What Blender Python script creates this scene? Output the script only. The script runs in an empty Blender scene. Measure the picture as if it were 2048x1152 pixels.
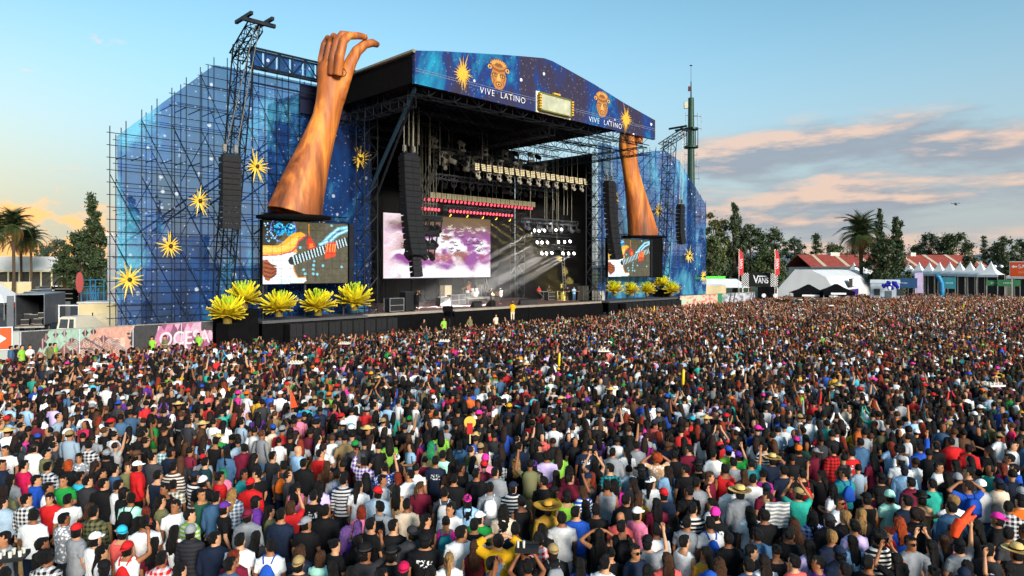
import bpy, bmesh, math, random
import numpy as np
from mathutils import Vector, Matrix
R = math.radians
rnd = random.Random(7)
scene = bpy.context.scene
col = scene.collection

# ------------------------------------------------------------------ camera
F, YH, CH = 1360.0, 535.0, 6.2            # focal length in photo pixels, horizon row, camera height
cam = bpy.data.cameras.new('camera')
cam.sensor_width = 36.0
cam.lens = 36.0 * F / 2048.0
cam.shift_y = -(576.0 - YH) / 2048.0
cam.clip_end = 9000
cam_ob = bpy.data.objects.new('camera', cam)
cam_ob.location = (0, 0, CH)
cam_ob.rotation_euler = (R(90), 0, 0)
col.objects.link(cam_ob)
scene.camera = cam_ob

# ------------------------------------------------------------------ world, sun, exposure
SUN_EL, SUN_AZ = R(18), R(150)              # azimuth from +Y; the low sun stands behind the camera, to the right
w = bpy.data.worlds.new('World'); scene.world = w; w.use_nodes = True
nt = w.node_tree; nt.nodes.clear()
def N(t, **k):
    n = nt.nodes.new(t)
    for a, b in k.items(): setattr(n, a, b)
    return n
L = nt.links.new
sky = N('ShaderNodeTexSky', sky_type='NISHITA', sun_disc=False)
sky.sun_elevation = SUN_EL; sky.sun_rotation = SUN_AZ
sky.altitude = 2200; sky.air_density = 1.0; sky.dust_density = 1.6; sky.ozone_density = 1.2
bg = N('ShaderNodeBackground'); out = N('ShaderNodeOutputWorld')
tc = N('ShaderNodeTexCoord'); sep = N('ShaderNodeSeparateXYZ'); L(tc.outputs['Generated'], sep.inputs[0])
def mth(op, a, b=None, c=None, clamp=False):
    n = N('ShaderNodeMath', operation=op); n.use_clamp = clamp
    for i, v in enumerate((a, b, c)):
        if v is None: continue
        if isinstance(v, (int, float)): n.inputs[i].default_value = v
        else: L(v, n.inputs[i])
    return n.outputs[0]
def mrange(v, a, b, c=0.0, d=1.0):
    n = N('ShaderNodeMapRange', interpolation_type='SMOOTHSTEP')
    L(v, n.inputs[0])
    for i, q in enumerate((a, b, c, d)): n.inputs[i + 1].default_value = q
    return n.outputs[0]
# flattened sky-dome coordinates: (azimuth, stretched elevation)
az = mth('ARCTAN2', sep.outputs[0], sep.outputs[1])
el = mth('ARCSINE', sep.outputs[2])
def cloudnoise(dx, dy, scale, det=7.0, rough=.55, sy=3.4):
    cb = N('ShaderNodeCombineXYZ')
    L(mth('ADD', az, dx), cb.inputs[0]); L(mth('MULTIPLY_ADD', el, sy, dy), cb.inputs[1])
    cb.inputs[2].default_value = 3.7
    n = N('ShaderNodeTexNoise'); n.inputs['Scale'].default_value = scale
    n.inputs['Detail'].default_value = det; n.inputs['Roughness'].default_value = rough
    L(cb.outputs[0], n.inputs['Vector']); return n.outputs[0]
n1 = cloudnoise(0.62, 0.35, 3.0, 9.0, .58, 4.6)
n2 = cloudnoise(0.62 - .02, 0.35 + .06, 3.0, 9.0, .58, 4.6)
belt = mrange(el, .26, .12)
side = mrange(az, .0, .3)
dens = mth('ADD', n1, mth('MULTIPLY_ADD', mth('MULTIPLY', belt, side), .34, -.19))
mask = mrange(dens, .49, .67)
# cumulus low by the sunset
n3 = cloudnoise(1.3, .4, 9.0, 6.0, .6, 2.0)
sunside = mth('MULTIPLY', mrange(az, -.50, -.56), mrange(az, -1.6, -.75))
d3 = mth('ADD', n3, mth('MULTIPLY', mrange(el, .12, .0), .30))
mask3 = mth('MULTIPLY', mrange(d3, .60, .70), sunside)
lit = mth('MULTIPLY_ADD', mth('SUBTRACT', n1, n2), 11.0, .26, clamp=True)
def mix(f, a, b):
    n = N('ShaderNodeMix', data_type='RGBA')
    if isinstance(f, (int, float)): n.inputs[0].default_value = f
    else: L(f, n.inputs[0])
    for i, v in ((6, a), (7, b)):
        if isinstance(v, tuple): n.inputs[i].default_value = (*v, 1)
        else: L(v, n.inputs[i])
    return n.outputs[2]
tint = N('ShaderNodeVectorMath', operation='MULTIPLY'); L(sky.outputs[0], tint.inputs[0])
tint.inputs[1].default_value = (.96, 1.22, 1.02)
# dusty evening veil along the whole horizon, warm towards the sunset and grey-lilac away from it
warm = mrange(az, -.35, -.85)
veilc = mix(warm, (2.2, 2.25, 2.35), (4.2, 3.1, 1.55))
veil = mth('MULTIPLY', mth('POWER', mrange(el, .40, .02), 1.2), .95)
skc = mix(veil, tint.outputs[0], veilc)
ccol = mix(lit, (1.55, 1.7, 2.05), (4.4, 3.0, 2.3))
skc = mix(mth('MULTIPLY', mask, .8), skc, ccol)
skc = mix(mth('MULTIPLY', mask3, .85), skc, (7.0, 3.5, 1.1))
L(skc, bg.inputs[0]); L(bg.outputs[0], out.inputs[0])
bg.inputs[1].default_value = 0.15
sun_d = bpy.data.lights.new('sun', 'SUN'); sun_d.energy = 4.1; sun_d.angle = R(18); sun_d.color = (1, .91, .80)
sun = bpy.data.objects.new('sun', sun_d); col.objects.link(sun)
sd = Vector((math.sin(SUN_AZ) * math.cos(SUN_EL), math.cos(SUN_AZ) * math.cos(SUN_EL), math.sin(SUN_EL)))
sun.rotation_euler = sd.to_track_quat('Z', 'Y').to_euler()
sun.location = sd * 300
vs = scene.view_settings
vs.view_transform = 'Standard'; vs.look = 'None'; vs.gamma = 1; vs.use_curve_mapping = False
vs.exposure = 0.5
scene.cycles.use_denoising = True
scene.cycles.max_bounces = 6; scene.cycles.transparent_max_bounces = 16
scene.cycles.volume_bounces = 0
scene.cycles.sample_clamp_indirect = 4

# ------------------------------------------------------------------ helpers
def hx(h):
    c = [int(h[i:i + 2], 16) / 255 for i in (0, 2, 4)]
    return tuple(((x + .055) / 1.055) ** 2.4 if x > .04045 else x / 12.92 for x in c)

MATS = {}
def mat(name, c, rough=.6, metal=0.0, var=.18, scale=5.0, bump=0.0, bscale=30.0, emit=None, estr=1.0, spec=.4):
    if name in MATS: return MATS[name]
    if isinstance(c, str): c = hx(c)
    m = bpy.data.materials.new(name); m.use_nodes = True
    t = m.node_tree; b = t.nodes['Principled BSDF']
    b.inputs['Roughness'].default_value = rough; b.inputs['Metallic'].default_value = metal
    b.inputs['Specular IOR Level'].default_value = spec
    tcn = t.nodes.new('ShaderNodeTexCoord')
    if var:
        n = t.nodes.new('ShaderNodeTexNoise'); n.inputs['Scale'].default_value = scale; n.inputs['Detail'].default_value = 4
        t.links.new(tcn.outputs['Object'], n.inputs['Vector'])
        r = t.nodes.new('ShaderNodeMapRange'); r.inputs[1].default_value = .3; r.inputs[2].default_value = .7
        r.inputs[3].default_value = 1 - var; r.inputs[4].default_value = 1 + var
        t.links.new(n.outputs[0], r.inputs[0])
        v = t.nodes.new('ShaderNodeVectorMath'); v.operation = 'SCALE'; v.inputs[0].default_value = c
        t.links.new(r.outputs[0], v.inputs['Scale']); t.links.new(v.outputs[0], b.inputs['Base Color'])
    else: b.inputs['Base Color'].default_value = (*c, 1)
    if bump:
        n = t.nodes.new('ShaderNodeTexNoise'); n.inputs['Scale'].default_value = bscale; n.inputs['Detail'].default_value = 3
        t.links.new(tcn.outputs['Object'], n.inputs['Vector'])
        u = t.nodes.new('ShaderNodeBump'); u.inputs['Strength'].default_value = bump; u.inputs['Distance'].default_value = .05
        t.links.new(n.outputs[0], u.inputs['Height']); t.links.new(u.outputs[0], b.inputs['Normal'])
    if emit is not None:
        if isinstance(emit, str): emit = hx(emit)
        b.inputs['Emission Color'].default_value = (*emit, 1); b.inputs['Emission Strength'].default_value = estr
    MATS[name] = m; return m

def attr_mat(name, emit=0.0, rough=.75, spec=.3):
    if name in MATS: return MATS[name]
    m = bpy.data.materials.new(name); m.use_nodes = True
    t = m.node_tree; b = t.nodes['Principled BSDF']; a = t.nodes.new('ShaderNodeAttribute'); a.attribute_name = 'col'
    b.inputs['Roughness'].default_value = rough; b.inputs['Specular IOR Level'].default_value = spec
    if emit:
        b.inputs['Base Color'].default_value = (.01, .01, .012, 1)
        t.links.new(a.outputs['Color'], b.inputs['Emission Color']); b.inputs['Emission Strength'].default_value = emit
    else: t.links.new(a.outputs['Color'], b.inputs['Base Color'])
    MATS[name] = m; return m

def obj_from(name, me, m=None, parent=None, smooth=False):
    if m is not None and not me.materials: me.materials.append(m)
    if smooth: me.polygons.foreach_set('use_smooth', [True] * len(me.polygons))
    o = bpy.data.objects.new(name, me); col.objects.link(o)
    if m is not None and me.materials[0] != m: o.material_slots[0].link = 'OBJECT'; o.material_slots[0].material = m
    if parent: o.parent = parent
    return o

class MB:
    def __init__(s): s.v = []; s.f = []
    def add(s, vs, fs):
        k = len(s.v); s.v += [tuple(p) for p in vs]; s.f += [tuple(i + k for i in f) for f in fs]; return s
    def box(s, c, d, rz=0.0, M=None):
        x, y, z = d[0] / 2, d[1] / 2, d[2] / 2
        P = [Vector((a, b, e)) for a in (-x, x) for b in (-y, y) for e in (-z, z)]
        if rz: P = [Matrix.Rotation(rz, 3, 'Z') @ p for p in P]
        if M is not None: P = [M @ p for p in P]
        P = [p + Vector(c) for p in P]
        return s.add(P, [(0, 1, 3, 2), (4, 6, 7, 5), (0, 4, 5, 1), (2, 3, 7, 6), (0, 2, 6, 4), (1, 5, 7, 3)])
    def bx(s, x0, x1, y0, y1, z0, z1):
        return s.box(((x0 + x1) / 2, (y0 + y1) / 2, (z0 + z1) / 2), (abs(x1 - x0), abs(y1 - y0), abs(z1 - z0)))
    def rings(s, rs, cap=True, closed=True):
        n = len(rs[0]); k = len(s.v)
        for r in rs: s.v += [tuple(p) for p in r]
        for i in range(len(rs) - 1):
            for j in range(n if closed else n - 1):
                a = k + i * n + j; b = k + i * n + (j + 1) % n
                s.f.append((a, b, b + n, a + n))
        if cap:
            s.f.append(tuple(k + j for j in reversed(range(n)))); s.f.append(tuple(k + (len(rs) - 1) * n + j for j in range(n)))
        return s
    def path(s, pts, rad, n=8, cap=True, flat=1.0, up=None):
        pts = [Vector(p) for p in pts]; rs = []
        if not isinstance(rad, (list, tuple)): rad = [rad] * len(pts)
        ref = None
        for i, p in enumerate(pts):
            t = (pts[min(i + 1, len(pts) - 1)] - pts[max(i - 1, 0)]).normalized()
            if ref is None:
                ref = Vector(up) if up else (Vector((0, 1, 0)) if abs(t.z) > .9 else Vector((0, 0, 1)))
            u = (ref - t * ref.dot(t)).normalized(); v = t.cross(u); ref = u
            rs.append([p + (u * math.cos(2 * math.pi * j / n) * flat + v * math.sin(2 * math.pi * j / n)) * rad[i] for j in range(n)])
        return s.rings(rs, cap)
    def tube(s, a, b, r, n=5, r2=None): return s.path([a, b], [r, r if r2 is None else r2], n)
    def ell(s, c, r, n=10, m=6, z0=-1.0, z1=1.0):
        rs = []
        a0, a1 = math.asin(z0), math.asin(z1)
        for i in range(m + 1):
            t = a0 + (a1 - a0) * i / m; q = max(math.cos(t), .02)
            rs.append([(c[0] + r[0] * q * math.cos(2 * math.pi * j / n), c[1] + r[1] * q * math.sin(2 * math.pi * j / n), c[2] + r[2] * math.sin(t)) for j in range(n)])
        return s.rings(rs)
    def prism(s, poly, axis, lo, hi):
        # poly of 2-tuples in the two other axes, extruded along axis (0 x, 1 y, 2 z)
        def P(q, h): l = list(q); l.insert(axis, h); return tuple(l)
        return s.rings([[P(q, lo) for q in poly], [P(q, hi) for q in poly]])
    def mesh(s, name):
        me = bpy.data.meshes.new(name); me.from_pydata(s.v, [], s.f); me.update()
        bm = bmesh.new(); bm.from_mesh(me); bmesh.ops.recalc_face_normals(bm, faces=bm.faces); bm.to_mesh(me); bm.free()
        return me
    def build(s, name, m=None, parent=None, smooth=False): return obj_from(name, s.mesh(name), m, parent, smooth)

def tag(o, label, cat, group=None, kind=None):
    if label: o['label'] = label
    if cat: o['category'] = cat
    if group: o['group'] = group
    if kind: o['kind'] = kind
    return o
def thing(name, label, cat, loc=(0, 0, 0), rz=0.0, group=None):
    o = bpy.data.objects.new(name, None); col.objects.link(o); o.location = loc; o.rotation_euler = (0, 0, rz); o.empty_display_size = .3
    return tag(o, label, cat, group)
def struct(o): o['kind'] = 'structure'; return o
def copy_tree(o, parent=None):
    c = o.copy(); col.objects.link(c); c.parent = parent
    for ch in o.children: copy_tree(ch, c)
    return c
def lattice(mb, p, q, w, bays, r=.03, h=None, up=(0, 0, 1)):
    """box truss from p to q: four chords and zigzag lacing"""
    p, q = Vector(p), Vector(q); t = (q - p).normalized(); u = Vector(up)
    if abs(t.dot(u)) > .9: u = Vector((0, 1, 0))
    a = t.cross(u).normalized() * w / 2; b = a.cross(t).normalized() * (h or w) / 2
    cs = [a + b, a - b, -a - b, -a + b]
    for c in cs: mb.tube(p + c, q + c, r, 4)
    for i in range(bays):
        for k in range(4):
            c0, c1 = cs[k], cs[(k + 1) % 4]
            s0 = p + (q - p) * i / bays; s1 = p + (q - p) * (i + 1) / bays
            if (i + k) % 2: c0, c1 = c1, c0
            mb.tube(s0 + c0, s1 + c1, r * .6, 3); mb.tube(s0 + c0, s0 + c1, r * .6, 3)
    return mb
def px(x, y, Y): return Vector(((x - 1024) * Y / F, Y, CH - (y - YH) * Y / F))
def gnd(x, y): return px(x, y, F * CH / (y - YH))
def remesh(mb, voxel, smooth=3, ratio=1.0, fac=.5):
    me = mb.mesh('tmp'); o = bpy.data.objects.new('tmp', me); col.objects.link(o)
    r = o.modifiers.new('r', 'REMESH'); r.mode = 'VOXEL'; r.voxel_size = voxel
    if smooth: s = o.modifiers.new('s', 'SMOOTH'); s.iterations = smooth; s.factor = fac
    if ratio < 1: d = o.modifiers.new('d', 'DECIMATE'); d.ratio = ratio
    dg = bpy.context.evaluated_depsgraph_get(); e = o.evaluated_get(dg)
    res = bpy.data.meshes.new_from_object(e); bpy.data.objects.remove(o); bpy.data.meshes.remove(me)
    res.polygons.foreach_set('use_smooth', [True] * len(res.polygons)); return res

# a little paint canvas: colours land on the faces of a fine grid of LED / print dots
class Canvas:
    def __init__(s, W, H, bg=(0, 0, 0)):
        s.W, s.H = W, H; s.a = np.zeros((H, W, 3)); s.a[:] = bg; s.al = np.ones((H, W), bool)
        s.X, s.Y = np.meshgrid((np.arange(W) + .5) / W, (np.arange(H) + .5) / H)
    def put(s, m, c): s.a[m] = hx(c) if isinstance(c, str) else c; s.al |= m; return s
    def poly(s, P, c):
        m = np.zeros((s.H, s.W), bool)
        for i in range(len(P)):
            (x0, y0), (x1, y1) = P[i], P[i - 1]
            if y0 == y1: continue
            k = ((y0 > s.Y) != (y1 > s.Y)) & (s.X < (x1 - x0) * (s.Y - y0) / (y1 - y0) + x0); m ^= k
        return s.put(m, c)
    def ell(s, x, y, rx, ry, c, ring=None):
        d = ((s.X - x) / rx) ** 2 + ((s.Y - y) / ry) ** 2
        return s.put((d < 1) & (d > (ring or -1)), c)
    def line(s, P, w, c, asp=None):
        asp = asp or s.W / s.H
        for (x0, y0), (x1, y1) in zip(P[:-1], P[1:]):
            dx, dy = (x1 - x0) * asp, y1 - y0; l = max(dx * dx + dy * dy, 1e-9)
            t = np.clip(((s.X - x0) * asp * dx + (s.Y - y0) * dy) / l, 0, 1)
            d = np.hypot((s.X - x0) * asp - t * dx, s.Y - y0 - t * dy); s.put(d < w, c)
        return s
    def build(s, name, m, parent, P):
        """P(u,v) -> 3-D point, u to the right, v downwards, both 0..1"""
        W, H = s.W, s.H
        vs = [tuple(P(i / W, j / H)) for j in range(H + 1) for i in range(W + 1)]
        fs = []; cs = []
        for j in range(H):
            for i in range(W):
                if not s.al[j, i]: continue
                k = j * (W + 1) + i; fs.append((k + W + 1, k + W + 2, k + 1, k)); cs.append((*s.a[j, i], 1))
        me = bpy.data.meshes.new(name); me.from_pydata(vs, [], fs)
        at = me.attributes.new('col', 'FLOAT_COLOR', 'FACE'); at.data.foreach_set('color', np.array(cs, np.float32).ravel())
        return obj_from(name, me, m, parent)
def fbm(X, Y, sx, sy, seed, octv=5):
    r = np.random.RandomState(seed); out = np.zeros_like(X); amp = 1; tot = 0
    for o in range(octv):
        g = r.rand(64, 64); x = X * sx * 2 ** o; y = Y * sy * 2 ** o
        xi, yi = np.floor(x).astype(int), np.floor(y).astype(int); fx, fy = x - xi, y - yi
        fx = fx * fx * (3 - 2 * fx); fy = fy * fy * (3 - 2 * fy)
        G = lambda i, j: g[(yi + j) % 64, (xi + i) % 64]
        out += amp * ((G(0, 0) * (1 - fx) + G(1, 0) * fx) * (1 - fy) + (G(0, 1) * (1 - fx) + G(1, 1) * fx) * fy); tot += amp; amp *= .5
    return out / tot
def text(name, s, size, M, parent, loc, ext=.004, align='CENTER', sx=1.0, spacing=1.0, bold=0.0, up='Z'):
    cu = bpy.data.curves.new(name, 'FONT'); cu.body = s; cu.size = size; cu.extrude = ext; cu.align_x = align; cu.align_y = 'CENTER'
    cu.space_character = spacing; cu.offset = bold
    o = bpy.data.objects.new(name, cu); col.objects.link(o)
    me = bpy.data.meshes.new_from_object(o.evaluated_get(bpy.context.evaluated_depsgraph_get())); bpy.data.objects.remove(o)
    o = obj_from(name, me, M, parent); o.location = loc; o.rotation_euler = (R(90), 0, 0); o.scale = (sx, 1, 1)
    return o

# ------------------------------------------------------------------ stage frame: a along the front, b backwards, z up
_l = math.hypot(1376, 1360); D0, D1 = 1376 / _l, 1360 / _l
TH = math.atan2(D1, D0)
O0, O1 = -11.57, 58.5
def S(a, b, z): return Vector((O0 + D0 * a - D1 * b, O1 + D1 * a + D0 * b, z))
def pb(x, y, b):
    k = (x - 1024) / F
    a = (k * (O1 + D0 * b) - O0 + D1 * b) / (D0 - k * D1)
    Y = O1 + D1 * a + D0 * b
    return a, CH - (y - YH) * Y / F
def sthing(name, label, cat, a, b, z=0.0, group=None, rz=0.0): return thing(name, label, cat, S(a, b, z), TH + rz, group)

BLACK = mat('black_cloth', (.0035, .0035, .004), .95, 0, .3, 2.0, spec=.1)
STEEL = mat('dark_steel', '20242a', .5, .5, .3, 3.0)
GALV = mat('galvanised_steel', '6a7078', .45, .6, .25, 4.0)
SCAF = mat('scaffold_tube', '1c2735', .5, .4, .2, 3.0)

# ------------------------------------------------------------------ people: bodies, clothes, hair, hats (one mesh each, shared)
POSES = {   # right arm, left arm: elbow, wrist, hand direction  (x outwards, y forwards, z up)
    'r': (((.235, -.01, 1.11), (.23, .08, .87), (0, .1, -1)),) * 2,
    'f': (((.245, .02, 1.13), (.09, .25, 1.12), (-.7, .5, .2)),) * 2,
    'p': (((.275, -.07, 1.12), (.20, .05, .92), (-.2, .3, -1)),) * 2,
    'u': (((.29, .16, 1.46), (.22, .24, 1.74), (-.1, .1, 1)), ((.235, -.01, 1.11), (.23, .08, .87), (0, .1, -1))),
    'w': (((.235, -.01, 1.11), (.23, .08, .87), (0, .1, -1)), ((.29, .16, 1.46), (.22, .24, 1.74), (-.1, .1, 1))),
    'U': (((.28, .18, 1.46), (.11, .26, 1.72), (-.3, .1, 1)),) * 2,
    'v': (((.26, .05, 1.60), (.30, .09, 1.87), (.1, .1, 1)), ((.245, .02, 1.13), (.09, .25, 1.12), (-.7, .5, .2))),
    'h': (((.37, .06, 1.50), (.15, .06, 1.66), (-1, 0, .3)),) * 2,
    'a': (((.40, .03, 1.30), (.62, .06, 1.36), (1, .1, -.2)), ((.235, -.01, 1.11), (.23, .08, .87), (0, .1, -1))),
    'b': (((.235, -.01, 1.11), (.23, .08, .87), (0, .1, -1)), ((.40, .03, 1.30), (.62, .06, 1.36), (1, .1, -.2))),
    'g': (((.26, -.06, 1.14), (.05, .22, 1.06), (-1, .2, 0)), ((.30, .05, 1.15), (.42, .28, 1.22), (.4, .6, .2))),
}
def ringE(z, rx, ry, yo=0.0, n=12, p=2.0, xo=0.0):
    out = []
    for j in range(n):
        t = 2 * math.pi * j / n; c, s_ = math.cos(t), math.sin(t); e = 2 / p
        out.append((xo + rx * math.copysign(abs(c) ** e, c), yo + ry * math.copysign(abs(s_) ** e, s_), z))
    return out
TORSO = [(.84, .150, .105, 0, 2.2), (.93, .165, .118, -.01, 2.2), (1.03, .148, .105, 0, 2.2), (1.15, .160, .112, .005, 2.3), (1.27, .178, .122, 0, 2.4), (1.36, .188, .112, -.008, 2.4), (1.415, .165, .085, -.012, 2.2), (1.455, .095, .066, -.012, 2), (1.49, .056, .058, -.006, 2), (1.54, .054, .058, 0, 2)]
def arm_path(mb, side, arm, r, upto=1.0, grow=0.0, n=8):
    e, w_, h = [Vector(q) for q in arm]; sh = Vector((.165, -.01, 1.385))
    pts = [sh, sh.lerp(e, .35), sh.lerp(e, .75), e, e.lerp(w_, .35), e.lerp(w_, .8), w_]
    rad = [r * 1.22, r * 1.12, r * .95, r * .86, r * .84, r * .64, r * .56]
    if upto < 1: k = {.5: 3, .3: 2, .95: 6}[upto]; pts = pts[:k]; rad = rad[:k]
    if upto == 1.0:
        d = h.normalized(); pts += [w_ + d * .05, w_ + d * .10]; rad += [.037, .030]
    pts = [Vector((p.x * side, p.y, p.z)) for p in pts]; mb.path(pts, [q + grow for q in rad], n)
    return w_, h
def fingers(mb, side, arm):
    w_, h = Vector(arm[1]), Vector(arm[2]).normalized()
    u = h.cross(Vector((0, 1, 0)) if abs(h.y) < .8 else Vector((0, 0, 1))).normalized(); v = h.cross(u)
    for i, (o, ln) in enumerate(((-.027, .062), (-.009, .075), (.009, .080), (.027, .070))):
        p = w_ + h * .085 + u * o; q = p + h * ln * .55 + v * .008; r_ = p + h * ln * .9 + v * .03
        mb.path([Vector((t.x * side, t.y, t.z)) for t in (p, q, r_)], [.0095, .009, .006], 5)
    p = w_ + h * .03 + u * .028; q = p + h * .035 + u * .025; r_ = q + h * .03 + u * .006
    mb.path([Vector((t.x * side, t.y, t.z)) for t in (p, q, r_)], [.012, .011, .007], 5)
def head_loft(mb, yaw):
    rs = []
    for z, rx, ry, yo in ((1.475, .040, .045, .035), (1.495, .052, .062, .030), (1.525, .062, .080, .018), (1.56, .069, .090, .008), (1.60, .074, .097, 0), (1.64, .075, .099, -.004), (1.675, .068, .090, -.006), (1.70, .050, .068, -.006), (1.715, .02, .03, -.006)):
        rs.append(ringE(z, rx, ry, yo, 14))
    mb.rings(rs)
    mb.rings([[(-.008, .09, 1.615), (.008, .09, 1.615), (0, .088, 1.62)], [(-.017, .098, 1.565), (.017, .098, 1.565), (0, .121, 1.572)], [(-.012, .085, 1.548), (.012, .085, 1.548), (0, .10, 1.552)]])   # nose
    for s_ in (-1, 1): mb.ell((s_ * .077, -.004, 1.585), (.012, .022, .033), 6, 4)
    mb.ell((0, .088, 1.523), (.026, .014, .011), 8, 4)                                  # lips
def rotz_from(mb, k, yaw):
    c, s_ = math.cos(yaw), math.sin(yaw)
    for i in range(k, len(mb.v)):
        x, y, z = mb.v[i]; mb.v[i] = (c * x - s_ * y, s_ * x + c * y, z)
_bod = {}
def body_mesh(pose, yaw=0):
    key = ('b', pose, yaw)
    if key in _bod: return _bod[key]
    mb = MB(); mb.rings([ringE(z, rx, ry, yo, 14, p) for z, rx, ry, yo, p in TORSO])
    k = len(mb.v); head_loft(mb, yaw); rotz_from(mb, k, R(yaw))
    for s_, arm in zip((1, -1), POSES[pose]): arm_path(mb, s_, arm, .046)
    for s_ in (-1, 1): mb.path([(s_ * .085, 0, .95), (s_ * .095, .005, .70), (s_ * .1, .012, .48), (s_ * .1, -.012, .30), (s_ * .1, -.015, .07)], [.088, .078, .055, .052, .036], 8); mb.path([(s_ * .1, -.05, .04), (s_ * .105, .06, .035), (s_ * .11, .17, .03)], [.045, .045, .03], 8)
    me = remesh(mb, .0145, 2, .085)
    fb = MB()
    for s_, arm in zip((1, -1), POSES[pose]): fingers(fb, s_, arm)
    bm = bmesh.new(); bm.from_mesh(me); k = len(bm.verts)
    vs_ = [bm.verts.new(p) for p in fb.v]
    for f in fb.f: bm.faces.new([vs_[i] for i in f])
    bmesh.ops.recalc_face_normals(bm, faces=bm.faces)
    bm.to_mesh(me); bm.free()
    # eyes, brows and lips as second and third material
    me.materials.clear(); me.materials.append(None)
    me.polygons.foreach_set('use_smooth', [True] * len(me.polygons))
    me.name = 'person'; _bod[key] = me; return me
def face_mesh():
    if 'face' in _bod: return _bod['face']
    mb = MB()
    for s_ in (-1, 1):
        mb.ell((s_ * .029, .089, 1.600), (.014, .008, .0065), 8, 4)
        mb.path([(s_ * .012, .098, 1.622), (s_ * .03, .097, 1.626), (s_ * .048, .086, 1.619)], .0055, 4)
    me = mb.mesh('eyes'); me.materials.append(None); _bod['face'] = me; return me
def shades_mesh():
    if 'shades' in _bod: return _bod['shades']
    mb = MB()
    for s_ in (-1, 1):
        mb.path([(s_ * .032, .092, 1.60), (s_ * .032, .104, 1.60)], [.025, .025], 10)
        mb.path([(s_ * .056, .095, 1.608), (s_ * .078, .05, 1.606), (s_ * .08, -.01, 1.60)], .004, 4)
    mb.path([(-.012, .104, 1.605), (.012, .104, 1.605)], .004, 4)
    me = mb.mesh('sunglasses'); me.materials.append(None); _bod['shades'] = me; return me
def top_mesh(kind, pose):
    """t tee shirt, j long-sleeved, v sleeveless"""
    if kind == 'v': pose = 'r'
    key = (kind, pose)
    if key in _bod: return _bod[key]
    g = {'t': .016, 'j': .026, 'v': .012}[kind]; mb = MB()
    rs = [ringE(z, rx + g * 1.3, ry + g * 1.4, yo, 16, p) for z, rx, ry, yo, p in TORSO if 1.0 < z < (1.47 if kind != 'v' else 1.43)]
    rs = [ringE(.83, .178 + g, .132 + g, -.004, 16, 2.2), ringE(.93, .176 + g, .130 + g, -.006, 16, 2.2)] + rs
    if kind == 'j': rs.append(ringE(1.485, .075, .078, -.012, 16))
    mb.rings(rs)
    if kind != 'v':
        for s_, arm in zip((1, -1), POSES[pose]): arm_path(mb, s_, arm, .050, .5 if kind == 't' else .95, g)
    else:
        for s_ in (-1, 1): mb.path([(s_ * .115, -.02, 1.36), (s_ * .105, -.012, 1.44), (s_ * .085, .0, 1.455)], .045, 8)
    if kind == 'j': mb.ell((0, -.105, 1.43), (.105, .05, .055), 10, 6)          # hood on the nape
    me = remesh(mb, .0175, 3, .145)
    # cloth folds
    for v in me.vertices:
        x, y, z = v.co; v.co += v.normal * (.006 * math.sin(z * 38 + x * 22) * math.sin(x * 31 + y * 17 + z * 9))
    me.materials.append(None); me.name = 'shirt'; _bod[key] = me; return me
def legs_mesh():
    if 'legs' in _bod: return _bod['legs']
    mb = MB(); mb.rings([ringE(.80, .165, .125, -.005, 14, 2.2), ringE(.88, .178, .132, -.008, 14, 2.2), ringE(.97, .168, .12, -.005, 14, 2.2)])
    for s_ in (-1, 1): mb.path([(s_ * .088, 0, .90), (s_ * .097, .005, .70), (s_ * .1, .012, .48), (s_ * .1, -.01, .28), (s_ * .1, -.012, .09)], [.10, .09, .072, .064, .062], 10)
    me = remesh(mb, .026, 2, .16); me.materials.append(None); me.name = 'trousers'; _bod['legs'] = me; return me
def jitter(me, amp, seed, f=60):
    rr = random.Random(seed)
    for v in me.vertices: v.co += v.normal * rr.uniform(-amp, amp)
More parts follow.
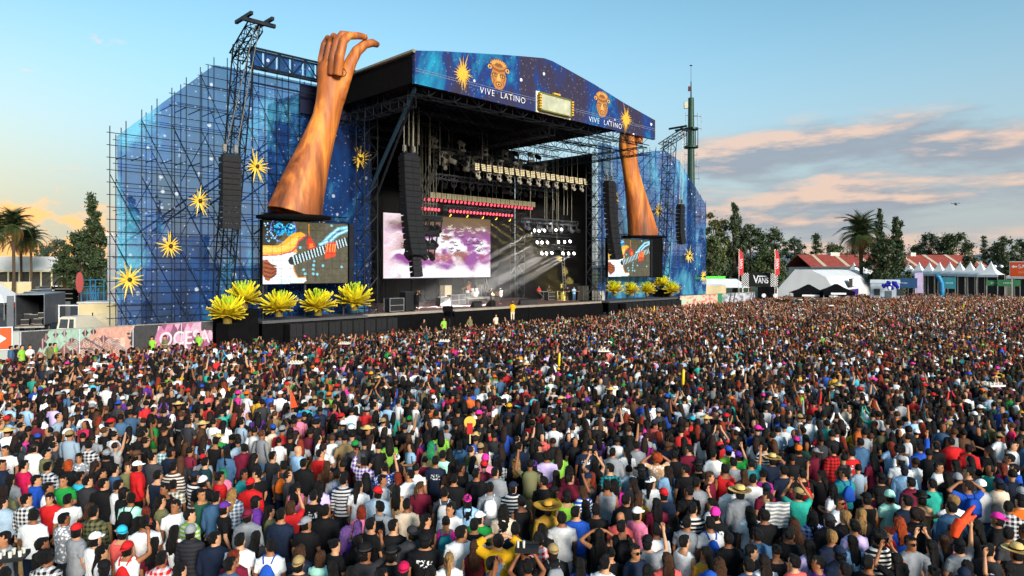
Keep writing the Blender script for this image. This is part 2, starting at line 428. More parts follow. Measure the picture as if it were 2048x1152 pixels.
def hair_mesh(k):
    key = ('hair', k)
    if key in _bod: return _bod[key]
    mb = MB()
    def skull(g=1.0, zlow=-.45, back=.02): mb.ell((0, -back, 1.635), (.083 * g, .102 * g, .098 * g), 14, 8, zlow, 1)
    if k == 's':
        skull(1.0); mb.ell((0, .035, 1.695), (.062, .062, .035), 10, 5)
        mb.rings([ringE(1.54, .066, .062, -.036, 12), ringE(1.62, .083, .085, -.03, 12)])
    elif k in 'lwo':
        skull(1.06, -.6); mb.ell((0, .045, 1.685), (.066, .055, .035), 10, 5)
        wv = 1.0 if k == 'l' else 1.3
        mb.rings([ringE(z, rx * wv, ry * wv, yo, 12) for z, rx, ry, yo in ((1.64, .086, .09, -.025), (1.55, .088, .070, -.05), (1.46, .090, .052, -.085), (1.38, .088, .042, -.120), (1.31, .074, .034, -.135), (1.25, .048, .024, -.140), (1.21, .02, .01, -.14))])
        rr = random.Random(4)
        for i in range(7 if k != 'l' else 4):
            x0 = -.07 + .14 * i / (6 if k != 'l' else 3); zz = rr.uniform(1.15, 1.27); mb.path([(x0 * 1.1, -.09, 1.52), (x0 * 1.15 + rr.uniform(-.02, .02), -.13, 1.38), (x0 * 1.1 + rr.uniform(-.03, .03), -.15, zz)], [.022, .024, .005], 6)
    elif k == 'c':      # chin-length
        skull(1.08, -.6); mb.rings([ringE(z, rx, ry, yo, 12) for z, rx, ry, yo in ((1.63, .092, .09, -.02), (1.55, .102, .078, -.035), (1.48, .10, .07, -.045), (1.45, .07, .05, -.045))]); mb.ell((0, .045, 1.685), (.07, .05, .034), 10, 5)
    elif k == 'p':      # pony tail
        skull(1.02, -.5); mb.path([(0, -.11, 1.66), (0, -.15, 1.62), (0, -.155, 1.5), (0, -.15, 1.38), (0, -.145, 1.28)], [.028, .04, .045, .035, .008], 8)
        mb.ell((0, .04, 1.69), (.064, .058, .033), 10, 5)
    elif k == 'b':      # bun
        skull(1.02, -.5); mb.ell((0, -.105, 1.70), (.048, .048, .045), 10, 6); mb.ell((0, .04, 1.69), (.064, .058, .033), 10, 5)
    elif k == 'a':      # curly
        skull(1.36, -.75, .03); mb.ell((0, .02, 1.70), (.095, .08, .06), 12, 6)
    me = remesh(mb, .015 if k != 'a' else .02, 2, .34)
    if k in 'lwcp':
        for v in me.vertices: v.co += v.normal * (.007 * math.sin(math.atan2(v.co.x, v.co.y + .06) * 13 + 2.5 * math.sin(v.co.z * 11)) + (.008 * math.sin(v.co.z * 55 + v.co.x * 40) if k == 'w' else 0))
    jitter(me, {'s': .0065, 'a': .016, 'w': .009}.get(k, .004), 3)
    me.materials.append(None); me.name = 'hair'; _bod[key] = me; return me
def hat_mesh(k):
    key = ('hat', k)
    if key in _bod: return _bod[key]
    mb = MB(); nm = 'cap'
    if k in 'ck':
        mb.ell((0, -.008, 1.645), (.093, .113, .092), 14, 6, -.05, 1)
        s_ = 1 if k == 'c' else -1; rs = []
        for i in range(9):
            t = R(-62 + i * 15.5); r1, r2 = .10, .10 + .085 * max(math.cos(t), .05)
            rs.append([(math.sin(t) * .088, s_ * math.cos(t) * r1 - .008, 1.652), (math.sin(t) * .098, s_ * math.cos(t) * r2 - .008, 1.638), (math.sin(t) * .098, s_ * math.cos(t) * r2 - .008, 1.632), (math.sin(t) * .088, s_ * math.cos(t) * r1 - .008, 1.645)])
        mb.rings(rs); mb.ell((0, -.008, 1.737), (.012, .012, .008), 6, 3)
    elif k == 'n':
        nm = 'beanie'; mb.ell((0, -.015, 1.645), (.095, .114, .108), 14, 7, -.25, 1); mb.rings([ringE(1.615, .098, .116, -.015, 14), ringE(1.65, .099, .118, -.015, 14)])
    else:
        nm = 'hat'; big = {'w': .215, 'f': .165, 'W': .28}[k]
        rs = [ringE(1.66, .094, .112, -.008, 16), ringE(1.72, .092, .108, -.008, 16), ringE(1.765, .078, .09, -.008, 16), ringE(1.775, .04, .05, -.008, 16)]
        mb.rings(rs)
        mb.rings([[(x, y, z + (.02 if k == 'W' else .012) * abs(math.cos(math.atan2(y, x))) ** 2) for x, y, z in ringE(1.665, big, big * 1.02, -.008, 20)], ringE(1.655, .09, .108, -.008, 20), ringE(1.662, .09, .108, -.008, 20), [(x, y, z + .012 + (.02 if k == 'W' else .012) * abs(math.cos(math.atan2(y, x))) ** 2) for x, y, z in ringE(1.663, big, big * 1.02, -.008, 20)]], False)
    me = mb.mesh(nm); me.polygons.foreach_set('use_smooth', [True] * len(me.polygons)); me.materials.append(None); _bod[key] = me; return me
def band_mesh():
    if 'band' in _bod: return _bod['band']
    me = MB().rings([ringE(1.672, .098, .116, -.008, 16), ringE(1.70, .097, .114, -.008, 16)], False).mesh('hat_band'); me.materials.append(None); _bod['band'] = me; return me
def pack_mesh(k):
    key = ('pack', k)
    if key in _bod: return _bod[key]
    mb = MB()
    if k == 'B':
        mb.rings([[(x, y, z) for x, y, z in ringE(zz, rx, ry, -.195, 12, 3.5)] for zz, rx, ry in ((1.03, .10, .05), (1.05, .135, .075), (1.2, .14, .085), (1.32, .13, .075), (1.40, .09, .05))])
        mb.rings([ringE(zz, .10, .03, -.285, 10, 3) for zz in (1.08, 1.2)])
    else:
        mb.rings([ringE(zz, rx, ry, -.17, 12, 2.5) for zz, rx, ry in ((1.02, .12, .045), (1.06, .145, .07), (1.2, .13, .06), (1.33, .07, .035), (1.37, .02, .015))])
    for s_ in (-1, 1): mb.path([(s_ * .06, -.15, 1.37), (s_ * .085, -.10, 1.445), (s_ * .095, -.03, 1.475), (s_ * .11, .07, 1.43), (s_ * .13, .15, 1.32)], .013, 5)
    me = mb.mesh('backpack'); me.polygons.foreach_set('use_smooth', [True] * len(me.polygons)); me.materials.append(None); _bod[key] = me; return me
def phone_mesh():
    if 'phone' in _bod: return _bod['phone']
    me = MB().bx(-.075, .075, -.006, .006, -.038, .038).mesh('phone'); me.materials.append(None); _bod['phone'] = me; return me

COLS = dict(black='121215', charcoal='2c2d31', darkgrey='3a3a3f', grey='7f8288', lightgrey='b4b5b7', white='dfe0e2', navy='182338', blue='1f4fb0', denim='3f6284', lightdenim='8fa5b8', lightblue='8db4d6', cyan='2fb3cf',
    teal='1f7f86', darkteal='173a40', turq='2aa694', mint='a5dcc9', green='1d8a3c', darkgreen='1f4a3c', lime='86c23e', olive='6a6a48', yellow='e0a818', mustard='b98a30', orange='dd6a20', peach='d9a878', coral='e2605a', red='c41f22', crimson='b8174a',
    maroon='6d1830', darkred='5a1620', pink='e07a9a', hotpink='e5309a', magenta='b02080', purple='5c2f8c', lavender='b9a8d6', beige='c9b8a2', tan='b08a64', brown='5a3c28', khaki='9c8458', darkbrown='33211a', straw='d8b672')
HAIRC = dict(k='0d0b0a', n='231612', b='472c1a', r='7a2a16', o='b0481c', y='a07a48', g='6b6862', v='6a4a8a', G='1f8a5a')
for c_ in ('lightgrey', 'lightblue', 'lightdenim', 'white', 'grey', 'beige', 'mint', 'lavender'): COLS[c_] = ''.join('%02x' % min(238, int(int(COLS[c_][i:i + 2], 16) * 1.07)) for i in (0, 2, 4))
def cloth(cn, pat=None):
    nm = 'cloth_' + cn + ('_' + pat if pat else '')
    if nm in MATS: return MATS[nm]
    if not pat: return mat(nm, COLS[cn], .85, 0, .14, 9, .25, 22, spec=.2)
    m = mat(nm, COLS[cn], .85, 0, 0, 9, .25, 22, spec=.2); t = m.node_tree; b = t.nodes['Principled BSDF']; k = t.links.new
    tc_ = [n for n in t.nodes if n.type == 'TEX_COORD'][0]; sp = t.nodes.new('ShaderNodeSeparateXYZ'); k(tc_.outputs['Object'], sp.inputs[0])
    def wave(sock, per, duty):
        a = t.nodes.new('ShaderNodeMath'); a.operation = 'MULTIPLY'; k(sock, a.inputs[0]); a.inputs[1].default_value = 1 / per
        f = t.nodes.new('ShaderNodeMath'); f.operation = 'FRACT'; k(a.outputs[0], f.inputs[0])
        g = t.nodes.new('ShaderNodeMath'); g.operation = 'LESS_THAN'; k(f.outputs[0], g.inputs[0]); g.inputs[1].default_value = duty; return g.outputs[0]
    base = hx(COLS[cn]); alt = {'plaid': hx('d8d8da'), 'dplaid': hx('101014'), 'stripe': hx('d8d6d0'), 'dstripe': hx('22202a'), 'print': hx('e2e2e2'), 'floral': hx('e6e6ea')}[pat]
    mx = t.nodes.new('ShaderNodeMix'); mx.data_type = 'RGBA'; mx.inputs[6].default_value = (*base, 1); mx.inputs[7].default_value = (*alt, 1)
    if pat in ('plaid', 'dplaid'):
        ad = t.nodes.new('ShaderNodeMath'); ad.operation = 'ADD'; k(wave(sp.outputs[0], .085, .45), ad.inputs[0]); k(wave(sp.outputs[2], .085, .45), ad.inputs[1])
        hf = t.nodes.new('ShaderNodeMath'); hf.operation = 'MULTIPLY'; k(ad.outputs[0], hf.inputs[0]); hf.inputs[1].default_value = .46; k(hf.outputs[0], mx.inputs[0])
    elif pat in ('stripe', 'dstripe'): k(wave(sp.outputs[2], .075, .45), mx.inputs[0])
    else:
        v = t.nodes.new('ShaderNodeTexVoronoi' if pat == 'floral' else 'ShaderNodeTexNoise'); v.inputs['Scale'].default_value = 16 if pat == 'floral' else 26; k(tc_.outputs['Object'], v.inputs['Vector'])
        r = t.nodes.new('ShaderNodeMapRange'); k(v.outputs[0], r.inputs[0])
        oi = t.nodes.new('ShaderNodeObjectInfo'); sc_ = t.nodes.new('ShaderNodeVectorMath'); sc_.operation = 'MULTIPLY_ADD'; k(oi.outputs['Random'], sc_.inputs[0]); sc_.inputs[1].default_value = (90, 70, 50); k(tc_.outputs['Object'], sc_.inputs[2]); k(sc_.outputs[0], v.inputs['Vector'])
        if pat == 'floral': r.inputs[1].default_value = .42; r.inputs[2].default_value = .36; k(r.outputs[0], mx.inputs[0])
        else:
            r.inputs[1].default_value = .52; r.inputs[2].default_value = .56
            bx_ = t.nodes.new('ShaderNodeMath'); bx_.operation = 'COMPARE'; k(sp.outputs[2], bx_.inputs[0]); bx_.inputs[1].default_value = 1.26; bx_.inputs[2].default_value = .065
            ax = t.nodes.new('ShaderNodeMath'); ax.operation = 'COMPARE'; k(sp.outputs[0], ax.inputs[0]); ax.inputs[1].default_value = 0; ax.inputs[2].default_value = .11
            p1 = t.nodes.new('ShaderNodeMath'); p1.operation = 'MULTIPLY'; k(bx_.outputs[0], p1.inputs[0]); k(ax.outputs[0], p1.inputs[1])
            p2_ = t.nodes.new('ShaderNodeMath'); p2_.operation = 'MULTIPLY'; k(p1.outputs[0], p2_.inputs[0]); k(r.outputs[0], p2_.inputs[1]); k(p2_.outputs[0], mx.inputs[0])
    k(mx.outputs[2], b.inputs['Base Color']); return m
SKINS = [mat('skin_%d' % i, c, .55, 0, .08, 12, spec=.35) for i, c in enumerate(('b98562', 'a8724e', '94603f', 'c4916f', '855234'))]
def hairm(c):
    nm = 'hair_' + c
    if nm in MATS: return MATS[nm]
    m = mat(nm, HAIRC[c], .55, 0, .6, 9, .7, 30, spec=.28)
    t = m.node_tree; tcn = [n for n in t.nodes if n.type == 'TEX_COORD'][0]; mp = t.nodes.new('ShaderNodeMapping'); mp.inputs['Scale'].default_value = (7, 7, .8)
    t.links.new(tcn.outputs['Object'], mp.inputs[0])
    for n in [n for n in t.nodes if n.type == 'TEX_NOISE']: t.links.new(mp.outputs[0], n.inputs['Vector'])
    return m
def part(nm, me, m, parent, loc=None, rz=0.0):
    o = bpy.data.objects.new(nm, me); col.objects.link(o); o.parent = parent
    o.material_slots[0].link = 'OBJECT'; o.material_slots[0].material = m
    if loc is not None: o.location = loc
    o.rotation_euler = (0, 0, rz); return o
def person(loc, rz, label, top='t', tc='black', pat=None, hair='s', hc='k', hat=None, hatc='black', pose='r', skin=0, legc='navy', height=1.715, yaw=0, bag=None, bagc='black', phone=False, shades=False, group=None, wide=1.0):
    o = bpy.data.objects.new('person', body_mesh(pose, yaw)); col.objects.link(o)
    o.material_slots[0].link = 'OBJECT'; o.material_slots[0].material = SKINS[skin]
    o.location = loc; o.rotation_euler = (0, 0, rz); s_ = height / 1.715; o.scale = (s_ * wide, s_ * wide, s_)
    tag(o, label, 'person', group)
    part({'t': 't_shirt', 'j': 'jacket', 'v': 'tank_top'}[top], top_mesh(top, pose), cloth(tc, pat), o)
    part('trousers', legs_mesh(), cloth(legc), o)
    y = R(yaw)
    if hair and not (hat and hair == 's'): part('hair', hair_mesh(hair), hairm(hc), o, None, y)
    elif hair: h_ = part('hair', hair_mesh('s'), hairm(hc), o, (0, 0, -.03), y); h_.scale = (.97, .97, .99)
    if hat:
        hm = hat_mesh(hat); h_ = part(hm.name.split('.')[0], hm, cloth(hatc), o, None, y)
        if hat in 'wfW': part('hat_band', band_mesh(), cloth('black' if hat != 'f' else 'charcoal'), h_)
    part('eyes', face_mesh(), mat('eye_dark', '1a100c', .4, 0, 0), o, None, y)
    if shades: part('sunglasses', shades_mesh(), mat('lens_black', '0a0a0c', .15, 0, 0), o, None, y)
    if bag: part('backpack', pack_mesh(bag), cloth(bagc), o)
    if phone and pose in 'uwUf':
        arm = POSES[pose][1 if pose == 'w' else 0]; w_ = Vector(arm[1]); h_ = Vector(arm[2]).normalized(); sd_ = -1 if pose == 'w' else 1
        q = w_ + h_ * .13
        part('phone', phone_mesh(), mat('phone_black', '0c0d10', .25, 0, 0), o, (0 if pose == 'U' else q.x * sd_, q.y + .02, q.z))
    return o

# ------------------------------------------------------------------ terrain
def grid_sheet(name, x0, x1, y0, y1, z, m, n=1):
    me = bpy.data.meshes.new(name); me.from_pydata([(x0, y0, z), (x1, y0, z), (x1, y1, z), (x0, y1, z)], [], [(0, 1, 2, 3)])
    return struct(obj_from(name, me, m))
grid_sheet('ground', -5000, 5000, -200, 8000, 0, mat('asphalt', (.045, .046, .05), .85, 0, .35, .25, .3, 6))
grid_sheet('dry_lawn', -400, 500, 160, 900, .004, mat('dry_grass', (.075, .085, .03), .95, 0, .5, .2, .4, 3))
hb = MB(); hp = []
for i in range(61):
    x = -4200 + i * 140; h = 70 + 35 * math.sin(i * .33) + 25 * math.sin(i * .81 + 1) + (50 if i > 44 else 0)
    hp.append((x, h))
hb.rings([[(x, 5200, -5) for x, h in hp], [(x, 5600, h * .55) for x, h in hp], [(x, 6000, h) for x, h in hp], [(x, 6800, -5) for x, h in hp]], False, False)
struct(hb.build('hills', mat('hazed_scrub', (.10, .14, .17), .95, 0, .2, .004), None, True))  # blue-grey distance haze is put into the scrub's base colour

# ------------------------------------------------------------------ printed night-sky cloth
def galaxy(name, clear, base, mid, bright, seed, sc=.16, ramp=(.36, .52, .66)):
    if name in MATS: return MATS[name]
    m = bpy.data.materials.new(name); m.use_nodes = True; t = m.node_tree; b = t.nodes['Principled BSDF']
    k = t.links.new
    def nn(ty, **kw):
        n = t.nodes.new(ty)
        for a, v in kw.items(): setattr(n, a, v)
        return n
    tc_ = nn('ShaderNodeTexCoord'); mp = nn('ShaderNodeMapping'); k(tc_.outputs['Object'], mp.inputs[0])
    mp.inputs['Location'].default_value = (seed, 0, seed * .7); mp.inputs['Rotation'].default_value = (0, R(18), 0); mp.inputs['Scale'].default_value = (1.25, 1, .62)
    n1_ = nn('ShaderNodeTexNoise'); n1_.inputs['Scale'].default_value = sc; n1_.inputs['Detail'].default_value = 7; n1_.inputs['Roughness'].default_value = .6; n1_.inputs['Distortion'].default_value = .6
    k(mp.outputs[0], n1_.inputs['Vector'])
    cr = nn('ShaderNodeValToRGB'); k(n1_.outputs[0], cr.inputs[0]); e = cr.color_ramp.elements
    e[0].position = ramp[0]; e[0].color = (*base, 1); e[1].position = ramp[1]; e[1].color = (*mid, 1); q = e.new(ramp[2]); q.color = (*bright, 1)
    sc_ = nn('ShaderNodeTexVoronoi'); sc_.inputs['Scale'].default_value = .95; k(tc_.outputs['Object'], sc_.inputs['Vector'])
    st = nn('ShaderNodeMapRange'); st.inputs[1].default_value = .17; st.inputs[2].default_value = .11; k(sc_.outputs['Distance'], st.inputs[0])
    wn = nn('ShaderNodeSeparateColor'); k(sc_.outputs['Color'], wn.inputs[0])
    gt = nn('ShaderNodeMath', operation='GREATER_THAN'); k(wn.outputs[0], gt.inputs[0]); gt.inputs[1].default_value = .4 if clear else .66
    mu = nn('ShaderNodeMath', operation='MULTIPLY'); k(st.outputs[0], mu.inputs[0]); k(gt.outputs[0], mu.inputs[1])
    sc2 = nn('ShaderNodeTexVoronoi'); sc2.inputs['Scale'].default_value = 2.6; k(tc_.outputs['Object'], sc2.inputs['Vector'])
    st2 = nn('ShaderNodeMapRange'); st2.inputs[1].default_value = .20; st2.inputs[2].default_value = .12; k(sc2.outputs['Distance'], st2.inputs[0])
    ms2 = nn('ShaderNodeMath', operation='MULTIPLY'); k(st2.outputs[0], ms2.inputs[0]); ms2.inputs[1].default_value = .5 if clear else .12
    mx = nn('ShaderNodeMath', operation='MAXIMUM'); k(mu.outputs[0], mx.inputs[0]); k(ms2.outputs[0], mx.inputs[1])
    mxr = nn('ShaderNodeMix', data_type='RGBA'); k(mx.outputs[0], mxr.inputs[0]); k(cr.outputs[0], mxr.inputs[6]); mxr.inputs[7].default_value = (.78, .84, .92, 1)
    k(mxr.outputs[2], b.inputs['Base Color']); b.inputs['Roughness'].default_value = .8; b.inputs['Specular IOR Level'].default_value = .2
    bn = nn('ShaderNodeTexNoise'); bn.inputs['Scale'].default_value = .8; bn.inputs['Detail'].default_value = 3; k(mp.outputs[0], bn.inputs['Vector'])
    bu = nn('ShaderNodeBump'); bu.inputs['Strength'].default_value = .55; bu.inputs['Distance'].default_value = .35; k(bn.outputs[0], bu.inputs['Height']); k(bu.outputs[0], b.inputs['Normal'])
    if clear:
        tr = nn('ShaderNodeBsdfTransparent'); ms = nn('ShaderNodeMixShader'); tl = nn('ShaderNodeBsdfTranslucent'); m2 = nn('ShaderNodeMixShader')
        k(mxr.outputs[2], tl.inputs['Color']); m2.inputs[0].default_value = .35; k(b.outputs[0], m2.inputs[1]); k(tl.outputs[0], m2.inputs[2])
        ms.inputs[0].default_value = 1 - clear; k(tr.outputs[0], ms.inputs[1]); k(m2.outputs[0], ms.inputs[2])
        tr.inputs[0].default_value = (.62, .78, .98, 1)
        k(ms.outputs[0], t.nodes['Material Output'].inputs[0])
    MATS[name] = m; return m
GAL = galaxy('night_sky_mesh', .36, (.014, .023, .082), (.010, .075, .31), (.13, .60, .85), 3.0, .2)
GAL2 = galaxy('night_sky_print', 0, (.030, .025, .055), (.008, .035, .17), (.012, .30, .45), 11.0, .16, (.44, .52, .66))

# ------------------------------------------------------------------ the stage
stage = sthing('concert_stage', 'big open-air concert stage with dark interior and star-printed arched roof front', 'stage', 0, 0)
deck = MB().bx(-1.6, 31, 0, 15, 1.9, 2.2).build('deck', mat('stage_floor', '6b5552', .55, 0, .3, .6, .2, 8), stage)
MB().bx(-1.6, 31, -.12, -.02, 2.02, 2.235).build('deck_edge', mat('deck_trim', '8d8478', .6), stage)
nsk = 13
skirtme = MB().bx(-1.25, 1.25, -.05, .05, 0, 2.0).mesh('skirt_panel')
for i in range(nsk):
    o = obj_from('skirt_panel', skirtme, BLACK, stage); o.location = (-.35 + i * 2.53, -.06 + .02 * (i % 2), 0)

# roof: fascia outline measured on the plane b = -8
FB = -8.0
top_px = [(827, 101.7), (880, 103), (942, 106.6), (1000, 110), (1040, 113), (1086, 117), (1103, 123), (1125, 135), (1186, 169), (1247, 207), (1308, 241)]
tops = [pb(x, y, FB) for x, y in top_px]
bot = [pb(826, 172, FB), pb(1306, 276, FB)]
zb = (bot[0][1] + bot[1][1]) / 2
a0, a1 = tops[0][0], tops[-1][0]
prof = [(a, z) for a, z in tops]
fas = MB()
fas.rings([[(a, FB - .15, z) for a, z in prof] + [(a1, FB - .15, zb), (a0, FB - .15, zb)], [(a, FB + .15, z) for a, z in prof] + [(a1, FB + .15, zb), (a0, FB + .15, zb)]])
fascia = fas.build('roof_fascia', GAL2, stage)
rf = MB()
low = [(a, z - .35) for a, z in prof]
rf.rings([[(a, FB + .2, z - .04) for a, z in prof] + [(a, FB + .2, z - .4) for a, z in reversed(prof)], [(a, 16.5, z - .04) for a, z in prof] + [(a, 16.5, z - .4) for a, z in reversed(prof)]])
roof = rf.build('roof', mat('roof_tarp', '15161a', .8), stage)
gut = MB()
gut.tube((a0 - .1, FB - .2, tops[0][1] - .05), (a0 - .1, 16, tops[0][1] - .05), .16, 6)
gut.build('eave_tube', mat('eave_steel', '8a8576', .5, .3), roof)
for nm, (x0, x1, y0, y1) in (('side_cloth', (a0, a0 + .15, FB + .3, 16)),):
    MB().bx(x0, x1, y0, y1, zb + .1, tops[0][1] - .3).build(nm, BLACK, roof)
pin = [(a, z - .45) for a, z in prof]
MB().rings([[(a, 15.0, z) for a, z in [(-2.6, 0), (-2.6, pin[0][1])] + pin[1:-1] + [(31.6, pin[-1][1]), (31.6, 0)]], [(a, 15.2, z) for a, z in [(-2.6, 0), (-2.6, pin[0][1])] + pin[1:-1] + [(31.6, pin[-1][1]), (31.6, 0)]]]).build('back_wall', BLACK, stage)
MB().bx(-2.9, -2.6, 3.3, 14.9, 0, pin[0][1]).build('side_wall', BLACK, stage)
MB().bx(31.62, 31.9, 2.0, 14.9, 0, zb - .1).build('side_wall', BLACK, stage)
# trim lines printed along the fascia
for dz in (.95, 1.13):
    MB().bx(a0 + .05, a1 - .05, FB - .17, FB - .152, zb + dz, zb + dz + .03).build('trim_line', mat('print_dim', '7d7e92', .7), fascia)
def fz(a, dz): return (a, FB - .2, zb + dz)
def fpos(x, y): return pb(x, y, FB - .2)
GOLD = mat('print_gold', 'd9a531', .6, 0, .2, 8)
WHITE = mat('print_white', 'e6e8ee', .7, 0, .05)
for (xa, ya, hgt, sp) in ((996, 189, .74, 1.2), (1204, 244, .74, 1.2)):
    a, z = fpos(xa, ya)
    text('lettering', 'VIVE', hgt, WHITE, fascia, (a - .35, FB - .17, z), .006, 'RIGHT', 1.0, sp, -.012)
    text('lettering', 'LATINO', hgt, WHITE, fascia, (a + .3, FB - .17, z), .006, 'LEFT', 1.0, sp, -.012)
def emblem(a, z, w, h):
    C = Canvas(56, 76); C.al[:] = False
    g1, g2, g3, g4 = 'a8703a', '7d4a24', 'c99a55', '4d2c16'
    C.poly([(.22, .38), (.78, .38), (.86, .6), (.80, .82), (.66, .98), (.5, 1.0), (.34, .98), (.2, .82), (.14, .6)], g1)      # face
    C.ell(.5, .22, .40, .21, g2); C.ell(.5, .20, .33, .15, g1); C.ell(.5, .19, .2, .09, g2)
    for i in range(11):
        t = math.pi * (.08 + .84 * i / 10); C.line([(.5 - .2 * math.cos(t), .22 - .09 * math.sin(t)), (.5 - .38 * math.cos(t), .24 - .2 * math.sin(t))], .012, g3)
    for sx in (-1, 1):
        C.ell(.5 + sx * .41, .33, .09, .07, g3); C.ell(.5 + sx * .41, .33, .045, .035, g4)
        C.ell(.5 + sx * .18, .56, .13, .055, g4); C.ell(.5 + sx * .18, .56, .085, .035, g3); C.ell(.5 + sx * .18, .56, .04, .026, g4)
        C.line([(.5 + sx * .04, .52), (.5 + sx * .2, .47), (.5 + sx * .34, .54)], .012, g2)
        C.line([(.5 + sx * .3, .62), (.5 + sx * .2, .74), (.5 + sx * .26, .88)], .014, g2)
    C.poly([(.46, .5), (.54, .5), (.6, .72), (.4, .72)], g3); C.ell(.5, .84, .15, .09, g2); C.ell(.5, .84, .09, .055, g3); C.ell(.5, .84, .05, .03, g4)
    C.build('emblem', attr_mat('print_colours'), fascia, lambda u, v: (a + (u - .5) * w, FB - .165, z + (.5 - v) * h))
a, z = fpos(998, 148); emblem(a, z, 2.5, 2.55)
a, z = fpos(1205, 208); emblem(a, z, 2.5, 2.55)
def print_star(a, z, r, seed):
    rr = random.Random(seed); mb = MB()
    for i in range(40):
        t = 2 * math.pi * i / 40 + rr.uniform(-.05, .05); q = r * rr.uniform(.45, 1.0) * (1.35 if abs(math.sin(t)) > .93 else .85); wd = r * .055
        c, s_ = math.cos(t), math.sin(t); y = FB - .17 - .0012 * (i % 5)
        mb.add([(a - s_ * wd, y, z + c * wd), (a + s_ * wd, y, z - c * wd), (a + c * q, y, z + s_ * q)], [(0, 1, 2)])
    mb.ell((a, FB - .16, z), (r * .16, .03, r * .16), 10, 4)
    mb.build('printed_star', GOLD, fascia)
a, z = fpos(926, 146); print_star(a, z, 1.45, 1)
a, z = fpos(1253, 238); print_star(a, z, 1.45, 2)
# framed plaque on the fascia
pa, pz = pb(1112, 210, FB - .5)
pl = sthing('light_plaque', 'pale rectangular plaque in a gilt frame fixed to the roof front', 'sign', pa, FB - .42, pz)
MB().bx(-2.0, 2.0, -.12, .2, -.72, .72).build('panel', mat('plaque_face', 'a9ab92', .6, 0, .25, 1.2), pl)
fr = MB()
for zz in (-.76, .76): fr.bx(-2.1, 2.1, -.18, .19, zz - .055, zz + .055)
for xx in (-2.05, 2.05): fr.bx(xx - .055, xx + .055, -.175, .185, -.70, .70)
fr.build('frame', mat('gilt', '6e6a24', .5, .2), pl)
kn = MB().bx(-.12, .12, -.1, .1, -.07, .07).mesh('frame_knob')
for sx in (-2.2, 2.2):
    for i in range(6):
        o = obj_from('frame_knob', kn, GOLD, pl); o.location = (sx, -.16, -.6 + i * .24)
MB().bx(-.45, .45, -.24, -.05, .88, 1.02).build('crest', GOLD, pl)
MB().bx(-2.35, 2.35, .2, .26, -.95, .95).build('backing_board', mat('cream_board', 'd8cfb4', .6), pl)

# towers and trusses of the roof
def tower(a, b, h, w=1.3):
    o = lattice(MB(), (a, b, 0), (a, b, h), w, int(h / 1.3), .055).build('tower', STEEL, stage); return o
for a, b in ((-.6, .7), (-.6, 13.5), (30.6, .7), (30.6, 13.5)): tower(a, b, zb)
MB().path([(-.6, .1, 13.0), (a0 + .6, FB + .6, zb - .1)], .16, 6).build('strut', mat('blue_steel', '2c4658', .5, .5), stage)
MB().path([(-.2, .1, 12.0), (-.2, FB + 2.5, zb - .2)], .1, 6).build('strut', STEEL, stage)
for b in (FB + .8, -3.0, .7, 5, 9.5, 13.8):
    lattice(MB(), (a0 + .4, b, zb - .15), (a1 - .4, b, zb - .15), .9, 24, .05).build('roof_truss', STEEL, stage)
for a in (a0 + .5, 14.5, a1 - .4):
    lattice(MB(), (a, FB + .9, zb - 1.1), (a, 14, zb - 1.1), .8, 18, .05).build('roof_truss', STEEL, stage)
for i in range(16):    # black drapes closing the loft
    MB().bx(a0 + .4 + i * 2.0, a0 + 2.3 + i * 2.0, 14.55 + .06 * (i % 2), 14.75 + .06 * (i % 2), 2.2, zb + .6).build('drape', BLACK, stage)
# hanging chains
ch = MB().tube((0, 0, 0), (0, 0, 1), .035, 4).mesh('hoist_chain')
CH_M = mat('chain_steel', '8f8b7c', .4, .7)
for xa, yt, yb, b in ((808, 178, 292, -3.4), (818, 178, 292, -3.4), (826, 178, 292, -2.2), (838, 175, 290, -2.4), (860, 222, 330, 0), (880, 222, 330, 1), (965, 240, 320, 1.2), (1038, 255, 330, 1.2), (1090, 260, 345, 1.5), (1155, 280, 360, 2), (1128, 285, 430, 5), (1135, 285, 430, 5), (1150, 285, 430, 5), (1108, 270, 420, 6)):
    a, z0 = pb(xa, yb, b); o = obj_from('hoist_chain', ch, CH_M, stage); o.location = (a, b, z0); o.scale = (1, 1, max(zb - z0, 1))

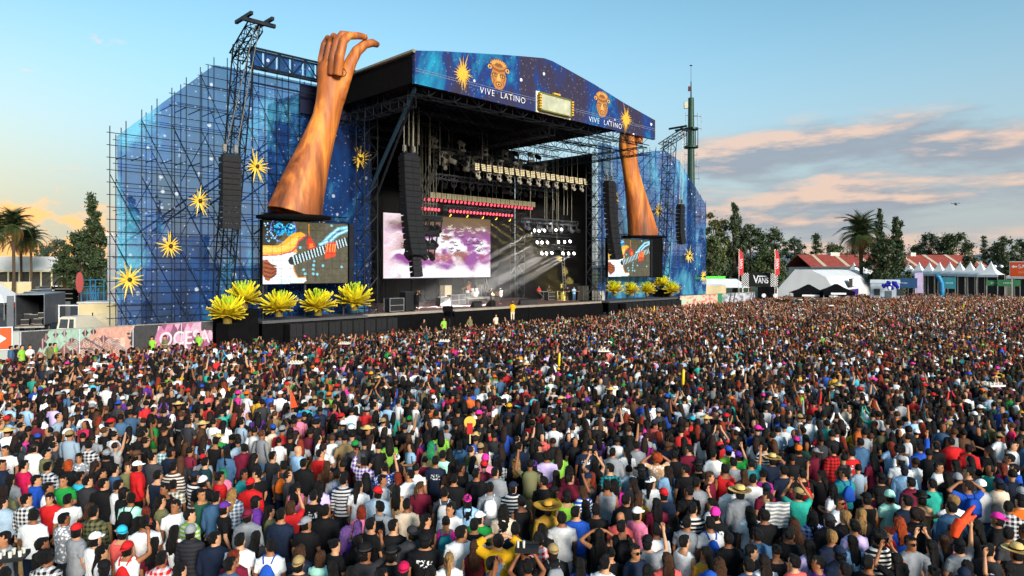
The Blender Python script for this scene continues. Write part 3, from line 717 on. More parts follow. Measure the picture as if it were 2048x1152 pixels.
# ------------------------------------------------------------------ wings of scaffold with printed mesh cloth
def wing(nm, label, outline, blabel, bplane, rows, ext, seed, bottom, step):
    """outline: pixels along the top edge from outer to inner (or inner to outer)"""
    P = [pb(x, y, bplane) for x, y in outline]
    A = [p[0] for p in P]; lo, hi = min(A), max(A)
    P.sort()
    def top(a):
        if a <= P[0][0]: return P[0][1]
        for (x0, z0), (x1, z1) in zip(P[:-1], P[1:]):
            if a <= x1: return z0 + (z1 - z0) * (a - x0) / max(x1 - x0, 1e-6)
        return P[-1][1]
    w_ = sthing(nm, label, 'scaffold', 0, 0)
    xs = [lo - ext[0]]
    while xs[-1] < hi + ext[1]: xs.append(xs[-1] + step)
    rr = random.Random(seed)
    xs_all = xs
    for ri, b in enumerate(rows):
        xs = [x for x in xs_all if x >= lo + ri * .6 - .95][::1 + (ri > 0)]
        if ri and ext[1] < 0: xs += [xs[-1] + 2 * step, xs[-1] + 4 * step]
        for x in xs:
            h = top(x) + .6 - ri * .3
            MB().tube((x, b, 0), (x, b, h), .036, 5).build('scaffold_standard', SCAF, w_)
        nl = .85 if ri == 0 else 1.7; z = 1.0 + ri * .4
        zmax = max(p[1] for p in P)
        while z < zmax:
            ok = [x for x in xs if top(x) + .3 >= z]
            if len(ok) > 1: MB().tube((ok[0] - .2, b, z), (ok[-1] + .2, b, z), .027, 4).build('scaffold_ledger', SCAF, w_)
            z += nl
        for i in range(len(xs) - 1):                     # diagonal bracing
            z = .6 + (i % 2) * 2
            while z + 4 < top(xs[i]) + .4:
                if ri == 0 and i % 2: z += 4; continue
                p, q = ((xs[i], b, z), (xs[min(i + 2 - (ri > 0), len(xs) - 1)], b, z + 4)) if (i + ri) % 2 else ((xs[min(i + 2 - (ri > 0), len(xs) - 1)], b, z), (xs[i], b, z + 4))
                if ri == 0 or rr.random() < .6: MB().tube(p, q, .03, 4).build('scaffold_brace', SCAF, w_)
                z += 4
    xs = xs_all[1:]
    tr = MB().tube((0, rows[0], 0), (0, rows[-1], 0), .045, 4).mesh('scaffold_transom')
    for x in xs:
        z = 2.0
        while z < top(x):
            o = obj_from('scaffold_transom', tr, SCAF, w_); o.location = (x, 0, z); z += 4
    for k in range(5):                                   # long rakers rising with the stepped edge
        x0 = lo - ext[0] + 1 + k * 2.4; b = rows[-1] if k % 2 else rows[1]
        ln = min(hi - x0, 13)
        z0 = max(2, top(x0) - 8 - k * 1.2)
        MB().tube((x0, b, z0), (x0 + ln, b, z0 + ln * .8 if z0 + ln * .8 < top(x0 + ln) else top(x0 + ln)), .07, 5).build('scaffold_raker', SCAF, w_)
    # the cloth, billowing a little
    n = 40; rs = []
    xs2 = [lo + (hi - lo) * i / n for i in range(n + 1)]
    for j in range(25):
        rs.append([(x, bplane + .10 * math.sin(x * 1.1) * math.sin(j * .7 + x * .3) * (1 if 0 < j < 24 else 0), bottom + (top(x) - bottom) * j / 24) for x in xs2])
    mb = MB().rings(rs, False, False); ba = mb.build('printed_cloth', GAL, w_, True); ba['label'] = blabel
    MB().bx(lo, hi, bplane - .05, bplane + .05, bottom - 1.6, bottom - .05).build('base_cloth', BLACK, w_)
    return w_, top, lo, hi
lw, ltop, llo, lhi = wing('scaffold_wing', 'tall scaffold wing with star-printed blue mesh beside the left arm sculpture',
    [(234, 272), (428, 130), (452, 133), (490, 141), (637, 170), (742, 176)], 'blue mesh cloth printed with stars and nebulae', 3.0, (2.75, 3.9, 5.2), (.5, -5.2), 3, 2.2, 1.0)
rw, rtop, rlo, rhi = wing('scaffold_wing', 'scaffold wing with star-printed blue mesh at the far right of the stage',
    [(1196, 284), (1278, 306), (1330, 300), (1357, 320), (1412, 409)], 'blue mesh cloth printed with stars and nebulae', 3.0, (3.3, 4.4, 5.4), (.2, .1), 9, 2.2, 1.5)

# truss bridge with mesh above the left wing, and dark cloth behind the hand
br = sthing('truss_bridge', 'dark lattice bridge filled with mesh above the left scaffold wing', 'truss', 0, 0)
t0, t1 = pb(500, 115, 1.8), pb(748, 160, 1.8)
tzt, tzb = pb(500, 96, 1.8)[1], pb(500, 133, 1.8)[1]
for z in (tzt, tzb):
    for b in (1.5, 2.1): MB().tube((t0[0], b, z), (t1[0], b, z), .09, 5).build('chord', SCAF, br)
nb = 10
for i in range(nb + 1):
    x = t0[0] + (t1[0] - t0[0]) * i / nb
    MB().tube((x, 1.5, tzb), (x, 1.5, tzt), .05, 4).build('post', SCAF, br)
    if i < nb:
        x2 = t0[0] + (t1[0] - t0[0]) * (i + 1) / nb
        MB().tube((x, 1.5, tzb if i % 2 else tzt), (x2, 1.5, tzt if i % 2 else tzb), .06, 4).build('diagonal', SCAF, br)
        MB().bx(x + .08, x2 - .08, 1.95, 1.99, tzb + .1, tzt - .1).build('mesh_panel', GAL, br)
MB().tube((t0[0], 1.8, tzb - 1.2), (t1[0], 1.8, tzb - 1.2), .08, 5).build('lower_chord', SCAF, br)
c0, c1 = pb(600, 175, 2.6), pb(742, 250, 2.6)
MB().bx(c0[0], c1[0] - 2, 2.55, 2.65, c1[1], c0[1] + .3).build('dark_cloth', mat('navy_cloth', '0d1230', .9), br)

# ------------------------------------------------------------------ leaning hoist towers
def hoist_tower(label, foot, tip, w, grp):
    (fa, fb_, fz_), (ta, tb, tz) = foot, tip
    t = sthing('hoist_tower', label, 'tower', fa, fb_, 0, grp)
    q = (ta - fa, tb - fb_, tz)
    lattice(MB(), (0, 0, 0), q, w, 22, .06, up=(1, 0, 0)).build('lattice_mast', STEEL, t)
    lattice(MB(), (q[0] - .1, q[1] - 2.2, q[2] + .9), (q[0], q[1] + 1.4, q[2] - .6), .8, 5, .06, up=(0, 0, 1)).build('head_frame', STEEL, t)
    MB().bx(q[0] - 1.05, q[0] + 1.25, q[1] - 2.4, q[1] - 2.15, q[2] + 1.0, q[2] + 1.25).build('cross_beam', STEEL, t)
    MB().bx(q[0] - .8, q[0] - .6, q[1] - 2.9, q[1] - .3, q[2] + 1.32, q[2] + 1.55).build('beam', STEEL, t)
    MB().bx(q[0] + .7, q[0] + .9, q[1] - 2.9, q[1] - .3, q[2] + 1.32, q[2] + 1.55).build('beam', STEEL, t)
    MB().box((0, 0, .15), (w * 1.5, w * 1.5, .3)).build('base_plate', STEEL, t)
    return t, Vector(q)
fa, fz0 = pb(436, 560, 4.4); ta, tz = pb(488, 92, -1.5)
ht, hq = hoist_tower('leaning black lattice tower rising over the left scaffold wing', (fa, 4.4, 0), (ta, -1.5, tz), 1.1, None)
fa2, _ = pb(1330, 500, 1.5); ta2, tz2 = pb(1340, 282, -1.0)
ht2, hq2 = hoist_tower('lattice tower with overhanging beam beside the green radio mast', (fa2, 2.2, 0), (ta2, -1.0, tz2), 1.2, None)

# ------------------------------------------------------------------ hanging loudspeaker columns
CAB = mat('speaker_black', '09090b', .6, 0, .25, 6, .3, 60)
GRL = mat('speaker_grille', '141417', .6, .2, .3, 40, .4, 120)
def line_array(label, a, b, ztop, n, w, h, d, curve, chain_to, yaw=0.0, ang0=0.0, tip=None):
    t = sthing('line_array', label, 'loudspeaker', a, b, ztop, 'hanging loudspeaker columns', yaw)
    me = MB().prism([(-d / 2, -h / 2 + .015), (d / 2, -h / 2 + .06), (d / 2, h / 2 - .06), (-d / 2, h / 2 - .015)], 0, -w / 2, w / 2).mesh('cabinet')
    ge = MB().bx(-w / 2 + .05, -.03, -d / 2 - .02, -d / 2 + .01, -h / 2 + .05, h / 2 - .05).bx(.03, w / 2 - .05, -d / 2 - .02, -d / 2 + .01, -h / 2 + .05, h / 2 - .05).mesh('grille')
    p = Vector((0, 0, -.5)); ang = ang0
    for i in range(n):
        o = obj_from('cabinet', me, CAB, t); o.location = p + Vector((0, 0, -h / 2)); o.rotation_euler = (ang, 0, 0)
        g = obj_from('grille', ge, GRL, o)
        p = p + Matrix.Rotation(ang, 3, 'X') @ Vector((0, 0, -h)); ang += curve * (i / n)
    MB().bx(-w * .4, w * .4, -d * .45, d * .45, -.5, -.3).build('fly_frame', STEEL, t)
    for sx in (-.3, .3):
        MB().tube((sx * w, 0, -.35), (sx * w, 0, chain_to - ztop) if tip is None else (tip[0] - a + sx * .5, tip[1] - b, tip[2] - ztop), .035, 4).build('chain', CH_M, t)
        MB().box((sx * w, 0, .1), (.22, .25, .5)).build('motor', mat('hoist_motor', '8a8478', .4, .5), t)
    return t
a, z = pb(460, 300, -3.2); z2 = pb(460, 458, -3.2)[1]
line_array('tall straight black loudspeaker column hanging from the leaning tower at left', a, -3.2, z, 13, 1.25, (z - z2 - .5) / 13, .75, R(.15), tz + .6, 0, 0, (ta, -3.7, tz + .9))
a, z = pb(818, 300, -3.0); z2 = pb(800, 515, -3.0)[1]
line_array('long curved black loudspeaker column at the left edge of the stage opening', a, -3.0, z, 17, 1.7, (z - z2 - .5) / 17, .8, R(-2.0), zb, R(4), R(-3))
a, z = pb(1219, 357, -1.0); z2 = pb(1200, 520, -1.0)[1]
line_array('black loudspeaker column at the right edge of the stage opening', a, -1.0, z, 15, 1.7, (z - z2 - .5) / 15, .8, R(-2.0), zb, R(4), R(-3))
a, z = pb(1361, 404, -2.5); z2 = pb(1352, 488, -2.5)[1]
line_array('short curved black loudspeaker column before the far right scaffold cloth', a, -2.5, z, 10, 1.1, (z - z2 - .5) / 10, .7, R(-4.5), tz2 + .3, 0, R(2), (ta2, -3.0, tz2 + .9))
a, z = pb(830, 500, .5)
line_array('small black loudspeaker cluster under the left column above the stage floor', a, .5, z, 4, 1.0, .5, .6, R(-6), zb, 0, R(-8))

# ------------------------------------------------------------------ arms
def arm_mesh():
    B = -1.0
    def C(x, y, wd, db=0.0):
        a, z = pb(x, y, B + db); Y = O1 + D1 * a + D0 * (B + db); return (a, B + db, z), wd / 2 * Y / F
    def chain(L, n=20, flat=1.0):
        q = [C(*l) for l in L]; mb.path([p for p, r in q], [r for p, r in q], n, True, flat, up=(0, 1, 0))
    K = lambda x, y: (520 + x / 2.88, 50 + y / 2.88)
    def pts(*l): return [(*K(x, y), wd / 2.88, db) for x, y, wd, db in l]
    mb = MB()
    chain(pts((197, 1100, 318, 0), (240, 950, 272, 0), (300, 770, 212, 0), (345, 640, 176, 0), (380, 540, 158, 0), (398, 460, 158, 0), (412, 400, 172, 0), (418, 340, 178, 0), (415, 270, 180, 0), (408, 215, 150, 0)), 28, .85)
    chain(pts((362, 290, 52, .3), (355, 200, 46, .5), (372, 110, 42, .6), (392, 74, 38, .2), (415, 92, 32, -.4)), 12)            # little finger
    chain(pts((388, 295, 54, -.3), (386, 200, 48, -.3), (404, 100, 44, -.3), (426, 62, 40, -.8), (455, 85, 34, -1.4)), 12)       # ring finger
    chain(pts((415, 290, 56, -.9), (420, 195, 50, -1.1), (442, 95, 46, -1.2), (470, 52, 42, -1.5), (540, 60, 38, -1.7)), 12)       # middle finger
    chain(pts((448, 290, 58, -1.4), (460, 180, 54, -1.8), (482, 92, 50, -1.9), (512, 62, 46, -1.9), (565, 62, 42, -1.7), (610, 70, 34, -1.5)), 12)  # forefinger
    chain(pts((452, 420, 80, -.4), (488, 310, 76, -.8), (522, 215, 70, -1.0), (558, 150, 62, -1.1), (606, 110, 52, -1.2), (650, 103, 46, -1.2), (682, 116, 32, -1.2)), 14)  # thumb
    me = remesh(mb, .06, 3, .45)
    o, _ = C(*K(197, 1100), 1); return me, o
def arm_mat():
    m = bpy.data.materials.new('painted_skin'); m.use_nodes = True; t = m.node_tree; b = t.nodes['Principled BSDF']; k = t.links.new
    tc_ = t.nodes.new('ShaderNodeTexCoord'); mp = t.nodes.new('ShaderNodeMapping'); k(tc_.outputs['Object'], mp.inputs[0]); mp.inputs['Scale'].default_value = (1.1, 1.1, .18); mp.inputs['Rotation'].default_value = (0, R(14), 0)
    n = t.nodes.new('ShaderNodeTexNoise'); n.inputs['Scale'].default_value = .7; n.inputs['Detail'].default_value = 6; n.inputs['Roughness'].default_value = .5; n.inputs['Distortion'].default_value = .8; k(mp.outputs[0], n.inputs['Vector'])
    cr = t.nodes.new('ShaderNodeValToRGB'); k(n.outputs[0], cr.inputs[0]); e = cr.color_ramp.elements
    e[0].position = .33; e[0].color = (*hx('5e3018'), 1); e[1].position = .52; e[1].color = (*hx('ac5e28'), 1); q = e.new(.66); q.color = (*hx('e08a36'), 1)
    n2_ = t.nodes.new('ShaderNodeTexNoise'); n2_.inputs['Scale'].default_value = 5; n2_.inputs['Detail'].default_value = 6; k(mp.outputs[0], n2_.inputs['Vector'])
    r_ = t.nodes.new('ShaderNodeMapRange'); r_.inputs[1].default_value = .3; r_.inputs[2].default_value = .7; r_.inputs[3].default_value = .8; r_.inputs[4].default_value = 1.14; k(n2_.outputs[0], r_.inputs[0])
    vm = t.nodes.new('ShaderNodeVectorMath'); vm.operation = 'SCALE'; k(cr.outputs[0], vm.inputs[0]); k(r_.outputs[0], vm.inputs['Scale'])
    k(vm.outputs[0], b.inputs['Base Color']); b.inputs['Roughness'].default_value = .6
    u = t.nodes.new('ShaderNodeBump'); u.inputs['Strength'].default_value = .3; u.inputs['Distance'].default_value = .2; k(n.outputs[0], u.inputs['Height']); k(u.outputs[0], b.inputs['Normal'])
    return m
AM = arm_mat()
arm_me, (aa, ab, azz) = arm_mesh()
bm = bmesh.new(); bm.from_mesh(arm_me); bmesh.ops.translate(bm, verts=bm.verts, vec=(-aa, -ab, -azz))
cut = bmesh.ops.bisect_plane(bm, geom=bm.verts[:] + bm.edges[:] + bm.faces[:], plane_co=(0, 0, 0), plane_no=(0, 0, -1), clear_outer=True); bm.to_mesh(arm_me); bm.free()
from mathutils.bvhtree import BVHTree
ABVH = BVHTree.FromPolygons([v.co.copy() for v in arm_me.vertices], [tuple(p.vertices) for p in arm_me.polygons])
def arm_thing(label, a, b, z, mir):
    t = sthing('arm_sculpture', label, 'sculpture', a, b, z, 'giant arm sculptures over the side screens')
    o = obj_from('arm', arm_me, AM, t)
    if mir: o.scale = (-1, 1, 1)
    MB().path([(0, 0, -.22), (0, 0, -.03)], 2.75, 28).build('base_disc', BLACK, t)
    # painted spiral on the back of the hand
    sp = []
    sx, sz = pb(520 + 483 / 2.88, 50 + 267 / 2.88, ab - 1.6); sx -= aa; sz -= azz
    for i in range(40):
        t_ = i / 39 * 4.6 * math.pi / 2; r_ = .1 + .34 * i / 39
        h_ = ABVH.ray_cast(Vector((sx + r_ * math.cos(t_), -20, sz + r_ * math.sin(t_))), Vector((0, 1, 0)))[0]
        if h_: sp.append((h_.x, h_.y - .01, h_.z))
    if len(sp) > 5:
        o = MB().path(sp, .045, 5).build('spiral', mat('spiral_paint', '4a2c1c', .6), t)
        if mir: o.scale = (-1, 1, 1)
    return t
arm_thing('giant orange-brown arm with pinching fingers rising free above the left screen', aa, ab, azz, False)
a, z = pb(1160 + 365 / 2.88, 240 + 668 / 2.88, ab)
arm_thing('giant orange-brown arm above the right screen, its hand hidden behind the roof front', a, ab, z, True)

# ------------------------------------------------------------------ side screens showing the guitar player
def guitar_canvas():
    C = Canvas(150, 112, hx('5c5640'))
    n = fbm(C.X, C.Y, 30, 22, 5, 3); C.a *= (.6 + .8 * n)[..., None]
    K = lambda x, y: ((x - 560) / 840, (y - 50) / 600)
    def P(*l): return [K(x, y) for x, y in l]
    C.a[C.X < .34 * (1 - C.Y * 1.6)] *= .25
    for cx, cy, rx, ry in ((715, 130, 50, 62), (815, 130, 48, 60)): C.ell(*K(cx, cy), rx / 840, ry / 600, '25b6ee'); [C.ell(*K(cx + rnd.uniform(-40, 40), cy + rnd.uniform(-50, 50)), .012, .016, rnd.choice(['0a3a66', 'a8ecff', '0a3a66', '1470b0'])) for _ in range(26)]
    C.ell(*K(750, 125), 122 / 840, 128 / 600, '6d7de0', .88)
    for i in range(40):
        r_ = random.Random(i); C.ell(*K(r_.uniform(575, 700), r_.uniform(60, 250)), .008, .011, r_.choice(['5fd0ff', 'c8f4ff', '1a72c8']))
    C.poly(P((560, 285), (690, 287), (750, 248), (800, 195), (850, 160), (920, 148), (972, 178), (935, 212), (892, 245), (872, 300), (885, 345), (720, 378), (560, 388)), 'f2b52e')
    C.poly(P((560, 300), (700, 305), (790, 260), (850, 200), (900, 180), (880, 240), (850, 300), (720, 350), (560, 360)), 'ffd45a')
    C.line(P((560, 386), (720, 376), (830, 340), (875, 300), (895, 240), (970, 180)), .012, 'd8455c')
    C.poly(P((560, 388), (720, 378), (830, 345), (880, 352), (832, 390), (845, 480), (858, 540), (890, 592), (965, 588), (972, 622), (940, 646), (560, 650)), 'f7fbff')
    C.poly(P((700, 600), (960, 610), (950, 640), (700, 648)), 'dff6f2'); C.line(P((845, 480), (858, 540), (890, 592), (965, 588)), .010, 'e8a03a')
    C.poly(P((560, 425), (600, 420), (690, 510), (690, 540), (615, 620), (585, 610), (560, 560)), 'a8541f')
    for y in (450, 490, 530, 570): C.line(P((575, y), (640, y + 20), (680, y + 30 - (y - 450) * .4)), .012, '6b2c10')
    C.line(P((840, 428), (1390, 225)), .068, '15211f'); 
    for i in range(19):
        t_ = i / 18; x, y = 850 + t_ * 525, 425 - t_ * 195; C.line(P((x - 8, y - 36), (x + 12, y + 36)), .010, 'd6f2f4')
    C.poly(P((985, 195), (1010, 190), (1040, 235), (1072, 290), (1020, 318), (980, 310), (975, 250)), 'e0351c'); C.poly(P((1000, 260), (1030, 255), (1050, 290), (1000, 305)), 'f78d1e'); C.line(P((995, 70), (1000, 180)), .008, 'e08a2a')
    for i, x in enumerate((1180, 1210, 1238, 1262)): C.line(P((x + 4, 245 + i * 2), (x - 8, 395 - i * 8)), .026, 'e5481a'); C.line(P((x + 6, 260), (x - 2, 330)), .008, 'ffb45a')
    for q in (((1150, 235), (1220, 165), (1300, 100), (1390, 85)), ((1220, 225), (1290, 160), (1400, 110)), ((1110, 265), (1180, 235))): C.line(P(*q), .030, '58b8d8'); C.line(P(*q), .013, 'd2f6ff')
    for x, y in ((945, 515), (960, 555), (1050, 430), (1045, 470), (1040, 510), (1040, 555), (1080, 560), (1140, 475), (1335, 488), (1230, 72), (1330, 95), (910, 300)): C.ell(*K(x, y), .016, .022, '7fd6e6')
    gr = .78 + .44 * np.random.RandomState(2).rand(C.H, C.W, 1); C.a = C.a * gr
    C.a[:, ::15] *= .62; C.a[::14, :] *= .62; return C
LED = attr_mat('led_wall', .85, .5)
GC = guitar_canvas()
def screen(label, q, b, side):
    (al, zt), (ar, _), (_, zbm) = pb(*q[0], b), pb(*q[1], b), pb(*q[2], b)
    t = sthing('video_screen', label, 'screen', al, b, zbm, 'side screens of the stage')
    W, H = ar - al, zt - zbm
    GC.build('led_face', LED, t, lambda u, v: (u * W, -.03, (1 - v) * H))
    MB().bx(-.04, W + .04, -.02, .4, -.04, H + .04).build('housing', BLACK, t)
    MB().bx(W + .12, W + .55, -.1, .4, -.1, H + .1).build('side_post', STEEL, t)
    lattice(MB(), (0, .1, H + .35), (W, .1, H + .35), .4, 14, .03).build('top_truss', STEEL, t)
    if side: MB().bx(W + .6, W + 3.2, .1, .45, -.2, H + .4).build('dark_panel', BLACK, t)
    for x in (.2, W / 2, W - .2): MB().tube((x, .3, -zbm), (x, .3, 0), .12, 6).build('support_post', STEEL, t)
    return t
screen('screen showing a white and yellow guitar under the left arm sculpture', [(525, 440), (695, 440), (610, 567)], .3, False)
screen('screen showing a white and yellow guitar under the right arm sculpture', [(1216, 476), (1299, 476), (1250, 553)], .3, True)

# ------------------------------------------------------------------ golden star ornaments
STAR = mat('star_gold', 'efc648', .5, .05, .2, 3)
spk = MB().path([(0, 0, 0), (0, 0, .5), (0, 0, 1)], [.075, .055, .004], 5).mesh('spike')
cor = MB().ell((0, 0, 0), (.22, .22, .22), 8, 5).mesh('core')
def star(x, y, r, b, label, seed):
    a, z = pb(x, y, b); Y = O1 + D1 * a + D0 * b; r = r * Y / F
    t = sthing('star_ornament', label, 'ornament', a, b, z, 'gold star ornaments on the printed cloth')
    rr = random.Random(seed); n = 17
    for i in range(n):
        th = 2 * math.pi * i / n + rr.uniform(-.08, .08); tilt = rr.uniform(.1, .55) if i % 2 else rr.uniform(.0, .2)
        d = Vector((math.cos(th) * math.cos(tilt), -math.sin(tilt), math.sin(th) * math.cos(tilt)))
        o = obj_from('spike', spk, STAR, t); o.rotation_euler = d.to_track_quat('Z', 'Y').to_euler()
        ln = r * rr.uniform(.6, 1.0) * (1.25 if abs(math.sin(th)) > .9 else 1); o.scale = (r * .9, r * .9, ln)
    c = obj_from('core', cor, mat('star_core', '3a2a12', .6), t); c.location = (0, -.3, 0); c.scale = (.7, .7, .7)
    MB().tube((0, 0, 0), (0, 3.0 - b, 0), .05, 5).build('bracket', STEEL, t)
star(512, 333, 33, 1.6, 'gold star beside the tall hanging loudspeakers, right of them', 1)
star(398, 402, 30, 2.2, 'gold star left of the tall hanging loudspeakers, third lowest on the left cloth', 2)
star(339, 492, 30, 2.2, 'gold star on the left cloth, directly above and right of the lowest star', 3)
star(257, 559, 38, 2.2, 'large gold star at the lower left corner of the left cloth', 4)
star(719, 318, 28, 2.2, 'gold star on the left cloth between the arm and the stage opening', 5)
star(1316, 421, 18, 2.0, 'gold star on the right cloth just right of the arm', 6)
star(1377, 511, 20, 2.0, 'gold star on the right cloth below the small loudspeaker column', 7)
star(1406, 553, 17, 2.0, 'gold star at the outer lower edge of the right cloth', 8)
star(1230, 396, 17, 1.0, 'gold star half hidden behind the right loudspeaker column', 9)
star(1359, 474, 17, 2.4, 'gold star behind the short curved loudspeaker column', 10)

# ------------------------------------------------------------------ agave props
def leaf_mesh(nm, L_, wd, curl, cols):
    rs = []; n = 6; vc = []
    for i in range(n + 1):
        t = i / n; y = L_ * t; z = curl * t * t * L_; hw = wd * (.45 + 1.5 * t * (1 - t) - .25 * t) * (1 - t ** 3) + .004
        rs.append([(-hw, y, z + hw * .25), (0, y, z - .015), (hw, y, z + hw * .25), (0, y, z + .05)])
        c = [cols[0][k] * (1 - t) + cols[1][k] * t for k in range(3)]; e = cols[2]
        vc += [(*e, 1), (*c, 1), (*e, 1), (*c, 1)]
    me = MB().rings(rs).mesh(nm)
    at = me.attributes.new('col', 'FLOAT_COLOR', 'POINT'); at.data.foreach_set('color', np.array(vc, np.float32).ravel())
    return me
AG = attr_mat('agave_paint', 0, .55)
yel, grn, dgr, br_ = hx('ecd420'), hx('86a824'), hx('3a661c'), hx('94781c')
LFI = leaf_mesh('leaf', 1.0, .15, .15, (dgr, grn, hx('b9c51e')))
LFM = leaf_mesh('leaf', 1.0, .165, .12, (grn, yel, hx('e2d020')))
LFO = leaf_mesh('leaf', 1.0, .17, .10, (hx('c9b41a'), yel, br_))
for m_ in (LFI, LFM, LFO): m_.materials.append(AG)
def agave(x, y, wpx, b, label, seed):
    a, z = pb(x, y, b); Y = O1 + D1 * a + D0 * b; r = wpx * Y / F / 2
    t = sthing('agave_prop', label, 'agave prop', a, b, z, 'giant yellow agave props')
    rr = random.Random(seed)
    for k, (n, el_, ln, me) in enumerate(((15, -16, .80, LFO), (17, 2, .98, LFO), (16, 17, 1.0, LFO), (16, 32, 1.02, LFM), (15, 47, 1.03, LFM), (13, 60, 1.0, LFI), (10, 72, .97, LFI), (6, 83, .92, LFI))):
        for i in range(n):
            o = bpy.data.objects.new('leaf', me); col.objects.link(o); o.parent = t
            s_ = r * ln * rr.uniform(.80, 1.10); o.scale = (s_ * 1.35, s_, s_)
            o.location = (0, 0, r * .18)
            o.rotation_euler = (R(el_ + rr.uniform(-9, 9)), R(rr.uniform(-14, 14)), 2 * math.pi * (i + .5 * (k % 2)) / n + rr.uniform(-.16, .16))
    MB().path([(0, 0, -.35), (0, 0, 0), (0, 0, r * .35)], [r * .2, r * .2, r * .1], 10).build('stem', mat('agave_base', '6e5a1a', .7), t)
for i, (x, y, wd, b, lb) in enumerate((
    (455, 637, 84, -2.6, 'yellow agave prop lowest and farthest left before the left cloth'),
    (488, 608, 80, .4, 'yellow agave prop behind and above the lowest one at far left'),
    (558, 624, 78, -1.2, 'yellow agave prop under the left end of the left screen'),
    (636, 622, 78, -1.2, 'yellow agave prop under the middle of the left screen'),
    (709, 612, 80, -.4, 'yellow agave prop nearest to the left stage tower'),
    (1229, 585, 40, -.6, 'yellow agave prop nearest to the right stage tower'),
    (1262, 586, 38, -.6, 'yellow agave prop second from the right stage tower'),
    (1294, 586, 38, -.6, 'yellow agave prop under the right edge of the right screen'),
    (1323, 574, 40, 1.2, 'yellow agave prop raised at the back of the right-hand row'),
    (1343, 586, 40, -.6, 'yellow agave prop farthest right of all'))): agave(x, y, wd, b, lb, i + 20)

# ------------------------------------------------------------------ rear screen: pink and white clouds with birds
def cloud_canvas():
    C = Canvas(190, 120)
    X, Y = C.X, C.Y
    top = np.array(hx('6a5236')); pur = np.array(hx('944a96')); wh = np.array(hx('f4eef4')); pk = np.array(hx('e85478')); rb = np.array(hx('8a3a22'))
    img = np.zeros((C.H, C.W, 3)); f = np.clip((Y - .12) / .22, 0, 1)[..., None]; img[:] = top * (1 - f) + pur * f
    n = fbm(X * 1.5, Y, 5, 6, 8, 5); n2 = fbm(X + .013, Y - .05, 7, 7, 8, 5)
    band = np.exp(-((Y - .52 + .12 * (X - .5)) / .2) ** 2)
    m = np.clip((n + band * .40 - .66) * 9, 0, 1)[..., None]; img = img * (1 - m) + wh * m
    low_ = np.clip((Y - .50) * 5 + (n2 - .5) * 7, 0, 1)[..., None] * np.clip((.82 - Y) * 6 + (n - .5) * 5, 0, 1)[..., None]
    img = img * (1 - low_ * .9) + (rb * np.clip(n2 * 3 - .8, 0, 1)[..., None] + pk * (1 - np.clip(n2 * 3 - .8, 0, 1)[..., None])) * low_ * .9
    fl = np.clip((Y - .72) * 7 + (n - .5) * 4, 0, 1)[..., None]; img = img * (1 - fl) + wh * fl
    lf = np.clip((.16 - X) * 8 + (n2 - .5) * 2, 0, 1)[..., None]; img = img * (1 - lf * .85) + (wh * .8 + pk * .2) * lf * .85
    C.a[:] = img * (.85 + .3 * np.random.RandomState(3).rand(C.H, C.W, 1)); rr = random.Random(4)
    for i in range(46):
        x, y, s_ = rr.uniform(.5, .92), rr.uniform(.16, .58), rr.uniform(.012, .022); d = '1a1512' if y > .32 else 'c9bca8'
        t = rr.uniform(-.5, .5); C.line([(x - s_, y - s_ * (.6 + t)), (x, y), (x + s_ * .9, y - s_ * (.9 - t))], .007, d)
    return C
(al, zt), (ar, _), (_, zl) = pb(766, 425, 11), pb(980, 425, 11), pb(900, 555, 11)
rs_ = sthing('video_wall', 'rear video wall showing pink and white clouds with birds', 'screen', al, 11, 2.2)
W_, H_ = ar - al, zt - zl
cloud_canvas().build('led_face', LED, rs_, lambda u, v: (u * W_, -.06, zl - 2.2 + (1 - v) * H_))
MB().bx(-.12, W_ + .12, -.04, .3, zl - 2.3, zl - 2.1 + H_).build('housing', BLACK, rs_)
for x in (.5, W_ / 2, W_ - .5): MB().bx(x - .15, x + .15, .05, .3, 0, zl - 2.3).build('leg', BLACK, rs_)

# ------------------------------------------------------------------ lighting rigs
LWH = mat('lamp_warm', 'b0a888', .4, 0, 0, emit='ffe2a8', estr=.38)
LRD = mat('lamp_red', 'ff5060', .4, 0, 0, emit='ff4054', estr=2.0)
LYL = mat('lamp_yellow', 'ffe060', .4, 0, 0, emit='ffd23a', estr=3.0)
LSP = mat('lamp_white', 'ffffff', .4, 0, 0, emit='fff6ea', estr=12.0)
HSG = mat('lamp_housing', '17181b', .5, .3, .3, 8)
cell = MB().bx(-.10, .10, -.02, .02, -.055, .055).mesh('lamp_cell')
blh = MB().bx(-.5, .5, 0, .22, -.42, .42).mesh('housing')
mhd = MB().bx(-.17, .17, -.14, .14, -.02, .10).path([(-.16, 0, -.02), (-.16, 0, -.32)], .035, 5).path([(.16, 0, -.02), (.16, 0, -.32)], .035, 5).path([(0, .16, -.24), (0, -.02, -.34), (0, -.2, -.44)], [.11, .14, .13], 8).mesh('moving_head')
par = MB().path([(0, .12, 0), (0, -.1, 0)], [.09, .13], 8).mesh('par_can'); parl = MB().ell((0, -.11, 0), (.135, .07, .135), 8, 5).mesh('lens')
def rig(label, p, q, b, zoff=0.0):
    (x0, z0), (x1, z1) = pb(*p, b), pb(*q, b); z = (z0 + z1) / 2
    t = sthing('lighting_rig', label, 'lighting rig', x0, b, z + zoff, 'lighting rigs above the stage'); Lr = x1 - x0
    lattice(MB(), (0, .3, 0), (Lr, .3, 0), .5, int(Lr / .8), .035).build('truss', GALV, t)
    for i in range(4): MB().tube((Lr * (i + .5) / 4, .3, .2), (Lr * (i + .5) / 4, .3, zb - z - zoff), .025, 4).build('chain', CH_M, t)
    return t, Lr
t, Lr = rig('uppermost rig crowded with dark moving-head lamps', (868, 300), (1098, 330), 3.2)
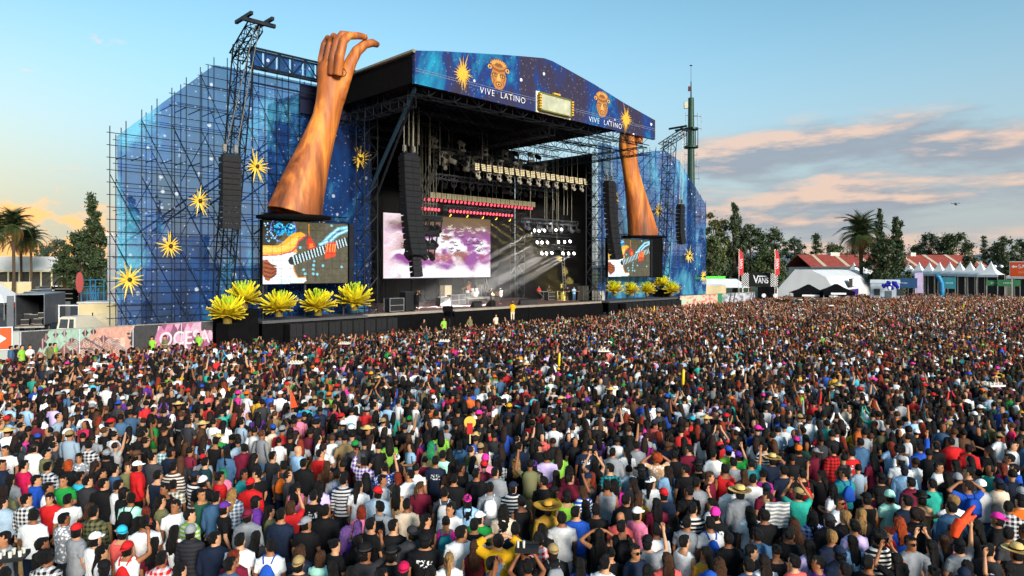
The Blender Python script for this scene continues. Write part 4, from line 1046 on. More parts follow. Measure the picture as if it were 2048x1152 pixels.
for i in range(30):
    o = obj_from('moving_head', mhd, HSG if i % 2 else mat('lamp_grey_glint', 'b4ae9e', .45, .2), t); up_ = i % 3 == 0  # paler heads: metal glints in the rigs put into the housing colour
    o.location = (Lr * (i + .5) / 30, .3 + rnd.uniform(-.4, .4), .3 if up_ else -.28); o.rotation_euler = (R(180) if up_ else R(rnd.uniform(-10, 20)), 0, rnd.uniform(-.6, .6)); o.scale = (1.9, 1.9, 1.9)
t, Lr = rig('rig with a row of paired warm-white blinder lamps', (946, 334), (1172, 364), 1.6)
for i in range(11):
    x = Lr * (i + .5) / 11
    for k, dx in enumerate((-.42, .42)):
        h_ = obj_from('blinder', blh, HSG, t); h_.location = (x + dx, -.2, .0); h_.rotation_euler = (R(-12), 0, R(-35) if k == 0 else R(10)); h_.scale = (.72 if k else .5, 1, .95)
        for r_ in range(4):
            for c in range(2):
                o = obj_from('lamp_cell', cell, LWH, h_); o.location = (-.24 + c * .48, -.03, -.3 + r_ * .2); o.scale = (2.0, 1, 1.2)
for i in range(12):
    o = obj_from('moving_head', mhd, mat('lamp_grey_glint', 'b4ae9e', .45, .2), t); o.location = (Lr * (i + .5) / 12, .1, -.5); o.scale = (1.3, 1.3, 1.3)
t, Lr = rig('second upper rig with grey moving heads behind the crowded one', (875, 318), (1106, 344), 4.4)
for i in range(24):
    o = obj_from('moving_head', mhd, mat('lamp_grey_glint', 'b4ae9e', .45, .2) if i % 3 else HSG, t); up_ = i % 2 == 0
    o.location = (Lr * (i + .5) / 24, .3 + rnd.uniform(-.3, .3), .32 if up_ else -.3); o.rotation_euler = (R(180) if up_ else R(rnd.uniform(-20, 25)), 0, rnd.uniform(-.9, .9)); o.scale = (1.6, 1.6, 1.6)
t, Lr = rig('dark rig with hanging fixtures above the white spotlights', (1050, 440), (1160, 448), 3.9)
for i in range(10):
    o = obj_from('moving_head', mhd, HSG if i % 2 else GALV, t); o.location = (Lr * (i + .5) / 10, .2, -.3); o.rotation_euler = (R(rnd.uniform(-20, 25)), 0, rnd.uniform(-.9, .9)); o.scale = (1.7, 1.7, 1.7)
cbl = sthing('cable_loom', 'dark cables drooping from the rigs at the left of the stage', 'cables', 0, 0)
for i in range(9):
    (xa_, za_), (xb_, zb_) = pb(846 + rnd.uniform(-14, 30), 330 + rnd.uniform(-15, 20), 2.4), pb(812 + rnd.uniform(-14, 14), 395 + rnd.uniform(-30, 110), 2.0)
    MB().path([(xa_ + (xb_ - xa_) * k / 8, 2.4 - .05 * k, za_ + (zb_ - za_) * k / 8 - 1.6 * math.sin(math.pi * k / 8)) for k in range(9)], .05, 5).build('cable', mat('cable_rubber', '2a2825', .6), cbl)
t, Lr = rig('middle rig of hanging black moving-head lamps', (866, 352), (1118, 380), 4.6)
for i in range(16):
    o = obj_from('moving_head', mhd, HSG, t); o.location = (Lr * (i + .5) / 16, .3, -.3); o.rotation_euler = (R(rnd.uniform(-15, 15)), 0, rnd.uniform(-.8, .8)); o.scale = (1.6, 1.6, 1.6)
t, Lr = rig('rig carrying a continuous strip of square cream lamp panels', (858, 392), (1068, 408), 7.4)
for i in range(22):
    h_ = obj_from('lamp_panel', blh, HSG, t); h_.location = (Lr * (i + .5) / 22, -.2, 0); h_.scale = (Lr / 22 * .96, 1, .75)
    for r_ in range(5):
        for c in range(2):
            o = obj_from('lamp_cell', cell, mat('lamp_cream', '8a8262', .5, 0, 0, emit='e8d9a8', estr=.22), h_); o.location = (-.24 + c * .48, -.03, -.32 + r_ * .16); o.scale = (2.0, 1, 1.0)
def red_row(label, p, q, n, b):
    t, Lr = rig(label, p, q, b)
    for i in range(n):
        h_ = obj_from('par_can', par, HSG, t); h_.location = (Lr * (i + .5) / n, -.1, -.35); h_.rotation_euler = (R(18), 0, R(8)); h_.scale = (1.25,) * 3
        obj_from('lens', parl, LRD, h_)
red_row('upper long row of glowing red lamps', (842, 392), (1064, 410), 30, 8.0)
red_row('lower long row of glowing red lamps', (894, 415), (1024, 425), 20, 8.6)
red_row('short row of red lamps behind the left loudspeaker column', (830, 410), (878, 412), 7, 8.0)
for k, (y, n) in enumerate(((436, 5), (466, 4), (492, 4))):
    t, Lr = rig(('upper', 'middle', 'lowest')[k] + ' short dark side rig hanging right of the left loudspeaker column', (822 - k * 6, y), (884 - k * 6, y), 4.0)
    for i in range(n):
        o = obj_from('moving_head', mhd, HSG, t); o.location = (Lr * (i + .6) / n, .2, -.25); o.rotation_euler = (R(10), 0, rnd.uniform(-.5, .5)); o.scale = (2.2,) * 3
    MB().bx(0, Lr, -.1, .25, -.2, .25).build('case', HSG, t)
# spotlights with their beams: real lamps in the stage smoke
def spot(parent, p, tgt, color, energy, ang):
    d = bpy.data.lights.new('spot_beam', 'SPOT'); d.energy = energy; d.spot_size = R(ang); d.spot_blend = .4; d.color = color; d.shadow_soft_size = .06
    o = bpy.data.objects.new('spot_beam', d); col.objects.link(o); o.parent = parent; o.location = p
    o.rotation_euler = (Vector(tgt) - Vector(p)).to_track_quat('-Z', 'Y').to_euler()
def spot_rig(label, pix, b, tgt, color, lm, energy, ang):
    A = [pb(x, y, b) for x, y in pix]; z = max(q[1] for q in A) + .6; xa = min(q[0] for q in A)
    t = sthing('spotlight_rig', label, 'spotlights', xa, b, z, 'spotlight rigs at the back of the stage'); Lr = max(q[0] for q in A) - xa
    lattice(MB(), (-.4, .3, 0), (Lr + .4, .3, 0), .4, 8, .03).build('truss', STEEL, t)
    MB().tube((Lr / 2, .3, .1), (Lr / 2, .3, zb - z), .025, 4).build('chain', CH_M, t)
    for (xx, zz) in A:
        h_ = obj_from('spotlight', par, HSG, t); h_.location = (xx - xa, -.05, zz - z); h_.scale = (1.25,) * 3
        d = (Vector(tgt) + Vector((rnd.uniform(-1, 1), 0, rnd.uniform(-.6, .6)))).normalized(); h_.rotation_euler = d.to_track_quat('-Y', 'Z').to_euler()
        obj_from('lens', parl, lm, h_)
        spot(t, h_.location + d * .3, h_.location + d * 12, color, energy, ang)
    return t
spot_rig('upper row of white spotlights throwing beams to the left', [(1070, 460), (1079, 461), (1090, 460), (1113, 459), (1124, 458)], 3.8, (-17, 1, -8), (1, .95, .88), LSP, 380000, 5)
spot_rig('middle row of white spotlights throwing beams to the left', [(1076, 484), (1085, 484), (1096, 484), (1118, 483), (1130, 483), (1141, 482)], 3.3, (-17, 1.5, -7.5), (1, .95, .88), LSP, 380000, 5)
spot_rig('lowest row of white spotlights throwing beams to the left', [(1085, 506), (1094, 506), (1105, 505), (1127, 506), (1138, 506), (1149, 506)], 2.8, (-17, 2, -7), (1, .95, .88), LSP, 380000, 5)
spot_rig('row of yellow spotlights above the rear video wall', [(898, 429), (932, 431), (963, 434), (990, 436), (1017, 439)], 9.4, (16, -5.5, -11), (1, .75, .15), LYL, 240000, 5)
sm = bpy.data.materials.new('stage_smoke'); sm.use_nodes = True; sn = sm.node_tree; sn.nodes.remove(sn.nodes['Principled BSDF'])
pv = sn.nodes.new('ShaderNodeVolumePrincipled'); pv.inputs['Density'].default_value = .0032; pv.inputs['Color'].default_value = (.9, .9, .92, 1); sn.links.new(pv.outputs[0], sn.nodes['Material Output'].inputs['Volume'])
sb_ = MB().bx(3, 30.0, 1.6, 10.9, 2.25, 13.5).build('stage_smoke', sm); sb_.location = S(0, 0, 0); sb_.rotation_euler = (0, 0, TH)
tag(sb_, 'thin smoke hanging in the back of the stage', 'smoke', None, 'stuff')

# ------------------------------------------------------------------ band gear
def gear(name, label, cat, a, b, rz=0.0, group=None, z=2.2): return sthing(name, label, cat, a, b, z, group, rz)
CASE = mat('flight_case', '1b1c1f', .5, .1); ALU = mat('aluminium', 'b4b2ac', .35, .7)
def case(label, x, b, w_, d_, h_, m=CASE, edge=True, rz=0.0):
    a, _ = pb(x, 600, b); t = gear('flight_case', label, 'case', a, b, rz, 'equipment cases on stage')
    MB().bx(-w_ / 2, w_ / 2, -d_ / 2, d_ / 2, .08, h_).build('body', m, t)
    if edge:
        for sx in (-1, 1):
            for sy in (-1, 1): MB().box((sx * w_ / 2, sy * d_ / 2, h_ / 2 + .04), (.06, .06, h_ - .06)).build('edge_rail', ALU, t)
        for zz in (.1, h_ * .5, h_): MB().box((0, -d_ / 2 - .01, zz), (w_ + .04, .03, .05)).build('edge_rail', ALU, t)
    for sx in (-.8, .8): MB().box((sx * w_ / 2, 0, .04), (.08, d_ * .8, .08)).build('castor', BLACK, t)
case('silver-edged equipment rack at the left front corner of the stage', 788, 1.2, 1.5, .9, 1.25)
case('tall black case stack behind the cameraman at stage left', 815, 1.8, 1.1, .9, 1.75, CASE, False)
case('low black case left of the amplifiers', 886, 4.6, 1.3, .8, 1.0, CASE, False)
case('black bass cabinet left of the drum riser', 905, 6.0, 1.1, .8, 1.1)
case('black guitar cabinet touching the drum riser', 919, 6.2, 1.1, .8, 1.1)
case('cream-fronted amplifier stack standing left of the drums', 892, 6.6, .9, .7, 2.1, mat('amp_cream', 'b8a888', .6))
case('silver-edged case at the right side of the stage under the keyboards', 1100, 6, 1.4, .8, 1.0)
case('second silver-edged case right of the keyboards', 1118, 5.6, 1.4, .8, 1.1)
case('wide black case wall at the right of the stage', 1143, 4.4, 2.6, 1.2, 2.0, CASE, False)
case('grey cabinet beside the right stage tower', 1166, 2.2, 1.0, .9, 1.8, mat('cab_grey', '4a4840', .7), False)
case('pale case at the foot of the right agaves', 1197, .9, 1.2, .9, 1.2, mat('case_pale', 'a8a59c', .5))
def wedge(label, x, b, rz):
    a, _ = pb(x, 600, b); t = gear('monitor_wedge', label, 'monitor', a, b, rz, 'floor monitors')
    MB().prism([(-.35, 0), (.4, 0), (.4, .5), (.15, .62)], 0, -.5, .5).build('cabinet', CAB, t); MB().add([(-.44, -.30, .10), (.44, -.30, .10), (.44, .11, .60), (-.44, .11, .60)], [(0, 1, 2, 3)]).build('grille', mat('wedge_grille', 'a5a6a2', .5, .2), t)
wedge('floor monitor left of centre at the stage front', 952, 1.6, R(170)); wedge('floor monitor before the two guitarists', 980, 1.8, R(200)); wedge('floor monitor right of the yellow-clad person', 1046, 1.4, R(160)); wedge('floor monitor farthest right on the stage front', 1064, 1.6, R(150))
# drums
a, _ = pb(947, 600, 7.2)
rz_ = gear('drum_riser', 'pale-edged drum riser at the middle of the stage', 'riser', a, 7.2)
MB().bx(-1.9, 1.9, -1.3, 1.3, .55, .7).build('platform', mat('riser_top', '8f8d88', .5), rz_)
for sx in (-1.8, 1.8):
    for sy in (-1.2, 1.2): MB().tube((sx, sy, 0), (sx, sy, .55), .05, 5).build('leg', ALU, rz_)
dk = gear('drum_kit', 'drum kit with tilted cymbals standing on the riser', 'drum kit', a, 7.2, 0, None, 2.9)
WD = mat('drum_shell', 'c9c6c0', .3, .1); CY = mat('cymbal', 'b89a4a', .25, .9)
MB().path([(0, -.45, .32), (0, .1, .32)], .32, 16).build('bass_drum', WD, dk)
for x, y, z, r_ in ((-.3, -.2, .85, .17), (.3, -.2, .85, .17), (.75, .2, .5, .23), (-.7, .2, .62, .19)): MB().path([(x, y, z - .14), (x, y + .03, z + .14)], r_, 12).build('drum', WD, dk)
for x, y, z in ((-1.0, -.2, 1.25), (1.05, -.2, 1.3), (-.55, .1, 1.5), (.6, .1, 1.5), (-1.15, .4, .95)):
    MB().path([(x, y, z), (x, y + .02, z + .025)], [.27, .05], 14).build('cymbal', CY, dk); MB().tube((x, y, 0), (x, y, z), .018, 4).build('stand', ALU, dk)
person(S(a, 8.0, 2.9), TH + math.pi, 'drummer in red behind the cymbals with one arm raised', 't', 'red', None, 'a', 'n', pose='u', legc='black', height=1.62)
# guitarists
def guitar(parent_loc, rz, label, c):
    t = thing('guitar', label, 'guitar', parent_loc, rz); M_ = Matrix.Rotation(R(-28), 3, 'Y')
    MB().prism([(-.2, -.13), (-.05, -.10), (.1, -.15), (.19, -.06), (.15, .02), (.2, .12), (.08, .11), (-.04, .09), (-.18, .14), (-.24, 0)], 1, -.03, .03).build('body', mat('guitar_' + c, c, .3), t)
    MB().box((.46, 0, .0), (.62, .03, .055)).build('neck', mat('guitar_neck', '6a4424', .4), t); MB().box((.83, 0, .01), (.16, .03, .09)).build('headstock', mat('guitar_neck', '6a4424', .4), t)
    t.rotation_euler = (0, R(-25), rz)
    return t
ga, _ = pb(982, 600, 4.6); gb, _ = pb(1001, 600, 4.4)
p1_ = S(ga, 4.6, 2.2); p2_ = S(gb, 4.4, 2.2)
person(p1_, R(-60), 'guitarist in dark clothes at centre stage facing right', 't', 'charcoal', None, 's', 'n', pose='g', legc='black')
person(p2_, R(70), 'guitarist in pale shirt and cap at centre stage facing left', 't', 'lightgrey', None, 's', 'n', 'c', 'white', pose='g', legc='charcoal')
guitar(p1_ + Vector((.22, .1, 1.08)), R(200), 'pale wooden guitar held by the left guitarist', 'c8a468')
guitar(p2_ + Vector((-.22, .05, 1.08)), R(-20), 'brown guitar held by the right guitarist', '9a5a2a')
ca, _ = pb(834, 600, .9)
person(S(ca, .9, 2.2), TH - R(70), 'cameraman in black leaning at the left stage front', 'j', 'black', None, 's', 'k', pose='U', legc='black')
for i, (x, b, c, lb) in enumerate(((1078, 7.5, 'red', 'musician in red behind the keyboards at stage right'), (1098, 8, 'charcoal', 'dark-clad musician beside the keyboards'), (1135, 3.4, 'black', 'crew member in black before the case wall'), (1148, 3.0, 'lightblue', 'crew member in pale blue at the right stage edge'), (1157, 2.6, 'black', 'crew member standing nearest the right tower'))):
    a, _ = pb(x, 600, b); person(S(a, b, 2.2), TH + R(150), lb, 't', c, None, 's', 'k', pose='f', legc='denim' if i == 3 else 'black')
a, _ = pb(1086, 600, 6.6); kb = gear('keyboard', 'keyboard on a crossed stand at stage right', 'keyboard', a, 6.6)
MB().bx(-.8, .8, -.2, .2, .95, 1.07).build('case', CASE, kb); MB().bx(-.75, .75, -.21, -.05, 1.075, 1.09).build('keys', WHITE, kb)
for s_ in (-1, 1): MB().tube((-.5 * s_, -.15, 0), (.5 * s_, .15, .95), .025, 5).build('stand', ALU, kb)
a, _ = pb(1131, 600, 4.2); ld = gear('ladder', 'tall metal ladder hanging at the back right of the stage', 'ladder', a, 4.2)
for sx in (-.22, .22): MB().tube((sx, 0, 0), (sx - .6, 0, 6.4), .035, 5).build('rail', ALU, ld)
for i in range(16): MB().tube((-.22 - .0375 * i, 0, .4 + i * .37), (.22 - .0375 * i, 0, .4 + i * .37), .025, 4).build('rung', ALU, ld)
for i, (x, b) in enumerate(((958, 4.4), (1024, 3.0), (1043, 3.4))):
    a, _ = pb(x, 600, b); t = gear('microphone_stand', ('microphone stand left of the guitarists', 'microphone stand at the middle of the stage front', 'microphone stand right of centre')[i], 'mic stand', a, b)
    MB().tube((0, 0, 0), (0, 0, 1.45), .018, 5).build('pole', STEEL, t); MB().tube((0, 0, 1.45), (0, -.35, 1.6), .014, 5).build('boom', STEEL, t); MB().path([(0, -.35, 1.6), (0, -.5, 1.63)], [.02, .035], 6).build('microphone', BLACK, t); MB().path([(0, 0, 0), (0, 0, .04)], .16, 10).build('foot', STEEL, t)

# ------------------------------------------------------------------ loudspeaker platforms, subwoofers, pit
lp0 = pb(520, 640, -.8)[0]
pl_ = sthing('side_platform', 'low black side platform below the left agaves', 'platform', 0, 0)
MB().bx(lp0, -1.75, -1.2, 2.6, 2.05, 2.25).build('deck', mat('platform_grey', '4a4a4c', .6), pl_); MB().bx(lp0 + .05, -1.75, -1.1, -1.0, 0, 2.03).build('skirt', BLACK, pl_)
x0 = pb(432, 650, -1.4)[0]; x1 = pb(508, 650, -2.8)[0]
MB().bx(x0, x1, -3.6, -1.4, 0, pb(455, 637, -2.6)[1] - .36).build('plinth', BLACK, pl_)
MB().bx(x0 + 1.2, lp0 - .05, -.6, 2.4, 0, pb(488, 608, .4)[1] - .36).build('plinth', BLACK, pl_)
pr_ = sthing('side_platform', 'low black side platform below the right agaves', 'platform', 0, 0)
MB().bx(31.1, 48.4, -1.2, 2.6, 2.05, 2.25).build('deck', mat('platform_grey', '4a4a4c', .6), pr_); MB().bx(31.1, 48.4, -1.1, -1.0, 0, 2.03).build('skirt', BLACK, pr_)
MB().bx(pb(1323, 574, 1.2)[0] - .8, pb(1323, 574, 1.2)[0] + .8, .4, 2.0, 2.26, pb(1323, 574, 1.2)[1] - .36).build('plinth', BLACK, pr_)
ORD = ['first', 'second', 'third', 'fourth', 'fifth', 'sixth', 'seventh', 'eighth', 'ninth', 'tenth', 'eleventh', 'twelfth']
sbw = MB().bx(-.5, .5, -.4, .5, 0, .98).mesh('cabinet'); sbg = MB().bx(-.44, -.02, -.43, -.38, .06, .92).bx(.02, .44, -.43, -.38, .06, .92).mesh('grille')
def subs(xa, xb, n, side):
    A0, A1 = pb(xa, 650, -1.9)[0], pb(xb, 650, -1.9)[0]
    for i in range(n):
        for r_ in range(2):
            t = sthing('subwoofer', '%s subwoofer from the left in the %s row before the %s agaves' % (ORD[i], ('lower', 'upper')[r_], side), 'subwoofer', A0 + (A1 - A0) * (i + .5) / n, -1.9, r_ * 1.0, 'subwoofers along the stage front')
            w_ = (A1 - A0) / n; o = obj_from('cabinet', sbw, CAB, t); o.scale = (w_ * .93, 1, 1); g = obj_from('grille', sbg, GRL, t); g.scale = (w_ * .93, 1, 1)
subs(574, 790, 9, 'left'); subs(1246, 1358, 10, 'right')
BAR = mat('barrier_cream', 'b9a070', .5, .2)
bm_ = MB().tube((-1.2, 0, 1.2), (1.2, 0, 1.2), .05, 5).bx(-1.2, 1.2, .05, .12, .1, 1.15).tube((-1.2, 0, 0), (-1.2, 0, 1.2), .04, 5).mesh('panel')
for i in range(24):
    t = sthing('crowd_barrier', '%s crowd barrier panel along the pit, counted from the left' % (str(i + 1) + ('st' if i % 10 == 0 and i != 10 else 'nd' if i % 10 == 1 and i != 11 else 'rd' if i % 10 == 2 and i != 12 else 'th')), 'barrier', -8 + i * 2.45, -7.9, 0, 'barriers before the stage')
    obj_from('panel', bm_, BAR, t); MB().bx(-1.1, 1.1, .15, .9, 0, .05).build('step', STEEL, t)
# camera tripod in the pit, yellow-clad operator on a podium
a, zf = pb(898, 660, -6.2); t = sthing('camera_tripod', 'black television camera on a tall tripod in the pit', 'camera', a, -6.2)
zc = pb(898, 622, -6.2)[1]
for k in range(3): MB().tube((math.cos(k * 2.1) * .6, math.sin(k * 2.1) * .6, 0), (0, 0, zc - .5), .04, 5).build('leg', STEEL, t)
MB().bx(-.2, .2, -.5, .45, zc - .45, zc).build('camera_body', BLACK, t); MB().path([(0, -.5, zc - .2), (0, -.85, zc - .2)], [.12, .16], 10).build('lens', BLACK, t); MB().bx(-.5, .5, .1, .2, zc - .05, zc + .4).build('viewfinder', BLACK, t)
a, zf = pb(1025, 641, -6.4); t = sthing('podium', 'small black podium in the pit carrying the yellow-clad operator', 'podium', a, -6.4)
MB().bx(-.7, .7, -.6, .6, zf - .12, zf).build('platform', STEEL, t)
for sx in (-.6, .6):
    for sy in (-.5, .5): MB().tube((sx, sy, 0), (sx, sy, zf - .12), .05, 5).build('leg', STEEL, t)
person(S(a, -6.4, zf), TH - R(40), 'operator in yellow jacket standing high on the pit podium', 'j', 'yellow', None, 's', 'n', 'c', 'khaki', pose='f', legc='beige')
for i, (x, c, lb) in enumerate(((848, 'black', 'guard in black in the pit left of the tripod'), (888, 'lime', 'guard in lime vest beside the camera tripod'), (940, 'olive', 'guard in olive in the pit right of the tripod'), (992, 'beige', 'guard in beige in the pit left of the podium'))):
    a, _ = pb(x, 650, -7.0); person(S(a, -7.0, .45), TH + R(180), lb, 't', c, None, 's', 'k', pose='p', legc='black')

# ------------------------------------------------------------------ trees
def leaf_mat(name, c1, c2):
    if name in MATS: return MATS[name]
    m = bpy.data.materials.new(name); m.use_nodes = True; t = m.node_tree; b = t.nodes['Principled BSDF']
    g = t.nodes.new('ShaderNodeNewGeometry'); mx = t.nodes.new('ShaderNodeMix'); mx.data_type = 'RGBA'; mx.inputs[6].default_value = (*c1, 1); mx.inputs[7].default_value = (*c2, 1)
    t.links.new(g.outputs['Random Per Island'], mx.inputs[0]); t.links.new(mx.outputs[2], b.inputs['Base Color']); b.inputs['Roughness'].default_value = .6
    MATS[name] = m; return m
BARK = mat('bark', '4a3a2c', .9, 0, .3, 3, .5, 6)
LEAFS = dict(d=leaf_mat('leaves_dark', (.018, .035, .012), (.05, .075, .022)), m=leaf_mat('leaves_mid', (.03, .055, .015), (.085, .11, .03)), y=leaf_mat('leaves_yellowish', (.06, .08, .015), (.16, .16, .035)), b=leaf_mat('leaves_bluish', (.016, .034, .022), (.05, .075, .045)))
def tree(label, x, ytop, wpx, Y, kind='d', shape='round', n=2600, seed=0, group=None):
    base = px(x, 0, Y); H = px(x, ytop, Y).z; Wd = wpx * Y / F / 2
    t = thing('tree', label, 'tree', (base.x, Y, 0), 0, group); rr = np.random.RandomState(seed + 1); r2 = random.Random(seed)
    tb = MB(); tb.path([(0, 0, 0), (r2.uniform(-.2, .2), 0, H * .25), (r2.uniform(-.4, .4), 0, H * .55), (0, 0, H * .85)], [H * .028, H * .022, H * .013, H * .004], 8)
    cl = []; nc = 34
    for i in range(nc):
        f = (i + .5) / nc
        if shape == 'round': z = H * (.26 + .70 * f); rad = Wd * math.sqrt(max(.06, 1 - ((f - .40) / .64) ** 2))
        elif shape == 'column': z = H * (.18 + .80 * f); rad = Wd * (1.0 - .82 * f) * (.7 + .6 * r2.random())
        else: z = H * (.12 + .84 * f); rad = Wd * (1.0 - .93 * f)
        th = i * 2.4 + r2.uniform(-.5, .5); q = rad * r2.uniform(.25, .92); c = (math.cos(th) * q, math.sin(th) * q, z + r2.uniform(-.03, .03) * H)
        cl.append((c, Wd * r2.uniform(.18, .36) * (1 if shape != 'column' else 1 - .55 * f)))
        if i % 2 == 0: tb.path([(0, 0, z * .72), (c[0] * .6, c[1] * .6, z * .9), c], [H * .008, H * .005, H * .002], 5)
    tb.build('trunk', BARK, t)
    k = int(n * 3.2) // len(cl); P = []
    for c, r_ in cl:
        v = rr.normal(size=(k, 3)); v /= np.linalg.norm(v, axis=1)[:, None]; q = r_ * np.abs(rr.normal(0, .62, (k, 1)))
        v[:, 2] *= 1.5 if shape == 'column' else .75; P.append(np.array(c) + v * q)
    P = np.concatenate(P); m = len(P); s_ = (Wd * .036 + .115) * rr.uniform(.6, 1.6, (m, 1))
    u = rr.normal(size=(m, 3)); u /= np.linalg.norm(u, axis=1)[:, None]; w_ = rr.normal(size=(m, 3)); w_ = np.cross(u, w_); w_ /= np.linalg.norm(w_, axis=1)[:, None]
    V = np.stack([P - u * s_, P + w_ * s_ * .45, P + u * s_, P - w_ * s_ * .45], 1).reshape(-1, 3)
    me = bpy.data.meshes.new('crown'); me.from_pydata(V.tolist(), [], [(4 * i, 4 * i + 1, 4 * i + 2, 4 * i + 3) for i in range(m)])
    obj_from('crown', me, LEAFS[kind], t); return t
def frond_mesh():
    mb = MB(); n = 12; pts = [(0, 0, 0)]
    sp = [Vector((0, 3.1 * i / n, 1.15 * math.sin(i / n * 2.3) - 1.3 * (i / n) ** 2)) for i in range(n + 1)]
    mb.path(sp, [.05 - .004 * i for i in range(n + 1)], 4)
    for i in range(1, n + 1):
        L_ = .75 * math.sin(math.pi * min(.95, .18 + .8 * i / n)) + .12
        for s_ in (-1, 1):
            for k in (0, .5):
                p = sp[i].lerp(sp[i - 1], k); q = p + Vector((s_ * L_, .35, -.30 * L_)); mb.add([p + Vector((0, -.06, .01)), p + Vector((0, .06, .01)), q], [(0, 1, 2)]); mb.add([p + Vector((0, -.06, -.01)), p + Vector((0, .06, -.01)), q + Vector((0, 0, -.02))], [(2, 1, 0)])
    return mb.mesh('frond')
FROND = frond_mesh()
def palm(label, x, ytop, Y, scale, dry=.25, seed=0, base_y=None):
    b = px(x, 0, Y); H = px(x, ytop, Y).z; t = thing('palm_tree', label, 'palm', (b.x, Y, 0), 0, 'palm trees'); rr = random.Random(seed); hc = H - 1.5 * scale
    MB().path([(0, 0, 0), (.1, 0, hc * .3), (0, 0, hc * .7), (0, 0, hc)], [.55 * scale / 2, .42 * scale / 2, .42 * scale / 2, .62 * scale / 2], 10).build('trunk', BARK, t)
    for i in range(56):
        o = bpy.data.objects.new('frond', FROND); col.objects.link(o); o.parent = t; f = i / 55
        o.location = (0, 0, hc); o.rotation_euler = (R(72 - 150 * f + rr.uniform(-8, 8)), 0, i * 2.4 + rr.uniform(-.2, .2)); s_ = scale * rr.uniform(.85, 1.1) * (1 if f < .75 else .8); o.scale = (s_,) * 3
        if not FROND.materials: FROND.materials.append(None)
        o.material_slots[0].link = 'OBJECT'; o.material_slots[0].material = LEAFS['d'] if f < .45 else (LEAFS['m'] if f < .8 else mat('dry_frond', '7a5a2a', .9))
    return t
# left background
palm('largest palm at the left edge before the white hall', 27, 432, 150, 1.5, seed=1); palm('smaller palm right of the big palm before the white hall', 62, 464, 160, 1.2, seed=2); palm('palm between the two at the left, partly hidden', 42, 470, 172, 1.3, seed=3); palm('palm cut by the left edge of the picture', -12, 445, 150, 1.6, seed=4)
palm('low bushy palm before the dark trees at left', 138, 532, 120, 1.2, seed=5)
tree('tall dark feathery tree left of the scaffold', 186, 396, 84, 112, 'd', 'column', 5200, 1, 'trees behind the left side of the stage'); tree('dark leafy tree below the tall feathery one', 160, 460, 82, 110, 'd', 'round', 4200, 2, 'trees behind the left side of the stage')
tree('distant rounded tree behind the palms', 118, 478, 62, 230, 'b', 'round', 2000, 3, 'trees behind the left side of the stage'); tree('distant low tree behind the white hall', 85, 492, 50, 260, 'b', 'round', 1500, 4, 'trees behind the left side of the stage')
tree('tree seen through the left cloth beside the scaffold edge', 265, 395, 60, 125, 'd', 'column', 2200, 5, 'trees behind the left side of the stage'); tree('narrow tree seen through the left cloth', 318, 392, 36, 125, 'd', 'column', 1600, 6, 'trees behind the left side of the stage')
# right background
for i, (x, yt, wd, Y, k, sh, n, lb) in enumerate((
    (1432, 428, 72, 135, 'y', 'round', 2600, 'light green open tree next to the right scaffold wing'), (1470, 400, 56, 132, 'd', 'column', 3400, 'tall dark pointed tree above the checkered sign'),
    (1425, 470, 60, 128, 'm', 'round', 2600, 'green tree low behind the right scaffold edge'), (1500, 448, 92, 138, 'd', 'round', 3400, 'broad dark tree between the red flags'), (1548, 458, 60, 150, 'd', 'round', 2400, 'dark rounded tree right of the second red flag'),
    (1540, 500, 70, 126, 'm', 'round', 2400, 'green tree directly behind the second red flag'), (1590, 472, 52, 170, 'b', 'round', 2000, 'bluish tree left of the red-roofed hall'), (1632, 465, 48, 175, 'd', 'cone', 2000, 'small conical tree at the left end of the red roof'),
    (1668, 486, 60, 190, 'm', 'round', 1800, 'light green low tree behind the red roof'), (1760, 415, 44, 128, 'd', 'column', 3400, 'tallest dark slender tree right of the palm'), (1795, 436, 60, 126, 'd', 'column', 3400, 'dark two-peaked tree right of the tallest slender tree'),
    (1774, 478, 84, 124, 'd', 'round', 3600, 'broad dark tree before the red-roofed hall'), (1860, 466, 66, 185, 'b', 'round', 2400, 'bluish tree above the middle of the red roof'), (1905, 468, 84, 176, 'd', 'round', 3000, 'dark tree leaning over the right half of the red roof'),
    (1938, 508, 44, 140, 'd', 'round', 2200, 'dark drooping tree before the gable end'), (1968, 470, 34, 200, 'b', 'cone', 1400, 'small dark conical tree behind the gable'), (2008, 473, 52, 160, 'd', 'round', 2600, 'dark tree behind the orange exit sign'), (1988, 490, 40, 165, 'd', 'round', 1800, 'dark tree right of the gable end'), (2044, 478, 40, 160, 'd', 'round', 2000, 'dark tree at the right picture edge'),
    (1712, 500, 70, 210, 'b', 'round', 1600, 'far bluish tree behind the palm'), (1835, 490, 60, 200, 'd', 'round', 1800, 'dark tree far behind the roof chimney'))): tree(lb, x, yt, wd, Y, k, sh, n, 40 + i, 'trees behind the right side of the field')
palm('tall palm rising before the red-roofed hall', 1722, 446, 128, 1.6, seed=9)

